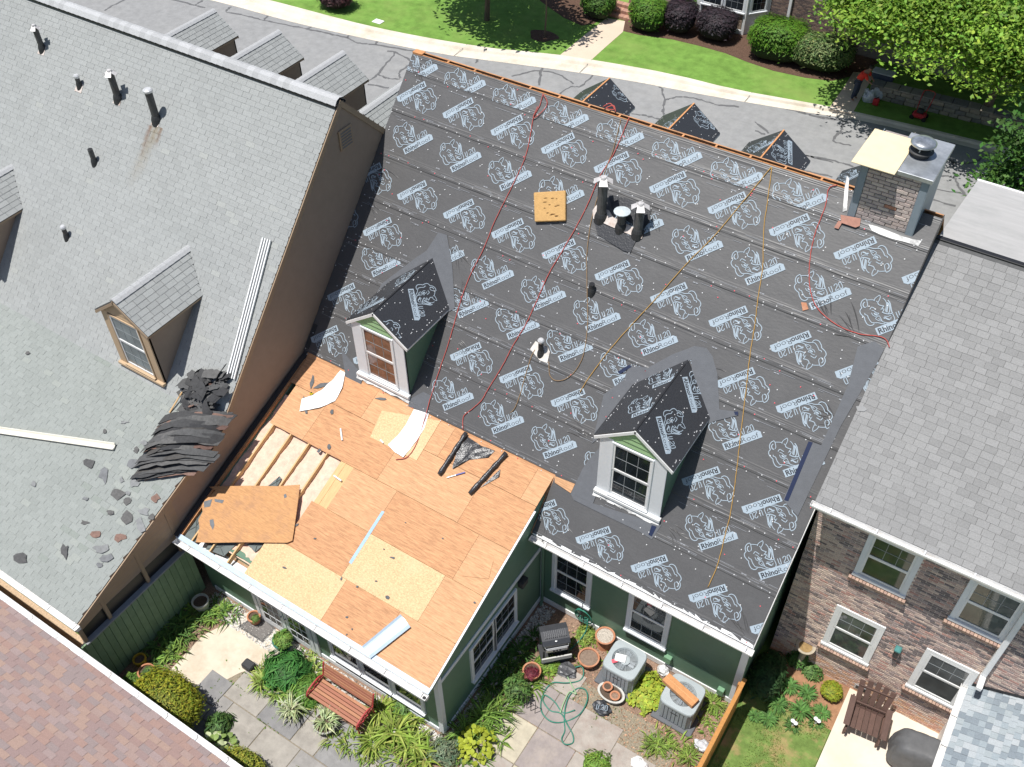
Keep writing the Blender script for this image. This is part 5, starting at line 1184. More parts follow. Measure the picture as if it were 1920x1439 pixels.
hedge('low_shrub', 'leafy green shrub between the brick wall and the tree', at(1545, 60, .8), 1.6, .9, 1.3, (0.085,0.20,0.03), 3500, .13, seed=8, z0=.1, fuzz=.1)
hedge('barberry', 'burgundy leaved shrub on the lawn edge at the top', at(612, 24, .8), .98, .8, 1.1, (0.050,0.022,0.024), 2600, .10, sq=2.4, seed=9, z0=.1, core=(.014,.008,.008), fuzz=.1)
# the house across the road: brick wall, white bay window, siding, corner post, steps
far = thing('far_house', 'brick house with white bay window across the road, top edge', 'house', (-1, 28, .1))
fx, fy = HZ(1392, 66, .1).x, HZ(1392, 66, .1).y
MB().box((-9, fy+1.0, 0), (12, fy+1.3, 5)).build('wall', mat('far_mortar', (0.33, 0.27, 0.235), .9, .1, 8), far)
palF = [(0.20,0.14,0.115),(0.15,0.11,0.10),(0.25,0.18,0.145),(0.12,0.095,0.09)]; r = random.Random(5); it = []
for j in range(26):
    for i in range(20):
        x = fx+.9+i*.23-(j % 2)*.11; it.append((Vector((x, fy+1.0, .15+j*.08)), Vector((.215, 0, 0)), Vector((0, 0, .066)), Vector((0, -.012, 0)), r.randrange(4)))
pieces('brick', far, BRICK, it, palF, M_BRICKT, 'brick_courses')
bay = MB().prism([(fx-2.4, fy, .1), (fx, fy, .1), (fx+.85, fy+1.0, .1), (fx-3.2, fy+1.0, .1)], (0, 0, 4.4)).build('bay', M_TRIM, far)
for i in range(5): MB().bbox((fx-2.3, fy-.03, .35+i*.16), (fx-.12, fy, .5+i*.16), .01).build('siding_board', M_DARKTAN, bay)
MB().bbox((fx-2.35, fy-.06, .12), (fx-.1, fy, .34), .01).build('base_board', M_WHITE, bay)
for (p, ex, wd) in (((fx-1.15, fy-.01, 1.25), (1, 0, 0), 1.0), ((fx-2.3, fy-.01, 1.25), (1, 0, 0), 1.0)): window(bay, p, ex, (0, -1, 0), wd, 1.6, deep=False)
e = Vector((.85, 1.0, 0)).normalized(); window(bay, Vector((fx, fy, 1.25))+e*.25+Vector((e.y, -e.x, 0))*.01, e, (e.y, -e.x, 0), .75, 1.6, deep=False)
for x0 in (fx-.07, ): MB().bbox((x0, fy-.05, .1), (x0+.12, fy+.06, 4), .01).build('corner_board', M_WHITE, bay)
p = HZ(1500, 38, .1); MB().bbox((p.x-.07, fy+.86, .1), (p.x+.07, fy+.99, 4), .01).build('downpipe', M_WHITE, far)
p = HZ(1455, 28, .1); tag(setorigin(MB().lathe([(.16, 0), (.2, .28), (.22, .3), (.18, .3), (.16, .1)], (p.x, fy+.5, .12), 14).build('white_planter', M_WHITE), (p.x, fy+.5, .12)), 'small white planter by the far brick wall', 'planter')
p = HZ(1150, 34, .11); st = None
steps = thing('front_steps', 'brick front steps at the end of the far walk', 'steps', (p.x+.35, p.y+.4, .11))
for j in range(3):
    for i in range(7): MB().bbox((p.x-.35+i*.215, p.y+.02+j*.32, .11), (p.x-.14+i*.215, p.y+.34+j*.32, .27+j*.16), .006).build('step_brick', mat('step_brick_%d' % (i % 2), ((0.42,0.24,0.17),(0.36,0.20,0.15))[i % 2], .9, .15, 10), steps)
# stone retaining wall under the big tree
sw = thing('stone_wall', 'low stone retaining wall in the shade of the big tree', 'wall', HZ(1760, 205, .1))
a = HZ(1627, 182, .1); b_ = HZ(1935, 258, .1); d = (b_-a); L = d.length; d.normalize(); nrm = Vector((-d.y, d.x, 0)); r = random.Random(14)
MB().prism([a+nrm*.12, b_+nrm*.12, b_+nrm*.5, a+nrm*.5], (0, 0, .62)).build('wall_core', mat('stone_core', (0.16, 0.15, 0.135), .95, .2, 8), sw)
SMT = [mat('wall_stone_%d' % i, c, .9, .2, 6, .5, 30) for i, c in enumerate(((0.30,0.27,0.225),(0.25,0.235,0.21),(0.35,0.30,0.24),(0.21,0.20,0.185)))]
for j in range(3):
    s = -r.random()*.3
    while s < L:
        l = r.uniform(.35, .7); p0, p1 = max(s, 0), min(s+l, L)
        if p1-p0 > .1:
            M = Matrix(((d.x, nrm.x, 0, a.x), (d.y, nrm.y, 0, a.y), (0, 0, 1, .1), (0, 0, 0, 1)))
            MB().bbox((p0+.01, -.02+r.uniform(-.03, .03), j*.2+.005), (p1-.01, .13, j*.2+.195), .03, 0, M).build('stone', r.choice(SMT), sw)
        s += l
s = 0
while s < L:
    l = r.uniform(.5, .8); M = Matrix(((d.x, nrm.x, 0, a.x), (d.y, nrm.y, 0, a.y), (0, 0, 1, .1), (0, 0, 0, 1)))
    MB().bbox((s+.01, -.06, .605), (min(s+l, L)-.01, .52, .68), .02, 0, M).build('cap_stone', r.choice(SMT), sw); s += l
# trees
tree('maple_tree', 'big bright green leafy tree overhanging the road, upper right', (11.6, 24.6, .6), 4.7, (7.6, 5.2, 2.2), 640, 260, .15, (0.21,0.35,0.045), cr=1.15, trunk=.2, seed=3, flat=.30, low=-.35, var=.2)
p = HZ(913, 38, .11); tree('lawn_tree', 'tree trunk on the far lawn standing in its own dark shadow', p, 4.9, (3.3, 3.0, 1.4), 90, 90, .22, (0.07,0.15,0.03), cr=1.0, trunk=.15, seed=4, low=-.3)
p = HZ(1021, 70, .11); tree('sapling', 'thin sapling in a mulch ring beside the front walk', p, 4.3, (1.0, 1.0, .8), 18, 50, .18, (0.08,0.16,0.03), cr=.7, trunk=.05, seed=5, low=-.2)
p = HZ(1905, 330, 3.0); tree('edge_tree', 'dense green tree at the right edge above the pale roof', (p.x+1.1, p.y+.2, 0), 3.1, (1.9, 1.7, 2.6), 90, 110, .17, (0.06,0.145,0.025), cr=.8, trunk=.12, seed=6, flat=.8)
# ================================================================== garden plants
def straps(name, label, c, n, L, wd, col, group=None, seed=1, z0=.0, cat='plant', rise=.75, var=.25, col2=None, build=True, spread=.13):
    """clump of arching strap leaves, each leaf a bent ribbon with a keel."""
    r = random.Random(seed); c = Vector((c[0], c[1], z0)); vs = []; fs = []; cs = []
    for i in range(int(n*2.1)):
        a = r.uniform(0, 6.283); l = L*r.uniform(.45, 1.25); up = rise*r.uniform(.6, 1.2); d = Vector((math.cos(a), math.sin(a), 0)); s = Vector((-d.y, d.x, 0)); w0 = wd*.72*r.uniform(.6, 1.25)
        o = c+d*r.uniform(0, spread)+s*r.uniform(-spread, spread); k = 6; base = len(vs); kk = 1+r.gauss(0, var); col_ = [x*kk*(1+r.gauss(0, .05)) for x in (col2 if (col2 and r.random() < .45) else col)]
        for j in range(k):
            t = j/(k-1); h = l*up*(1.55*t-1.25*t*t); x = l*(t**1.25)*.85; w = w0*(1-(t**2.2))*.5*(.55+.9*min(1, t*4)) if j < k-1 else .001
            p = o+d*x+Vector((0, 0, max(h, .015-o.z+z0))); vs += [p+s*w+Vector((0, 0, w*.35)), p, p-s*w+Vector((0, 0, w*.35))]; cs += [(*[max(.005, q) for q in col_], 1)]*3
        for j in range(k-1):
            q = base+3*j; fs += [(q, q+1, q+4, q+3), (q+1, q+2, q+5, q+4)]
    me = bpy.data.meshes.new(name); me.from_pydata(vs, [], fs); me.materials.append(M_BLADE); settint(me, cs)
    if not build: return me
    o = link(name, me); return tag(setorigin(o, c), label, cat, group)
def broad(name, label, c, n, L, col, group=None, seed=1, z0=0.0, R=.3, hgt=.3, var=.18, cat='plant', col2=None):
    """rosette of broad cupped leaves; each leaf its own piece."""
    r = random.Random(seed); c = Vector((c[0], c[1], z0)); t = thing(name, label, cat, c, group)
    ms = []
    for v in range(3):
        cc = [x*(1+(-.18, 0, .2)[v]) for x in (col if v < 2 or not col2 else col2)]; vs = []; fs = []
        for j in range(6):
            q = j/5; w = .42*math.sin(math.pi*min(1, q*.93+.06))**.8; z = .10*math.sin(q*2.2)-.16*q*q
            vs += [(q, w, z+.06*w), (q, 0, z-.02), (q, -w, z+.06*w)]
        for j in range(5): q = 3*j; fs += [(q, q+3, q+4, q+1), (q+1, q+4, q+5, q+2)]
        me = bpy.data.meshes.new('leaf'); me.from_pydata(vs, [], fs); me.materials.append(M_LEAF); settint(me, [(*cc, 1)]*len(vs)); me.polygons.foreach_set('use_smooth', [True]*len(fs)); ms.append(me)
    for i in range(n):
        a = r.uniform(0, 6.283); k = math.sqrt(r.random()); l = L*r.uniform(.65, 1.2)
        P = c+Vector((math.cos(a)*R*k, math.sin(a)*R*k, hgt*(1-.75*k*k)*r.uniform(.75, 1.1)+.02))
        M = Matrix.Translation(P) @ Matrix.Rotation(a+r.uniform(-.5, .5), 4, 'Z') @ Matrix.Rotation(r.uniform(-.15, .5), 4, 'Y') @ Matrix.Rotation(r.uniform(-.3, .3), 4, 'X') @ Matrix.Diagonal((l, l, l, 1))
        link('leaf', ms[r.randrange(3)], t, M)
    b = MB()
    for i in range(7): a = i*.9; b.tube([c, c+Vector((math.cos(a)*R*.5, math.sin(a)*R*.5, hgt*.7))], .008, 5)
    b.build('stem', mat('stem', (0.12, 0.16, 0.05), .8), t); return t
def bushy(name, label, c, R, h, n, ls, col, seed=1, group=None, z0=0.0, var=.3, cat='plant', elong=2.2, wid=.5, up=.5, topcol=None):
    r = np.random.default_rng(seed); q = r.normal(size=(n, 3)); q /= np.linalg.norm(q, axis=1)[:, None]; k = r.uniform(.35, 1, n)**.5
    lob = np.array([.78+.5*mnoise.noise(Vector(v*1.8+seed)) for v in q]); P = q*(k*lob)[:, None]*np.array((R*1.15, R*1.15, h*.55)); P[:, 2] = np.abs(P[:, 2])*1.5+.03; P += np.array((c[0], c[1], z0)); cols = leafcols(n, col, var, r)
    if topcol is not None: m_ = r.random(n) < .35; cols[m_] = leafcols(int(m_.sum()), topcol, var, r)
    t = thing(name, label, cat, (c[0], c[1], z0), group); link('foliage', leafmesh('foliage', P, ls, cols, up=up, elong=elong, wid=wid, seed=seed), t)
    b = MB(); rr_ = random.Random(seed)
    for i in range(9): a = rr_.uniform(0, 6.28); s = rr_.uniform(.2, .6); b.tube([(c[0], c[1], z0), (c[0]+math.cos(a)*R*s, c[1]+math.sin(a)*R*s, z0+h*.6)], .007, 5)
    b.build('stems', mat('stem', (0.12, 0.16, 0.05), .8), t); return t
g0 = lambda px, py, z=0.0: tuple(HZ(px, py, z)[:2])
LG, DG, YG = (0.20,0.31,0.06), (0.065,0.165,0.03), (0.30,0.36,0.04)
# left bed along the boards
SB = 'strap-leaved clumps along the shaded fence bed'
for k, (x, y, n, L, lab) in enumerate(((300,1212,26,.5,'dark strap-leaved clump low in the fence bed beside the yellow pot'), (322,1190,30,.55,'dense strap-leaved clump in the middle of the fence bed'), (345,1172,28,.5,'strap-leaved clump reaching over the slab edge'), (362,1152,24,.42,'strap-leaved clump nearest the white pot'), (415,1148,22,.32,'small strap clump between the white pot and the pebbles'), (395,1160,20,.3,'low strap clump at the slab corner below the white pot'), (325,1228,18,.5,'strap clump spilling onto the slab'))):
    straps('strap_plant', lab, g0(x, y), n, L, .05, LG if k > 2 else (0.10,0.19,0.05), SB, 100+k)
bushy('green_shrub', 'bright green shrub at the foot of the dark fence corner', g0(250, 1285), .3, .5, 900, .07, (0.14,0.26,0.05), 21)
hedge('yellow_shrub', 'big rounded yellow green shrub beside the long white gutter', (1.95, -14.1), .88, .62, 1.25, (0.20,0.235,0.022), 5200, .06, sq=2.4, seed=31, topcol=(0.30,0.30,0.03), fuzz=.07, core=(.03,.035,.01))
bushy('dark_shrub', 'dark leafy plant in the shade right of the rounded yellow shrub', g0(412, 1365), .35, .45, 700, .09, (0.07,0.14,0.035), 22)
broad('hosta', 'pale broad-leaved hosta under the white gutter', (3.55, -14.25), 80, .17, (0.27,0.38,0.11), seed=41, R=.42, hgt=.4, col2=(0.5,0.55,0.32))
hedge('yellow_hedge', 'low yellow green shrub at the bottom edge beside the white gutter', (4.55, -14.3), .62, .42, .75, (0.23,0.28,0.035), 2600, .05, sq=2.4, seed=42, fuzz=.08, topcol=(0.36,0.36,0.06))
hedge('yellow_hedge', 'second low yellow green shrub by the gutter at the bottom edge', (5.5, -14.35), .5, .4, .6, (0.22,0.28,0.04), 1600, .05, sq=2.4, seed=43, fuzz=.08, topcol=(0.36,0.36,0.06))
# bed by the bench
bushy('lily_clump', 'dense deep green leafy clump left of the bench', g0(540, 1262), .62, .6, 1700, .15, (0.065,0.20,0.045), 51, elong=2.6, wid=.34, up=.25)
bushy('lily_clump', 'green leafy clump between the dense one and the bench arm', g0(578, 1298), .48, .4, 1100, .13, (0.14,0.27,0.05), 52, elong=2.8, wid=.32, up=.25)
for k, (x, y, n, L, lab) in enumerate(((490,1282,30,.42,'light green strap clump at the paving edge left of the bench'), (525,1300,26,.4,'light green strap clump in front of the dense dark one'), (560,1325,30,.38,'low bright green ground clump in front of the bench left arm'), (592,1262,22,.45,'arching strap clump against the bench left arm'), (505,1255,18,.35,'strap clump by the black drain box'))):
    straps('strap_plant', lab, g0(x, y), n, L, .04, LG, None, 130+k, col2=(0.33,0.40,0.12))
straps('variegated_clump', 'white striped strap plant in a grey pot on the paving', g0(546, 1330, .25), 46, .42, .035, (0.36,0.43,0.22), None, 140, z0=.22, col2=(0.55,0.58,0.38))
straps('variegated_clump', 'white striped strap plant in the grey bowl before the bench', g0(612, 1352, .25), 50, .40, .032, (0.34,0.42,0.2), None, 141, z0=.25, col2=(0.5,0.56,0.32))
for k, (x, y, n, L, lab) in enumerate(((715,1335,40,.6,'big light green strap clump right of the bench'), (740,1372,44,.62,'wide light green strap clump below the bench right arm'), (770,1400,40,.6,'strap clump at the bottom edge under the green corner'), (700,1395,34,.5,'strap clump by the path end below the bench'), (775,1350,30,.5,'strap clump under the long gutter end'), (795,1425,36,.6,'strap clump at the lower edge by the white corner post'))):
    straps('strap_plant', lab, g0(x, y), n, L, .05, (0.21,0.30,0.05), 'light strap clumps right of the bench', 150+k, col2=(0.36,0.42,0.10))
bushy('grey_herb', 'grey green herb bush at the white corner post', g0(835, 1410), .45, .45, 1200, .06, (0.17,0.22,0.13), 61); bushy('leafy_plant', 'light leafy plant behind the strap clumps right of the bench', g0(760, 1325), .35, .5, 900, .07, (0.16,0.26,0.07), 62)
broad('yellow_hosta', 'yellow broad-leaved hosta by the courtyard paving', g0(893, 1400), 160, .125, (0.36,0.41,0.035), seed=63, R=.45, hgt=.42)
for k, (x, y, n, L, lab) in enumerate(((905,1352,44,.75,'arching iris clump beside the wing wall corner'), (935,1335,36,.6,'iris clump leaning over the courtyard paving'), (870,1375,34,.6,'iris clump at the front of the wing corner bed'))):
    straps('iris_clump', lab, g0(x, y), n, L, .035, (0.15,0.25,0.05), 'iris clumps by the wing corner', 170+k, rise=.9)
for k, (x, y, n, L, lab) in enumerate(((945,1250,30,.5,'dark clump in the shade by the pebbles'), (975,1225,28,.5,'dark clump in the wall shade behind the grill'), (925,1285,28,.5,'dark clump lowest in the shaded bed'), (1005,1200,22,.4,'dark clump tucked behind the grill'))):
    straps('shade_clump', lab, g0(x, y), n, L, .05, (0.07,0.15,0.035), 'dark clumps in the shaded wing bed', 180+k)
bushy('rose_bush', 'small leafy bush with a dark wire support by the red leaved pot', g0(970, 1300), .38, .75, 1500, .07, (0.11,0.20,0.05), 64)
bushy('ground_cover', 'low green ground cover in front of the grill', g0(1030, 1245), .35, .2, 900, .06, (0.20,0.32,0.05), 65)
bushy('ground_cover', 'weedy grass tuft under the hanging hose coil', g0(1098, 1190), .3, .2, 500, .06, (0.24,0.33,0.07), 66)
bushy('chartreuse_plant', 'chartreuse leafy plant between the two air conditioners', g0(1215, 1302), .5, .5, 1500, .085, (0.36,0.43,0.05), 67, elong=1.3, wid=.85, up=.9, var=.18)
for k, (x, y, lab) in enumerate(((1338,1318,'weeds right of the second air conditioner by the cedar fence'), (1230,1400,'strap leaves at the lower edge below the second air conditioner'), (1290,1420,'weedy strap leaves by the lower end of the cedar fence'))):
    straps('weed_clump', lab, g0(x, y), 34, .35, .03, (0.2,0.29,0.06), None, 190+k)
bushy('weed_patch', 'green weeds at the lower edge of the court paving', g0(1120, 1437), .4, .2, 700, .06, (0.18,0.3,0.05), 68)
# brick house garden
PG = 'young perennials in the clay bed'
for k, (x, y, R, lab) in enumerate(((1478,1290,.22,'perennial nearest the birdbath, left of the yellow bush'), (1513,1302,.21,'perennial just left of the yellow green bush'), (1458,1322,.23,'leftmost large perennial in the clay bed'), (1500,1335,.25,'widest perennial in the middle of the clay bed'), (1540,1338,.18,'perennial next to the terrace edge'), (1440,1350,.18,'low perennial at the front left of the clay bed'), (1415,1345,.14,'small perennial in the fence shadow'))):
    straps('perennial', lab, g0(x, y), 60, R*1.25, .045, (0.11,0.23,0.06), PG, 200+k, rise=.9, spread=R*.35)
hedge('yellow_bush', 'round yellow green bush beside the terrace and wooden chair', g0(1556, 1304), .23, .23, .42, (0.28,0.31,0.03), 1500, .05, sq=2.2, seed=71, fuzz=.1, core=(.05,.06,.01))
for k, (x, y) in enumerate(((1485,1362), (1528,1358))):
    c = g0(x, y); t = straps('daisy', ('white flowered plant at the front of the clay bed', 'white flowered plant nearest the terrace corner of the clay bed')[k], c, 30, .16, .03, (0.11,0.22,0.06), PG, 220+k, rise=1.1)
    b = MB()
    for q in range(2): b.lathe([(.0, 0), (.055, .012), (.03, .03), (0, .032)], (c[0]+(-.03, .05)[q], c[1]+(.03, -.01)[q], .2+.03*q), 10); b.tube([(c[0], c[1], 0), (c[0]+(-.03, .05)[q], c[1]+(.03, -.01)[q], .2+.03*q)], .006, 5)
    o = b.build('flower', M_WHITE); o.parent = t; o.matrix_parent_inverse = WORLD[t.name].inverted()
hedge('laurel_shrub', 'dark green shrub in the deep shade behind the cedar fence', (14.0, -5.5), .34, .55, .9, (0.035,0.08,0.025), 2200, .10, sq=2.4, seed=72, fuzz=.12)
bushy('rose', 'leafy rose with red blooms beside the birdbath', g0(1497, 1240), .3, .8, 700, .08, (0.10,0.21,0.05), 73)
bushy('rose_low', 'low leafy stems in front of the birdbath', g0(1520, 1258), .3, .35, 420, .07, (0.12,0.22,0.06), 74)
c = g0(1497, 1245); rb = random.Random(4); b = MB()
# filler clumps
rf__ = random.Random(90)
for lab, grp, pts, L_, col_a, col_b in (
    ('small strap-leaved clump filling the shaded fence bed', 'filler clumps of the fence bed', [(290,1235),(310,1222),(335,1205),(352,1192),(372,1178),(388,1150),(405,1140),(430,1155),(340,1182),(312,1245),(296,1250)], .4, (0.10,0.19,0.045), (0.20,0.30,0.07)),
    ('small light clump filling the bed around the bench', 'filler clumps of the bench bed', [(505,1290),(545,1310),(580,1322),(600,1300),(515,1272),(498,1268),(630,1390),(660,1395),(690,1370),(725,1355),(755,1345),(750,1390),(735,1415),(710,1425),(765,1430),(790,1400),(690,1420),(590,1240),(570,1235)], .34, (0.18,0.29,0.05), (0.36,0.42,0.12)),
    ('small leafy clump filling the wing corner bed', 'filler clumps of the wing corner bed', [(850,1400),(865,1420),(885,1365),(915,1370),(925,1312),(948,1322),(955,1280),(985,1290),(1000,1285),(905,1430),(935,1385),(960,1262),(990,1240)], .36, (0.12,0.22,0.045), (0.22,0.32,0.06)),
    ('weedy tuft along the cedar fence and air conditioners', 'weedy tufts by the air conditioners', [(1345,1335),(1330,1345),(1352,1310),(1320,1365),(1240,1385),(1215,1400),(1255,1410),(1275,1395),(1150,1250),(1080,1215),(1065,1240),(1020,1265),(1110,1200),(1335,1290)], .22, (0.18,0.28,0.05), (0.28,0.36,0.08))):
    for k, (x, y) in enumerate(pts): straps('filler_clump', lab, g0(x, y), 16, L_*rf__.uniform(.75, 1.2), .035, col_a, grp, 300+k+int(x), col2=col_b, spread=.2)
# green tufts in the paving joints
r = np.random.default_rng(15); n = 1500; X = np.concatenate((r.uniform(2, 7.4, n//2), r.uniform(9, 12.6, n//2))); Y = np.concatenate((r.uniform(-13.6, -12.2, n//2), r.uniform(-10.8, -8.2, n//2)))
k_ = np.array([mnoise.noise((x*.9, y*.9, 2.2)) for x, y in zip(X, Y)]) > .18; gx = np.where(np.arange(n) < n//2, 1.9, 8.7); gy = np.where(np.arange(n) < n//2, -15.3, -11.7); cl_ = np.where(np.arange(n) < n//2, .37, .36)
sel = r.random(n) < .5; X2 = np.where(sel, gx+np.round((X-gx)/cl_)*cl_+r.normal(0, .012, n), X); Y2 = np.where(sel, Y, gy+np.round((Y-gy)/cl_)*cl_+r.normal(0, .012, n)); P_ = np.stack((X2, Y2, np.full(n, .03)), 1)[k_]
o = link('joint_weeds', leafmesh('joint_weeds', P_, .05, leafcols(len(P_), (0.16,0.25,0.05), .25, r), up=.2, seed=16)); o['kind'] = 'stuff'; tag(o, 'tiny weeds growing in the paving joints', 'weeds')
# fallen bits: bark chips and dry leaves on the yard soil
n = 5200; X = r.uniform(8.4, 13.5, n); Y = r.uniform(-10.5, -6.55, n); P_ = np.stack((X, Y, np.full(n, .008)), 1); cc_ = leafcols(n, (0.30,0.19,0.12), .45, r)
o = link('bark_chips', leafmesh('bark_chips', P_, .035, cc_, up=3.0, elong=1.8, wid=.7, seed=17, material=mat('chip', (1, 1, 1), .9, .2, 20, tint=True))); o['kind'] = 'stuff'; tag(o, 'bark chips scattered on the courtyard soil', 'bark chips')
# grass blades on the thin side lawn
r = np.random.default_rng(9); n = 9000; X = r.uniform(13.75, 15.8, n); Y = r.uniform(-9.5, -5.6, n)
keep = np.array([mnoise.noise((x*1.3, y*1.3, 7.7)) for x, y in zip(X, Y)]) > -.12; X, Y = X[keep], Y[keep]; n = len(X)
A = r.uniform(0, 6.28, n); hgt = r.uniform(.02, .06, n); V = np.zeros((n, 3, 3)); V[:, :, 0] = X[:, None]; V[:, :, 1] = Y[:, None]
V[:, 0, 0] += np.cos(A)*.008; V[:, 0, 1] += np.sin(A)*.008; V[:, 1, 0] -= np.cos(A)*.008; V[:, 1, 1] -= np.sin(A)*.008; V[:, 2, 2] = hgt; V[:, 2, 0] += r.normal(0, .02, n); V[:, 2, 1] += r.normal(0, .02, n)
me = bpy.data.meshes.new('grass'); me.from_pydata(V.reshape(-1, 3).tolist(), [], [(3*i, 3*i+1, 3*i+2) for i in range(n)]); me.materials.append(M_BLADE); settint(me, np.repeat(np.concatenate((leafcols(n, (0.17,0.23,0.05), .25, r), np.ones((n, 1))), 1), 3, axis=0))
o = link('grass', me); o['kind'] = 'stuff'; tag(o, 'patchy short grass beside the cedar fence', 'grass')
# ================================================================== yard things
M_TERRA = mat('terracotta', (0.44, 0.19, 0.10), .85, .14, 9, .1, 60, stain=(0.55, 0.36, 0.27), stain_scale=4, stain_amt=.5)
M_SOIL = mat('pot_soil', (0.10, 0.07, 0.05), .95, .4, 30, .8, 60); M_ACG = mat('ac_grey', (0.30, 0.335, 0.36), .5, .06, 6); M_ACT = mat('ac_top', (0.36, 0.40, 0.41), .5, .06, 6)
def pot(name, label, c, r0, r1, h, m_=None, soil=None, z0=0.0, group=None, rim=.03, sx=1.0, n=24):
    t = thing(name, label, 'pot', (c[0], c[1], z0), group)
    MB().lathe([(r0, 0), (r1*.98, h*.85), (r1+.012, h*.85), (r1+.012, h), (r1-rim, h), (r1-rim-.01, h*.7), (r0*.8, .04)], (c[0], c[1], z0), n, sx=sx).build('pot_body', m_ or M_TERRA, t)
    MB().lathe([(r1-rim-.005, h*.78), (r1-rim-.006, h*.84), (0, h*.86)], (c[0], c[1], z0), n, sx=sx).build('pot_soil', soil or M_SOIL, t); return t
M_GPOT = mat('grey_pot', (0.36, 0.35, 0.32), .8, .12, 8); M_WPOT = mat('white_pot', (0.50, 0.49, 0.45), .8, .12, 8)
pot('plant_pot', 'terracotta pot of dark red leaves beside the wing bed', g0(997, 1268), .17, .23, .3)
bushy('red_plant', 'dark red leafed plant filling the terracotta pot', g0(997, 1263, .28), .19, .12, 380, .05, (0.19,0.035,0.05), 81, z0=.26)
pot('plant_pot', 'wide terracotta bowl of bare soil in front of the hose', g0(1103, 1242), .2, .27, .26, soil=mat('grey_soil', (0.22, 0.16, 0.12), .95, .3, 20))
c = g0(1133, 1208); pot('pot_stand', 'upside-down terracotta pot carrying a shallow dish', c, .22, .17, .3)
tt = pot('plant_pot', 'shallow terracotta dish of pebbles next to the first air conditioner', c, .2, .25, .14, z0=.3, soil=mat('pale_pebbles', (0.45, 0.40, 0.34), .9, .5, 35, 1, 40))
c = g0(1145, 1306); tt = pot('oval_planter', 'oval whitewashed planter holding two small pots', c, .2, .24, .2, M_WPOT, sx=1.45)
pot('small_pot', 'small terracotta pot in the left of the oval planter', (c[0]-.14, c[1]+.06), .09, .12, .14, z0=.15); pot('small_pot', 'small terracotta pot with stubble in the right of the oval planter', (c[0]+.13, c[1]-.05), .09, .12, .12, z0=.15, soil=M_BARK)
pot('plant_pot', 'grey pot of striped leaves beside the dense green bed', g0(546, 1335), .16, .22, .24, M_GPOT); pot('bowl_pot', 'grey bowl of striped leaves in front of the bench', g0(612, 1364), .2, .29, .26, M_GPOT)
pot('plant_pot', 'terracotta pot standing on the dark door mat', g0(479, 1165, .03), .13, .17, .26, z0=.03); bushy('sprouts', 'small green sprouts in the door mat pot', g0(479, 1160, .28), .12, .1, 150, .05, (0.15,0.24,0.06), 82, z0=.25)
pot('plant_pot', 'pale pot of dark soil near the pebble corner', g0(381, 1140), .17, .22, .36, M_WPOT)
pot('plant_pot', 'brown pot in the shade by the yellow bucket', g0(280, 1270), .16, .21, .32); bushy('leafy_pot_plant', 'leafy plant in the brown shaded pot', g0(280, 1262, .3), .2, .2, 250, .07, (0.10,0.17,0.05), 83, z0=.28)
pot('bucket', 'yellow bucket in the shaded fence bed', g0(267, 1246), .13, .16, .3, mat('yellow_plastic', (0.42, 0.26, 0.02), .5))
pot('plant_pot', 'teal pot of bright leaves beside the french doors', g0(533, 1212), .19, .25, .34, mat('teal_glaze', (0.04, 0.17, 0.13), .35, .1)); bushy('leafy_pot_plant', 'bright green leaves filling the teal pot', g0(532, 1200, .34), .27, .26, 800, .07, (0.17,0.29,0.06), 84, z0=.32)
c = [HZ(x, y) for x, y in ((487,1150),(517,1180),(493,1206),(446,1176))]
mt = MB().prism([Vector((p.x, p.y, .012)) for p in c], (0, 0, .012)).build('door_mat', mat('mat_dark', (0.11, 0.105, 0.10), .95, .15, 30, .5, 120)); tag(setorigin(mt, (c[0].x, c[0].y, .012)), 'dark door mat on the slab in front of the french doors', 'mat')
cc = sum(c, Vector())/4; MB().prism([Vector(((p.x-cc.x)*.84+cc.x, (p.y-cc.y)*.84+cc.y, .024)) for p in c], (0, 0, .003)).build('mat_field', mat('mat_mid', (0.17, 0.158, 0.148), .95, .2, 30, .5, 120), mt).matrix_parent_inverse = WORLD[mt.name].inverted()
c = g0(468, 1252); bx_ = MB().bbox((c[0]-.16, c[1]-.12, 0), (c[0]+.16, c[1]+.12, .2), .03).build('drain_box', M_RUBBER); tag(setorigin(bx_, (c[0], c[1], 0)), 'small black plastic box at the corner of the slab and paving', 'box')
# ---------------------------------------------------------------- bench
bench = thing('garden_bench', 'wooden slatted bench with red iron ends against the wing wall', 'bench', (5.42, -11.7, 0))
M_SLAT = [mat('bench_slat_%d' % i, c, .65, .12, 8, stretch=(.5, 6, 6)) for i, c in enumerate(((0.36,0.155,0.095),(0.33,0.135,0.085),(0.40,0.19,0.105)))]; M_IRON = mat('red_iron', (0.42, 0.06, 0.06), .5, .12, 10)
for i in range(6): MB().bbox((4.66, -12.05+i*.09, .42+.004*(i % 2)), (6.18, -11.972+i*.09, .445), .006).build('seat_slat', M_SLAT[i % 3], bench)
for i in range(5):
    M = Matrix.Translation((0, -11.46+i*.028, .50+i*.083)) @ Matrix.Rotation(math.radians(-17), 4, 'X'); MB().bbox((4.66, -.012, 0), (6.18, .012, .074), .005, 0, M).build('back_slat', M_SLAT[(i+1) % 3], bench)
for x in (4.63, 6.21):
    b = MB(); b.tube(catmull([(x, -12.06, 0), (x, -12.04, .25), (x, -12.08, .42), (x, -12.02, .56), (x, -11.8, .62), (x, -11.58, .60), (x, -11.46, .5), (x, -11.40, .7), (x, -11.33, .95)], 5), .022, 7)
    b.tube(catmull([(x, -12.06, .41), (x, -11.8, .39), (x, -11.48, .42), (x, -11.45, .2), (x, -11.36, .0)], 5), .02, 7)
    for k in range(3): q = [(x, -11.95+k*.17+.065*math.cos(a), .505+.05*math.sin(a)) for a in [j*.628 for j in range(10)]]; b.tube(q, .012, 5, closed=True)
    b.build('end_frame', M_IRON, bench)
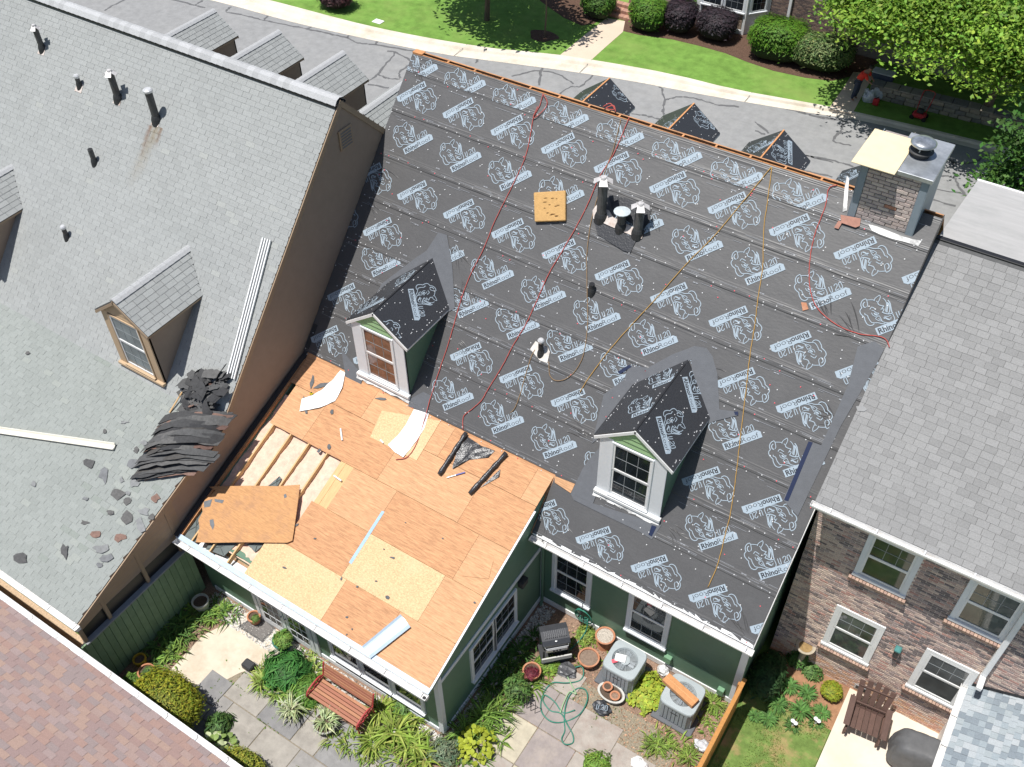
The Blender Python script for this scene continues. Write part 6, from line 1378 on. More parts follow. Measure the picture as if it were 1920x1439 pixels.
# ---------------------------------------------------------------- air conditioners
def aircon(label, c, s=.44, h=.80):
    t = thing('air_conditioner', label, 'air conditioner', (c[0], c[1], 0), 'air conditioning units'); c = Vector((c[0], c[1], 0)); k = 40
    def sq(R, a, p=6.0): ca, sa = math.cos(a), math.sin(a); return R/((abs(ca)**p+abs(sa)**p)**(1/p))
    MB().bbox((c.x-s-.1, c.y-s-.1, 0), (c.x+s+.1, c.y+s+.1, .06), .015).build('pad', mat('ac_pad', (0.12, 0.125, 0.135), .8, .1), t)
    ang = [2*math.pi*i/k for i in range(k)]
    b = MB(); vs = [c+Vector((math.cos(a)*sq(s-.03, a), math.sin(a)*sq(s-.03, a), z)) for z in (.06, h-.06) for a in ang]; b.add(vs, [(i, (i+1) % k, k+(i+1) % k, k+i) for i in range(k)]); b.build('body', mat('ac_inner', (0.10, 0.11, 0.12), .6), t)
    for q in range(4):                                         # louvred panels
        M = Matrix.Translation(c) @ Matrix.Rotation(q*math.pi/2, 4, 'Z')
        for i in range(7): MB().bbox((-s*.80+i*s*1.6/7, -s, .09), (-s*.80+(i+1)*s*1.6/7-.012, -s+.03, h-.07), .006, 0, M).build('side_panel', M_ACG, t)
        MB().bbox((-.10, -s-.006, h*.66), (.10, -s+.01, h*.66+.03), .004, 0, M).build('panel_handle', M_RUBBER, t)
        M2 = Matrix.Translation(c) @ Matrix.Rotation(q*math.pi/2+math.pi/4, 4, 'Z'); MB().bbox((-.075, -s*1.235, .07), (.075, -s*1.235+.03, h-.05), .01, 0, M2).build('corner_post', M_ACG, t)
    b = MB(); rin = s*.74; vs = []
    for rr_, z in ((1.03, h-.07), (1.03, h-.01), (1.0, h+.02)): vs += [c+Vector((math.cos(a)*sq(s*rr_, a), math.sin(a)*sq(s*rr_, a), z)) for a in ang]
    for rr_, z in ((rin, h+.03), (rin-.02, h-.02), (rin-.04, h-.10)): vs += [c+Vector((math.cos(a)*rr_, math.sin(a)*rr_, z)) for a in ang]
    b.add(vs, [(j*k+i, j*k+(i+1) % k, (j+1)*k+(i+1) % k, (j+1)*k+i) for j in range(5) for i in range(k)]); b.build('top_cover', M_ACT, t, smooth=False)
    b = MB(); b.lathe([(rin-.035, h-.11), (rin-.035, h-.10), (0, h-.10)], c, 30); b.build('fan_well', mat('fan_well', (0.20, 0.22, 0.23), .6, .15), t)
    b = MB()
    for j in range(9): R = .08+j*(rin-.08)/9; b.tube([c+Vector((math.cos(a)*R, math.sin(a)*R, h+.0)) for a in ang[::2]], .004, 4, closed=True)
    for i in range(12): a = i*math.pi/6; b.tube([c+Vector((math.cos(a)*.07, math.sin(a)*.07, h+.004)), c+Vector((math.cos(a)*rin, math.sin(a)*rin, h+.004))], .004, 4)
    b.build('fan_grille', mat('grille', (0.40, 0.43, 0.44), .5), t)
    MB().lathe([(.13, h-.03), (.13, h-.0), (.10, h+.008), (0, h+.008)], c, 20).build('fan_hub', M_ACT, t)
    for i in range(4):
        M = Matrix.Translation(c+Vector((0, 0, h-.05))) @ Matrix.Rotation(i*1.57, 4, 'Z') @ Matrix.Rotation(.35, 4, 'X'); MB().box((.08, -.07, -.004), (rin-.06, .07, .004), 0, M).build('fan_blade', M_ACG, t)
    return t
ac1 = HZ(1172, 1237, .82); ac2 = HZ(1281, 1302, .82)
aircon('grey air conditioner with clear fan grille, left of the pair', ac1); aircon('grey air conditioner with a cardboard box on top, next to the cedar fence', ac2)
M = Matrix.Translation((ac1.x-.1, ac1.y-.02, .83)) @ Matrix.Rotation(.3, 4, 'Z'); pp = MB().bbox((-.15, -.11, 0), (.12, .1, .012), .003, 0, M).build('paper_sheet', M_WHITE); tag(setorigin(pp, (ac1.x-.1, ac1.y, .83)), 'white sheet lying on the first air conditioner fan grille', 'sheet')
M = Matrix.Translation((ac1.x-.2, ac1.y-.18, .83)) @ Matrix.Rotation(.8, 4, 'Z'); pp = MB().bbox((-.07, -.05, 0), (.07, .05, .01), .003, 0, M).build('red_card', mat('red_card', (0.62, 0.10, 0.13), .5)); tag(setorigin(pp, (ac1.x-.2, ac1.y-.18, .83)), 'small red card on the first air conditioner fan grille', 'card')
a, b_ = HZ(1248, 1270, .92), HZ(1304, 1320, .92); d = (b_-a); ang_ = math.atan2(d.y, d.x); M = Matrix.Translation((a+b_)/2-Vector((0, 0, .07))) @ Matrix.Rotation(ang_, 4, 'Z'); L = d.length/2
cb = MB().bbox((-L, -.13, 0), (L, .13, .12), .006, 0, M).build('cardboard_box', mat('cardboard', (0.52, 0.25, 0.105), .85, .12, 14)); tag(setorigin(cb, (a+b_)/2-Vector((0, 0, .07))), 'long brown cardboard box lying on the second air conditioner', 'box')
lid_ = MB().box((-L, -.004, .1205), (L, .004, .1225), 0, M).build('box_seam', M_WOOD, cb); lid_.matrix_parent_inverse = WORLD[cb.name].inverted()
def crumple(name, label, c, rx, ry, h, m_, seed=1, cat='bag', sub=3, z0=0.0, amp=.35, f=3.2):
    bm = bmesh.new(); bmesh.ops.create_icosphere(bm, subdivisions=sub, radius=1)
    for v in bm.verts:
        q = v.co.copy(); k = 1+amp*mnoise.noise(q*f*.5+Vector((seed, 0, 0)))+amp*.6*abs(mnoise.noise(q*f*1.4+Vector((0, seed, 0)))); v.co = Vector((c[0]+q.x*rx*k, c[1]+q.y*ry*k, z0+max(0.0, (q.z*.6+.45)*h*k)))
    o = MB().bm(bm).build(name, m_); return tag(setorigin(o, (c[0], c[1], z0)), label, cat)
M_FOIL = mat('grey_plastic_sheet', (0.075, 0.075, 0.08), .35, .2, 10); M_BAG = mat('white_plastic', (0.72, 0.72, 0.72), .35, .08, 10)
crumple('plastic_sheet', 'crumpled grey plastic sheet lying across the garden hose', g0(1062, 1258), .26, .2, .12, M_FOIL, 2, 'sheet', f=4)
sc = crumple('underlayment_scrap', 'crumpled scrap of printed black underlayment on the paving', g0(1128, 1330), .22, .17, .16, mat('scrap_black', (0.045, 0.048, 0.055), .4, .2), 5, 'scrap', f=4)
c = HZ(1128, 1328, .15); b = MB(); k = Vector((.62, .45, 0))
for body in ([(1150,650),(1188,765),(1210,785),(1240,768),(1203,630)], [(1272,640),(1283,600),(1315,582),(1343,605),(1338,650),(1303,745),(1392,708)], [(1368,575),(1398,548),(1425,560),(1466,665),(1445,700),(1412,695),(1368,575)]):
    q = [c+Vector(((x-1300)*.0009, -(y-670)*.0009, .035+.01*math.sin(x*.02))) for x, y in body]; b.tube(q, .009, 5)
o = b.build('scrap_print', M_PRINT, sc); o.matrix_parent_inverse = WORLD[sc.name].inverted()
crumple('plastic_bag', 'small white bag between the air conditioners at the wall', g0(1243, 1262), .14, .12, .22, M_BAG, 7); crumple('plastic_bag', 'crumpled pale bag by the lower end of the cedar fence', g0(1316, 1402), .2, .13, .2, mat('pale_bag', (0.5, 0.5, 0.52), .4, .15), 8); crumple('plastic_bag', 'white bag at the bottom edge of the court paving', g0(1198, 1436), .2, .14, .2, M_BAG, 9)
# ---------------------------------------------------------------- gas grill
a, b_ = HZ(1019, 1213, .9), HZ(1068, 1204, .9); ex = (b_-a); ex.z = 0; wg = ex.length; ex.normalize(); ey = Vector((-ex.y, ex.x, 0)); O = Vector((a.x, a.y, 0))
MG = Matrix(((ex.x, ey.x, 0, O.x), (ex.y, ey.y, 0, O.y), (0, 0, 1, 0), (0, 0, 0, 1)))
grill = thing('gas_grill', 'black and silver gas grill standing in the courtyard corner', 'grill', O)
MB().bbox((.02, .02, .62), (wg-.02, .52, .84), .02, 0, MG).build('firebox', M_RUBBER, grill)
b = MB(); prof = [(-.02, .84), (-.03, .93), (.06, 1.03), (.30, 1.09), (.50, 1.03), (.55, .86)]
b.add([MG @ Vector((x, y, z)) for x in (-.02, wg+.02) for y, z in prof], [(i, i+1, 7+i, 6+i) for i in range(5)]+[(0, 1, 2, 3, 4, 5), (6, 7, 8, 9, 10, 11)]); b.build('lid', mat('grill_lid', (0.05, 0.052, 0.058), .35, .12, 8), grill)
b = MB()
for i in range(12): x = .07+i*(wg-.14)/11; b.box((x, .10, 1.045), (x+.012, .3, 1.098), 0, MG)
b.build('lid_ribs', mat('grill_rib', (0.15, 0.152, 0.165), .4), grill)
MB().tube([MG @ Vector(p) for p in ((.03, -.02, .88), (.05, -.09, .89), (wg-.05, -.09, .89), (wg-.03, -.02, .88))], .014, 8).build('lid_handle', M_METAL, grill)
MB().lathe([(.035, 0), (.035, .012), (.0, .02)], MG @ Vector((wg*.5, .04, 1.0)), 14).build('thermometer', M_METAL, grill)
MB().bbox((.06, -.07, .66), (wg-.06, .02, .78), .01, 0, MG).build('control_panel', mat('steel_panel', (0.52, 0.51, 0.50), .35, .1, 6, metal=.5), grill)
for i in range(3): MB().tube([MG @ Vector((wg*(.38+i*.12), -.07, .72)), MG @ Vector((wg*(.38+i*.12), -.11, .72))], .022, 10).build('knob', M_BLK, grill)
MB().bbox((-.06, -.12, .30), (wg+.05, -.08, .46), .008, 0, MG).build('front_panel', mat('pale_steel', (0.56, 0.55, 0.51), .4, .1), grill); MB().bbox((-.05, -.08, .14), (wg+.04, .5, .18), .01, 0, MG).build('bottom_shelf', M_RUBBER, grill)
for x in (.0, wg-.04):
    for y in (.0, .46): MB().box((x, y, 0), (x+.04, y+.04, .64), 0, MG).build('leg', M_RUBBER, grill)
# ---------------------------------------------------------------- garden hoses
M_HOSE = mat('green_hose', (0.035, 0.19, 0.135), .45, .12, 8); M_HOSE2 = mat('pale_hose', (0.30, 0.46, 0.25), .45, .12, 8)
hp = [(1072,1256),(1090,1252),(1094,1266),(1086,1278),(1062,1283),(1036,1283),(1021,1298),(1014,1322),(1018,1342),(1036,1356),(1062,1354),(1088,1340),(1101,1315),(1098,1296),(1084,1292),(1068,1306),(1060,1328),(1058,1352),(1059,1372),(1053,1388),(1060,1398),(1074,1394),(1074,1380),(1064,1362),(1052,1340),(1032,1334),(1018,1316),(1022,1306),(1040,1318),(1056,1338),(1078,1334)]
b = MB(); q = catmull([Vector((*g0(x, y), .05+.02*math.sin(i*1.7))) for i, (x, y) in enumerate(hp)], 7); b.tube(q, .017, 7); o = b.build('garden_hose', M_HOSE, smooth=True); tag(setorigin(o, q[0]), 'green garden hose looping over the court paving', 'hose')
b = MB(); q = catmull([Vector((*g0(x, y), .07)) for x, y in ((1064,1272),(1072,1288),(1080,1304),(1068,1300),(1058,1318),(1050,1340))], 6); b.tube(q, .014, 6); o = b.build('pale_hose', M_HOSE2, smooth=True); tag(setorigin(o, q[0]), 'pale green hose crossing the looped green hose', 'hose')
hc = HY(1088, 1172, YB-.14); hc.z = .56; b = MB()
for k in range(4): b.tube([(hc.x+.02*k+(.17+.028*k)*math.cos(a), YB-.07-.02*k, hc.z-.015*k+(.17+.03*k)*math.sin(a)) for a in [j*.2618 for j in range(24)]], .012, 6, closed=True)
q = catmull([Vector((hc.x+.2, YB-.14, hc.z)), Vector((hc.x+.26, YB-.3, .25)), Vector((hc.x+.2, YB-.6, .05)), Vector((hc.x+.12, YB-.95, .04))], 6); b.tube(q, .016, 6); o = b.build('hose_coil', M_HOSE, smooth=True); tag(setorigin(o, (hc.x, YB-.1, hc.z-.2)), 'coiled green hose hanging on the green rear wall', 'hose')
b = MB(); b.tube([(hc.x, YB-.02, hc.z+.12), (hc.x, YB-.3, hc.z+.14)], .02, 8); b.tube([(hc.x, YB-.1, .0), (hc.x, YB-.1, hc.z+.5)], .012, 6); b.tube([(hc.x+.55, YB-.03, .4), (hc.x+.55, YB-.16, .4), (hc.x+.55, YB-.16, .3)], .014, 6); o = b.build('hose_hanger', M_BLK); tag(setorigin(o, (hc.x, YB-.1, 0)), 'black metal hose hanger at the rear wall', 'hanger')
b = MB(); c = g0(985, 1328)
for k in range(4): b.tube(catmull([(c[0]-.2+k*.12, c[1], 0), (c[0]-.2+k*.12, c[1]+.02, .55), (c[0]-.14+k*.12, c[1]+.02, .68), (c[0]-.08+k*.12, c[1]+.02, .55), (c[0]-.08+k*.12, c[1], 0)], 5), .009, 5)
o = b.build('wire_edging', M_BLK); tag(setorigin(o, (c[0], c[1], 0)), 'black hooped wire plant support next to the small bush', 'wire support')
# ---------------------------------------------------------------- brick house garden things
bb = HZ(1511, 1212, .95); bird = thing('birdbath', 'stone birdbath with pale rim against the brick wall', 'birdbath', (bb.x, bb.y, 0))
M_STONE = mat('cast_stone', (0.42, 0.36, 0.27), .9, .15, 10, .2, 50)
MB().lathe([(.17, 0), (.17, .05), (.09, .12), (.075, .5), (.11, .8), (.12, .83)], (bb.x, bb.y, 0), 20).build('pedestal', M_STONE, bird, smooth=True); MB().lathe([(.1, .83), (.24, .93), (.245, .97), (.19, .965), (.15, .92), (0, .90)], (bb.x, bb.y, 0), 26).build('bowl', M_STONE, bird); MB().lathe([(.165, .93), (.165, .936), (0, .937)], (bb.x, bb.y, 0), 20).build('bowl_water', mat('bath_silt', (0.30, 0.20, 0.09), .25, .3, 12), bird)
# adirondack chair
a, b_ = HZ(1584, 1366, .3), HZ(1645, 1392, .3); ex = (b_-a); ex.z = 0; ex.normalize(); ey = Vector((-ex.y, ex.x, 0)); O = Vector((a.x, a.y, 0)); MC = Matrix(((ex.x, ey.x, 0, O.x), (ex.y, ey.y, 0, O.y), (0, 0, 1, 0), (0, 0, 0, 1)))
chair = thing('adirondack_chair', 'dark brown wooden lounge chair on the terrace by the brick wall', 'chair', O); M_CH = [mat('chair_wood_%d' % i, c, .7, .14, 8) for i, c in enumerate(((0.105,0.062,0.050),(0.12,0.07,0.056)))]; ww = .66; MC = MC @ Matrix.Diagonal((1.22, 1.22, 1.12, 1))
MR = lambda p, ang: MC @ Matrix.Translation(p) @ Matrix.Rotation(math.radians(ang), 4, 'X')
for i in range(5): MB().bbox((.06+i*.11, 0, 0), (.163+i*.11, .56, .022), .005, 0, MR((0, .02, .37), -9)).build('seat_slat', M_CH[i % 2], chair)
for i in range(5):
    off = (i-2)*.03; h_ = .86-.05*abs(i-2); M = MR((.06+i*.11+off*.3, .52, .27), -20) @ Matrix.Rotation(math.radians(-(i-2)*2.5)*-1, 4, 'Y'); MB().bbox((0, 0, 0), (.105, .022, h_), .006, 0, M).build('back_slat', M_CH[(i+1) % 2], chair)
for x in (-.08, ww-.03): MB().bbox((x, -.06, .54), (x+.12, .62, .562), .008, 0, MC).build('arm', M_CH[0], chair)
for x in (-.01, ww-.03):
    MB().bbox((x, .0, 0), (x+.035, .09, .54), .004, 0, MC).build('front_leg', M_CH[0], chair); MB().bbox((x, -.1, 0), (x+.035, .86, .1), .004, 0, MR((0, 0, .28), -13)).build('stringer', M_CH[1], chair)
for z, y in ((.42, .55), (.8, .72)): MB().bbox((.02, y, z), (ww-.02, y+.03, z+.07), .004, 0, MC).build('back_brace', M_CH[0], chair)
# covered grill
c = HZ(1722, 1412, .6); bm = bmesh.new(); bmesh.ops.create_icosphere(bm, subdivisions=5, radius=1)
for v in bm.verts:
    q = v.co; L_ = (abs(q.x)**5+abs(q.y)**5+abs(q.z)**5)**.2; q = q/L_; sx_ = .62*(1-.12*max(0, q.z)); f1 = mnoise.noise(Vector((q.x*2.2, q.y*2.2, q.z*.8)))
    k = 1+.07*f1+.03*mnoise.noise(Vector((q.x*7, q.y*7, q.z*2))); top = 1-.18*max(0, abs(q.x)-.55)*2
    v.co = Vector((c.x+(q.x*math.cos(.15)-q.y*.62*math.sin(.15))*sx_*k, c.y+(q.x*math.sin(.15)+q.y*.62*math.cos(.15))*sx_*k, max(.03, (.52+.5*q.z*top)*1.05)))
o = MB().bm(bm).build('covered_grill', mat('grill_cover', (0.105, 0.106, 0.11), .6, .14, 6, .3, 14), smooth=True); tag(setorigin(o, (c.x, c.y, 0)), 'grill under a dark grey fabric cover on the terrace', 'grill cover')
c = HZ(1808, 1380, .3); b = MB()
for k in range(2): b.tube(catmull([(c.x-.2+k*.4, c.y-.2, 0), (c.x-.2+k*.4, c.y-.22, .42), (c.x-.2+k*.4, c.y-.2, .6), (c.x-.2+k*.4, c.y+.18, .62), (c.x-.2+k*.4, c.y+.22, .4), (c.x-.2+k*.4, c.y+.25, 0)], 5), .012, 6)
b.tube(catmull([(c.x-.2, c.y+.2, .4), (c.x-.2, c.y+.27, .8), (c.x, c.y+.3, .92), (c.x+.2, c.y+.27, .8), (c.x+.2, c.y+.2, .4)], 5), .012, 6)
for i in range(6): b.tube([(c.x-.2+i*.08, c.y-.2, .42), (c.x-.2+i*.08, c.y+.22, .4), (c.x-.2+i*.08, c.y+.28, .8)], .006, 5)
o = b.build('wire_chair', M_BLK); tag(setorigin(o, (c.x, c.y, 0)), 'black wire garden chair half hidden under the low roof eave', 'chair')
# ================================================================== loose things on the roofs
def onroof(px, py, o=0.0):
    P = HM(px, py, o); return P if P.y > Y0 or P.x > XW else HW(px, py, o)
M_RED = mat('red_rope', (0.44, 0.085, 0.07), .7, .2, 20); M_YEL = mat('yellow_rope', (0.42, 0.25, 0.07), .7, .2, 20); M_BRN = mat('tan_rope', (0.26, 0.17, 0.09), .7, .2, 20)
def rope(label, pts, m_, r_=.0105, name='rope', o=.034, loop=None):
    q = catmull([onroof(x, y, o) for x, y in pts], 7); b = MB(); rr_ = random.Random(len(pts))
    b.tube([p+Vector((rr_.uniform(-.004, .004), rr_.uniform(-.004, .004), 0)) for p in q], r_, 6)
    if loop: b.tube(catmull([onroof(x, y, o+.02) for x, y in loop], 6), r_, 6)
    ob = b.build(name, m_, smooth=True); return tag(setorigin(ob, q[-1]), label, 'rope', 'ropes lying on the roof')
rope('red rope knotted at the ridge and running past the left dormer', [(1018,176),(1012,198),(1000,222),(993,262),(983,300),(960,350),(930,410),(905,470),(880,520),(862,570),(842,640),(822,700),(806,750),(792,800),(778,838),(762,858),(742,862)], M_RED, loop=[(1018,176),(1026,192),(1020,206),(1000,222),(1008,200)])
rope('red rope from the mid ridge down to the plywood edge', [(1180,220),(1166,254),(1150,290),(1122,336),(1098,392),(1062,458),(1030,512),(1004,570),(985,610),(962,648),(940,690),(915,730),(902,752),(884,768),(869,782),(868,806)], M_RED)
rope('red rope curving from the chimney to the lower roof edge', [(1570,347),(1554,354),(1547,388),(1531,430),(1521,470),(1517,512),(1521,552),(1536,582),(1570,610),(1610,626),(1648,631),(1662,638),(1668,652)], M_RED)
rope('yellow rope slanting down to the middle of the roof', [(1446,314),(1400,370),(1340,442),(1290,492),(1230,560),(1182,612),(1140,660),(1102,712),(1087,736)], M_YEL, .010)
rope('yellow rope running straight down past the right dormer', [(1447,314),(1440,370),(1432,430),(1430,500),(1421,560),(1415,610),(1407,660),(1400,720),(1393,780),(1387,830),(1379,900),(1370,960),(1360,1002),(1345,1060),(1327,1102)], M_YEL, .010)
rope('tan rope looping beside the short pipe flashing', [(1164,224),(1150,280),(1136,318),(1112,400),(1104,442),(1100,486),(1101,552),(1102,602),(1095,660),(1080,694),(1060,711),(1042,714),(1031,704),(1029,678)], M_BRN, .010)
rope('short tan rope hanging below the pipe flashing', [(1003,656),(995,672),(986,702),(975,740),(966,764),(957,775)], M_BRN, .010)
P0 = HM(1290, 252, 0); b = MB(); b.tube(catmull([Vector((5.6, .0, H+.02)), Vector((5.75, .06, H+.12)), Vector((5.9, 0, H+.04)), Vector((5.7, -.05, H+.03)), Vector((5.85, .05, H+.10)), Vector((5.95, -.02, H))], 5), .012, 6); o = b.build('rope', M_RED, smooth=True); tag(setorigin(o, (5.6, 0, H)), 'bunched red rope knot on the ridge by the front dormers', 'rope', 'ropes lying on the roof')
# foam pad
c4 = [HM(x, y, .12) for x, y in ((1000,361),(1060,357),(1060,414),(1002,416))]; bm = bmesh.new(); vs = [bm.verts.new(p) for p in c4]+[bm.verts.new(p-NM*.10) for p in c4]
for f in ((0,1,2,3),(7,6,5,4),(0,4,5,1),(1,5,6,2),(2,6,7,3),(3,7,4,0)): bm.faces.new([vs[i] for i in f])
bmesh.ops.bevel(bm, geom=bm.edges[:], offset=.025, segments=2, affect='EDGES', profile=.5); bmesh.ops.subdivide_edges(bm, edges=bm.edges[:], cuts=3, use_grid_fill=True)
for v in bm.verts: v.co += NM*.008*mnoise.noise(v.co*9)
o = MB().bm(bm).build('foam_pad', mat('foam', (0.52, 0.315, 0.125), .95, .12, 12, .6, 40)); tag(setorigin(o, (c4[3]+c4[2])/2-NM*.1), 'square orange foam pad lying on the black underlayment', 'foam pad')
r = random.Random(3); cen = sum(c4, Vector())/4
for k in range(15):
    u, v = r.uniform(.2, .8), r.uniform(.2, .85); p = c4[0].lerp(c4[1], u).lerp(c4[3].lerp(c4[2], u), v)+NM*.006; l = r.uniform(.02, .06); M = Matrix.Translation(p)
    d = Vector((1, 0, 0))*math.cos(r.uniform(-.3, .9))+VM*.4; d.normalize(); s = NM.cross(d); q = MB().prism([p-d*l, p-s*.008, p+d*l, p+s*.01], NM*.003).build('foam_tear', mat('foam_dark', (0.15, 0.07, 0.02), .9), o); q.matrix_parent_inverse = WORLD[o.name].inverted()
MB_ = MB
scr = HM(1508, 576, .03); o = MB().prism([HM(x, y, .036) for x, y in ((1502,567),(1512,568),(1516,580),(1505,583))], NM*-.006).build('brick_chip', M_TERRA); tag(setorigin(o, scr), 'small orange brown chip on the underlayment near the right rope', 'chip')
# ---------------------------------------------------------------- wing clutter
def sheetthing(name, label, cat, pts, m_, o=.02, th=.012, wav=.0, group=None, plane=HW, nrm=NW):
    P = [plane(x, y, o)+nrm*(wav*mnoise.noise((x*.05, y*.05, 1))) for x, y in pts]; b = MB(); b.prism(P, nrm*-th); ob = b.build(name, m_); return tag(setorigin(ob, sum(P, Vector())/len(P)-nrm*th), label, cat, group)
sheetthing('loose_plywood', 'loose torn plywood sheet lying across the open rafters', 'plywood', [(392,913),(418,912),(470,911),(520,912),(562,909),(560,930),(556,960),(551,995),(548,1014),(538,1018),(460,1017),(400,1018),(367,1017),(374,990),(372,975),(380,960),(378,948),(384,938),(394,930),(404,920)], mat('loose_ply', (0.50, 0.265, 0.115), .8, .24, 5, .3, 50, stretch=(1.2, 7, 7), stain=(0.30, 0.17, 0.11), stain_scale=2.2, stain_amt=.6, detail=9), .07, .016)
for k, pts in enumerate(([(382,941),(398,936),(394,950),(383,952)], [(402,936),(420,938),(417,944),(403,941)], [(393,975),(400,974),(402,985),(399,994),(394,985)], [(532,928),(536,926),(538,932),(533,935)])):
    sheetthing('felt_scrap', 'grey torn felt scrap on the loose plywood sheet', 'scrap', pts, mat('felt_grey', (0.15, 0.16, 0.17), .9, .2, 9), .076, .003, group='felt scraps on the loose sheet')
def lump(name, label, cat, pts, m_, amp=.05, o=.03, group=None, plane=HW, nrm=NW, n=3):
    """crumpled cloth: polygon filled as a fan, subdivided and rumpled."""
    bm = bmesh.new(); P = [plane(x, y, o) for x, y in pts]; c = bm.verts.new(sum(P, Vector())/len(P)); vs = [bm.verts.new(p) for p in P]
    for i in range(len(vs)): bm.faces.new((c, vs[i], vs[(i+1) % len(vs)]))
    bmesh.ops.subdivide_edges(bm, edges=bm.edges[:], cuts=n, use_grid_fill=True)
    for v in bm.verts: v.co += nrm*(amp*max(-.3, mnoise.noise(v.co*4.5)+.25*mnoise.noise(v.co*14)))
    for v in bm.verts:
        v.co += nrm*.006
    ob = MB().bm(bm).build(name, m_, smooth=True); return tag(setorigin(ob, sum(P, Vector())/len(P)), label, cat, group)
M_CLOTH = mat('white_cloth', (0.80, 0.79, 0.77), .8, .05, 8)
lump('white_sheet', 'white torn plastic strip near the upper left of the plywood', 'plastic sheet', [(562,772),(566,748),(585,742),(606,730),(622,715),(640,692),(647,700),(642,728),(628,752),(600,765)], M_CLOTH, .05)
lump('white_sheet', 'white plastic strip running down from the left dormer', 'plastic sheet', [(776,768),(804,776),(796,802),(782,826),(756,858),(740,848),(727,834),(745,818),(760,798)], M_CLOTH, .04)
for k, (a, b_, lab) in enumerate((((874,812), (823,890), 'rolled black underlayment flap, upper of the two rolls'), ((949,850), (880,926), 'rolled black underlayment flap, lower of the two rolls'))):
    A, B = HW(*a, .08), HW(*b_, .08); b = MB(); q = [A.lerp(B, t/10)+NW*.008*math.sin(t*1.9) for t in range(11)]; b.tube(q, [.055+.012*math.sin(t*2.3+k) for t in range(11)], 10); ob = b.build('underlayment_roll', mat('roll_black', (0.04, 0.04, 0.043), .28, .2, 12, .5, 25), smooth=True); tag(setorigin(ob, (A+B)/2-NW*.06), lab, 'roll')
lump('underlayment_flap', 'shiny black flap between the two underlayment rolls', 'underlayment', [(876,818),(890,828),(905,838),(928,845),(915,858),(880,862),(862,872),(848,880),(856,850)], MATS['roll_black'], .07, .03); lump('underlayment_flap', 'small black flap beside the lower underlayment roll', 'underlayment', [(928,890),(938,880),(936,894),(912,908),(900,915)], MATS['roll_black'], .03, .03)
# bent metal flashing
P = [HW(x, y, .02) for x, y in ((680,1213),(752,1153),(771,1177),(696,1236))]; d = (P[3]-P[0]).normalized(); b = MB(); n = 8
cols = [[P[0].lerp(P[3], i/n).lerp(P[1].lerp(P[2], i/n), t)+NW*(.05*abs(2*i/n-1)**3) for t in (0, .5, 1)] for i in range(n+1)]
for i in range(n):
    for j in range(2): b.quad(cols[i][j], cols[i][j+1], cols[i+1][j+1], cols[i+1][j])
ob = b.build('metal_flashing', mat('blue_metal', (0.50, 0.60, 0.68), .35, .06, 5, metal=.3), smooth=True); tag(setorigin(ob, P[0]-NW*.0), 'curved pale blue metal flashing strip lying near the wing eave', 'flashing')
M_SCR = mat('dark_scrap', (0.11, 0.115, 0.12), .85, .25, 10); r = random.Random(30)
SCP = [(608,722,40,9,-20),(572,760,9,34,-8),(585,716,8,26,8),(716,748,26,5,8),(622,772,9,10,0),(617,838,8,12,0),(598,846,9,10,20),(736,1046,12,5,20),(726,1120,10,8,-40),(650,1158,8,5,0),(555,985,12,6,-30),(670,1100,5,6,0),(650,1190,4,5,0),(705,1090,6,4,0),(890,1130,6,4,20),(720,1030,4,3,0),(640,1085,4,8,10),(590,1010,6,3,0),(533,1065,10,4,15),(660,1180,3,4,0),(830,1010,4,3,0),(760,980,4,3,10)]
for k, (x, y, w_, h_, an) in enumerate(SCP):
    a = math.radians(an); q = []
    for i in range(7):
        t = i/7*6.283; u, v = math.cos(t)*w_/2*r.uniform(.45, 1.25), math.sin(t)*h_/2*r.uniform(.45, 1.25); q.append((x+u*math.cos(a)-v*math.sin(a), y+u*math.sin(a)+v*math.cos(a)))
    sheetthing('felt_scrap', 'dark torn roofing scrap on the bare plywood', 'scrap', q, M_SCR, .022, .004, group='dark scraps on the plywood')
for k, (x, y, dx, dy) in enumerate(((640,815,3,22),(633,897,14,10),(716,828,6,6))):
    A, B = HW(x-dx/2, y-dy/2, .035), HW(x+dx/2, y+dy/2, .035); ob = MB().tube([A, B], .022, 8).build('paper_tube', M_CLOTH); tag(setorigin(ob, A), ('white tube below the upper white strip on the plywood', 'white tube near the corner of the open bay', 'tiny white offcut beside the second white strip')[k], 'tube')
A, B = HW(838, 896, .03), HW(872, 886, .03); kn = MB().tube([A, A.lerp(B, .5)], .014, 6).build('utility_knife', M_METAL); tag(setorigin(kn, A), 'small utility knife on the plywood beside the black rolls', 'knife'); q = MB().tube([A.lerp(B, .5), B], .018, 6).build('knife_handle', mat('blue_plastic', (0.10, 0.11, 0.35), .5), kn); q.matrix_parent_inverse = WORLD[kn.name].inverted()
A = HW(584, 739, .03); tm = MB().bbox((A.x-.045, A.y-.035, A.z-.02), (A.x+.045, A.y+.035, A.z+.04), .012).build('tape_measure', mat('tape_yellow', (0.62, 0.50, 0.02), .5)); tag(setorigin(tm, A), 'small yellow tape measure beside the upper white strip', 'tape measure'); q = MB().lathe([(.025, .04), (.025, .046), (0, .047)], A, 12).build('tape_hub', M_BLK, tm); q.matrix_parent_inverse = WORLD[tm.name].inverted()
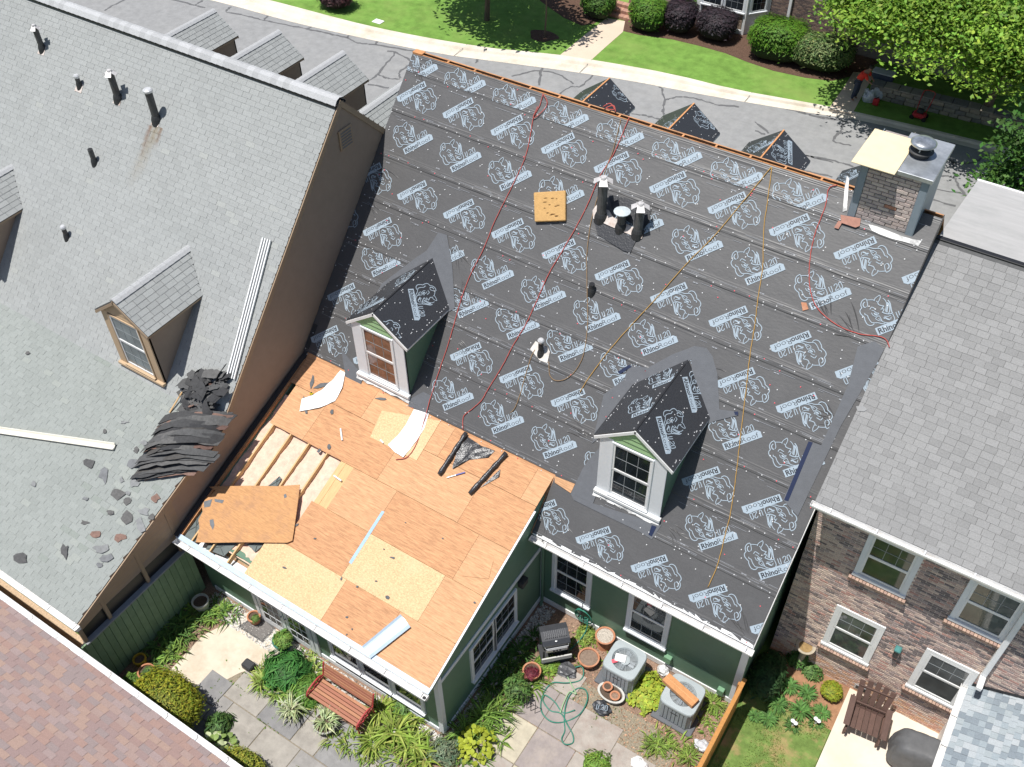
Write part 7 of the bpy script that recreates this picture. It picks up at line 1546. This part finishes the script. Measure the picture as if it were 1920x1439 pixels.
# ---------------------------------------------------------------- left roof: gutter length, trim bundle, heap of torn shingles
A, B = LEFT(-30, 803, .05), LEFT(216, 838, .05); d = (B-A).normalized(); nl = Vector((0, -TB, 1)).normalized(); s = nl.cross(d); b = MB()
prof = [(-.10, 0), (-.10, .055), (-.085, .06), (-.05, .03), (.02, .03), (.06, .085), (.075, .08), (.075, 0)]
vs = [A+s*u+nl*v for u, v in prof]+[B+s*u+nl*v for u, v in prof]; n = len(prof); b.add(vs, [(i, (i+1) % n, n+(i+1) % n, n+i) for i in range(n)]+[tuple(range(n))[::-1], tuple(range(n, 2*n))]); ob = b.build('gutter_length', mat('cream_metal', (0.75, 0.72, 0.62), .45, .05)); tag(setorigin(ob, A), 'loose cream gutter length lying on the grey roof at left', 'gutter')
tb = thing('trim_bundle', 'bundle of long white metal trim strips on the grey roof near the gable edge', 'trim', LEFT(432, 705))
for k in range(4):
    A, B = HL(494+k*4.6, 446+k*1.5, .05), HL(426+k*4.6, 707+k*1.5, .05); d = (B-A).normalized(); s = NM.cross(d); b = MB(); b.prism([A-s*.022, A+s*.022, A+s*.018+NM*.035, A-s*.018+NM*.035], B-A); b.build('trim_strip', M_WHITE, tb)
r = random.Random(40); GS = 'torn-off shingles heaped by the gable edge'; SH = [mat('torn_%d' % i, c, .9, .25, 14, .5, 60) for i, c in enumerate(((0.055,0.055,0.056),(0.085,0.085,0.085),(0.11,0.108,0.105),(0.042,0.042,0.044),(0.135,0.08,0.065),(0.20,0.125,0.10),(0.07,0.066,0.062)))]
nlw = Vector((0, -TB, 1)).normalized()
def bent(A, B, wdt, bulge, lift, m_, lab, up, nrm, twist=0.0, seed=0):
    rr_ = random.Random(seed); n = 9; d = (B-A); s = up; b = MB(); L_ = []; 
    rag = [rr_.uniform(-.035, .035) for _ in range(2*n+2)]
    for i in range(n+1):
        t = i/n; p = A.lerp(B, t)+nrm*(lift+bulge*math.sin(math.pi*t)**.8); k = s*(wdt*.5); L_.append((p-k+s*rag[i], p+k+nrm*twist+s*rag[n+i]))
    vs = [q for pr in L_ for q in pr]; vs += [q-nrm*.012 for q in vs]; m2 = 2*(n+1); fs = []
    for i in range(n): a = 2*i; fs += [(a, a+2, a+3, a+1), (m2+a, m2+a+1, m2+a+3, m2+a+2), (a, m2+a, m2+a+2, a+2), (a+1, a+3, m2+a+3, m2+a+1)]
    fs += [(0, 1, m2+1, m2), (2*n, m2+2*n, m2+2*n+1, 2*n+1)]
    b.add(vs, fs); ob = b.build('torn_shingle', m_); return tag(setorigin(ob, A), lab, 'shingle', GS)
LAB1 = 'torn-off shingle strip in the heap beside the tan gable wall'
upw = Vector((0, 1, TB)).normalized()
for i in range(64):                                            # arched, layered strips
    f = i/63; a = (258+f*62+r.uniform(-16, 14), 898-f*112+r.uniform(-4, 4)); b_ = (392+f*44+r.uniform(-22, 8), 884-f*104+r.uniform(-5, 5)); k = r.random()
    A, B = HLW(*a), HLW(*b_)
    if k < .45: t0, t1 = sorted((r.random(), r.random())); A, B = A.lerp(B, t0*.5), A.lerp(B, .55+t1*.45)
    bulge = (.12+.30*math.sin(f*2.6))*(.6 if k < .45 else 1)*min(1, (B-A).length/1.4); lift = .03+.10*math.sin(f*3)*r.random()
    bent(A, B, r.uniform(.14, .3), bulge, lift+.012*(i % 5), r.choice(SH[:4]+SH[:4]+SH[:3]+SH[4:6]+[SH[6]]), LAB1, upw, nlw, twist=r.uniform(-.07, .02), seed=i)
for i in range(86):                                            # jumble at the top of the heap
    f = r.random(); x = 352+r.uniform(0, 92)-12*f; y = 705+f*98; L_ = r.uniform(14, 42); an = r.gauss(.35, .6)
    a, b_ = (x-L_*math.cos(an)/2, y-L_*math.sin(an)/2), (x+L_*math.cos(an)/2, y+L_*math.sin(an)/2)
    P1, P2 = LEFT(*a), LEFT(*b_)
    if max(P1.x, P2.x) > -.05: continue
    h = .05+.42*math.sin(math.pi*min(1, max(0, (x-345)/115)))*r.uniform(.15, .75)*(.45+.55*math.sin(math.pi*f)); bent(P1, P2, r.uniform(.12, .38), r.uniform(0, .08), h, r.choice(SH[:4]+SH[:4]+SH), LAB1, upw, nlw, twist=r.uniform(-.16, .1), seed=200+i)
GL = 'loose shingle scraps scattered on the grey roof'; r = random.Random(41); LAB2 = 'loose dark shingle scrap lying on the grey roof below the heap'
SC2 = [(168,868,20,20),(195,890,22,26),(232,792,18,4),(196,808,10,8),(62,908,9,10),(40,1048,30,22),(122,1034,16,28),(188,1030,26,20),(178,1000,18,16),(198,1046,24,18),(235,970,22,20),(262,985,26,24),(218,925,26,20),(240,940,18,14),(250,905,18,16),(225,1010,20,14),(158,980,14,8),(270,960,20,16),(292,935,18,14),(205,960,14,10),(186,1060,10,9),(52,662,9,8),(248,870,20,18),(262,890,18,14),(228,900,10,10),(255,845,12,12),(268,830,14,10),(240,925,10,8),(285,970,16,14),(160,935,12,7)]
for k, (x, y, w_, h_) in enumerate(SC2):
    q = [(x+math.cos(i/9*6.283)*w_*.62*r.uniform(.35, 1.2), y+math.sin(i/9*6.283)*h_*.62*r.uniform(.35, 1.2)) for i in range(9)]; P = [LEFT(px, py, .022+r.uniform(0, .03)) for px, py in q]
    ob = MB().prism(P, nlw*-.006).build('shingle_scrap', r.choice((mat('scrap_grey', (0.16, 0.165, 0.17), .9, .2, 9), mat('scrap_mid', (0.21, 0.215, 0.215), .9, .2, 9), SH[2], SH[1], SH[5]))); tag(setorigin(ob, sum(P, Vector())/len(P)-nlw*.006), LAB2, 'scrap', GL)
A, B = LEFT(343, 733, .04), LEFT(318, 774, .04); ob = MB().tube([A, B], .02, 6).build('wood_stick', M_WOOD); tag(setorigin(ob, B), 'thin wooden stick beside the heap of torn shingles', 'stick')
# debris on the brick house roof and red roof
def onb(px, py, o=0.0): return hit(px, py, (0, -TBk, 1), ZBE-TBk*BE+o)
P = [onb(x, y, .03) for x, y in ((1605,762),(1618,761),(1627,768),(1620,772),(1608,771))]; ob = MB().prism(P, NB*-.01).build('shingle_scrap', mat('scrap_mid2', (0.27, 0.27, 0.27), .9)); tag(setorigin(ob, P[0]), 'loose grey shingle tab lying on the brick house roof', 'scrap')
# ---------------------------------------------------------------- person and things under the big tree
fp = HZ(1600, 187, .12); pr = thing('person', 'person in a red shirt and dark trousers leaning forward on the side walk', 'person', fp)
def skin(name, verts, edges, radii, m_, parent, sub=2):
    me = bpy.data.meshes.new(name); me.from_pydata([tuple(Vector(v)+fp) for v in verts], edges, []); me.materials.append(m_); o = link(name, me, parent)
    md = o.modifiers.new('skin', 'SKIN'); md.use_smooth_shade = True
    for i, rad in enumerate(radii): me.skin_vertices[0].data[i].radius = (rad, rad); me.skin_vertices[0].data[i].use_root = (i == 0)
    sb = o.modifiers.new('sub', 'SUBSURF'); sb.levels = sub; sb.render_levels = sub; return o
M_SKIN = mat('skin', (0.28, 0.15, 0.10), .6, .08)
V = [(0,0,.95),(.08,.02,1.12),(.2,.05,1.3),(.3,.07,1.42),(.37,.09,1.52),(.42,.10,1.62), (.02,.12,.9),(.06,.14,.5),(0,.13,.08),(.12,.13,.04), (.02,-.12,.9),(.0,-.13,.5),(-.06,-.12,.08),(.06,-.13,.04), (.28,.24,1.36),(.42,.3,1.14),(.58,.26,1.0),(.64,.24,.96), (.28,-.12,1.36),(.44,-.18,1.14),(.6,-.12,1.02),(.66,-.1,.98)]
E_ = [(0,1),(1,2),(2,3),(3,4),(4,5),(0,6),(6,7),(7,8),(8,9),(0,10),(10,11),(11,12),(12,13),(3,14),(14,15),(15,16),(16,17),(3,18),(18,19),(19,20),(20,21)]
skin('body', V, E_, [.13,.13,.15,.13,.06,.10,.09,.065,.045,.04,.09,.065,.045,.04,.06,.045,.035,.03,.06,.045,.035,.03], M_SKIN, pr)
skin('shirt', V[0:4]+[V[14], V[15], V[18], V[19]], [(0,1),(1,2),(2,3),(3,4),(4,5),(3,6),(6,7)], [.165,.165,.18,.15,.085,.07,.085,.07], mat('red_shirt', (0.62, 0.035, 0.02), .8, .1, 6), pr)
skin('trousers', [V[0], V[6], V[7], V[8], V[10], V[11], V[12]], [(0,1),(1,2),(2,3),(0,4),(4,5),(5,6)], [.15,.115,.09,.07,.115,.09,.07], mat('dark_trousers', (0.035, 0.045, 0.075), .85, .15), pr)
hd = MB(); hd.lathe([(.0, .0), (.07, .02), (.10, .07), (.105, .11), (.09, .16), (.05, .19), (0, .2)], fp+Vector((.40, .1, 1.55)), 16); hd.build('hair', mat('dark_hair', (0.02, 0.015, 0.012), .7), pr, smooth=True)
for k, (x, y, lab) in enumerate(((1627,190,'bulging white bag left of the pair under the tree'), (1643,184,'bulging white bag right of the pair under the tree'))): c = HZ(x, y, .11); crumple('rubbish_bag', lab, (c.x, c.y), .27, .25, .5, mat('bag_grey', (0.52, 0.55, 0.6), .4, .15), 20+k, z0=.1)
c = HZ(1722, 222, .11); mw = thing('red_mower', 'red garden machine in the shade below the stone wall', 'garden machine', c); M_MR = mat('machine_red', (0.5, 0.03, 0.04), .4, .1)
MB().bbox((c.x-.28, c.y-.22, .18), (c.x+.28, c.y+.22, .38), .06).build('deck', M_MR, mw); MB().bbox((c.x-.14, c.y-.12, .38), (c.x+.14, c.y+.14, .55), .04).build('engine', M_RUBBER, mw)
for sx_ in (-.26, .26):
    for sy__ in (-.2, .2): MB().tube([(c.x+sx_, c.y+sy__-.03, .2), (c.x+sx_, c.y+sy__+.03, .2)], .1, 12).build('wheel', M_BLK, mw)
MB().tube(catmull([(c.x-.2, c.y+.2, .35), (c.x-.25, c.y+.7, .75), (c.x-.2, c.y+.95, .95), (c.x+.2, c.y+.95, .95), (c.x+.25, c.y+.7, .75), (c.x+.2, c.y+.2, .35)], 5), .018, 7).build('handle', M_MR, mw)
c = HZ(1641, 197, .11); ob = MB().bbox((c.x-.13, c.y-.1, .11), (c.x+.13, c.y+.1, .42), .03).build('fuel_can', M_MR); tag(setorigin(ob, (c.x, c.y, .11)), 'small red can beside the white bags', 'can'); q = MB().tube([(c.x-.05, c.y, .42), (c.x+.08, c.y, .52)], .02, 8).build('spout', M_BLK, ob); q.matrix_parent_inverse = WORLD[ob.name].inverted()
c = HZ(1655, 150, .7); ob = MB().bbox((c.x-.5, c.y-.2, .68), (c.x+.45, c.y+.28, 1.02), .04).build('cool_box', mat('navy_box', (0.03, 0.045, 0.08), .5)); tag(setorigin(ob, (c.x, c.y, .68)), 'dark blue box with grey lid on the stone wall beside the person', 'box'); q = MB().bbox((c.x-.52, c.y-.22, 1.02), (c.x+.47, c.y+.3, 1.08), .02).build('lid', mat('box_lid', (0.4, 0.42, 0.44), .5), ob); q.matrix_parent_inverse = WORLD[ob.name].inverted()
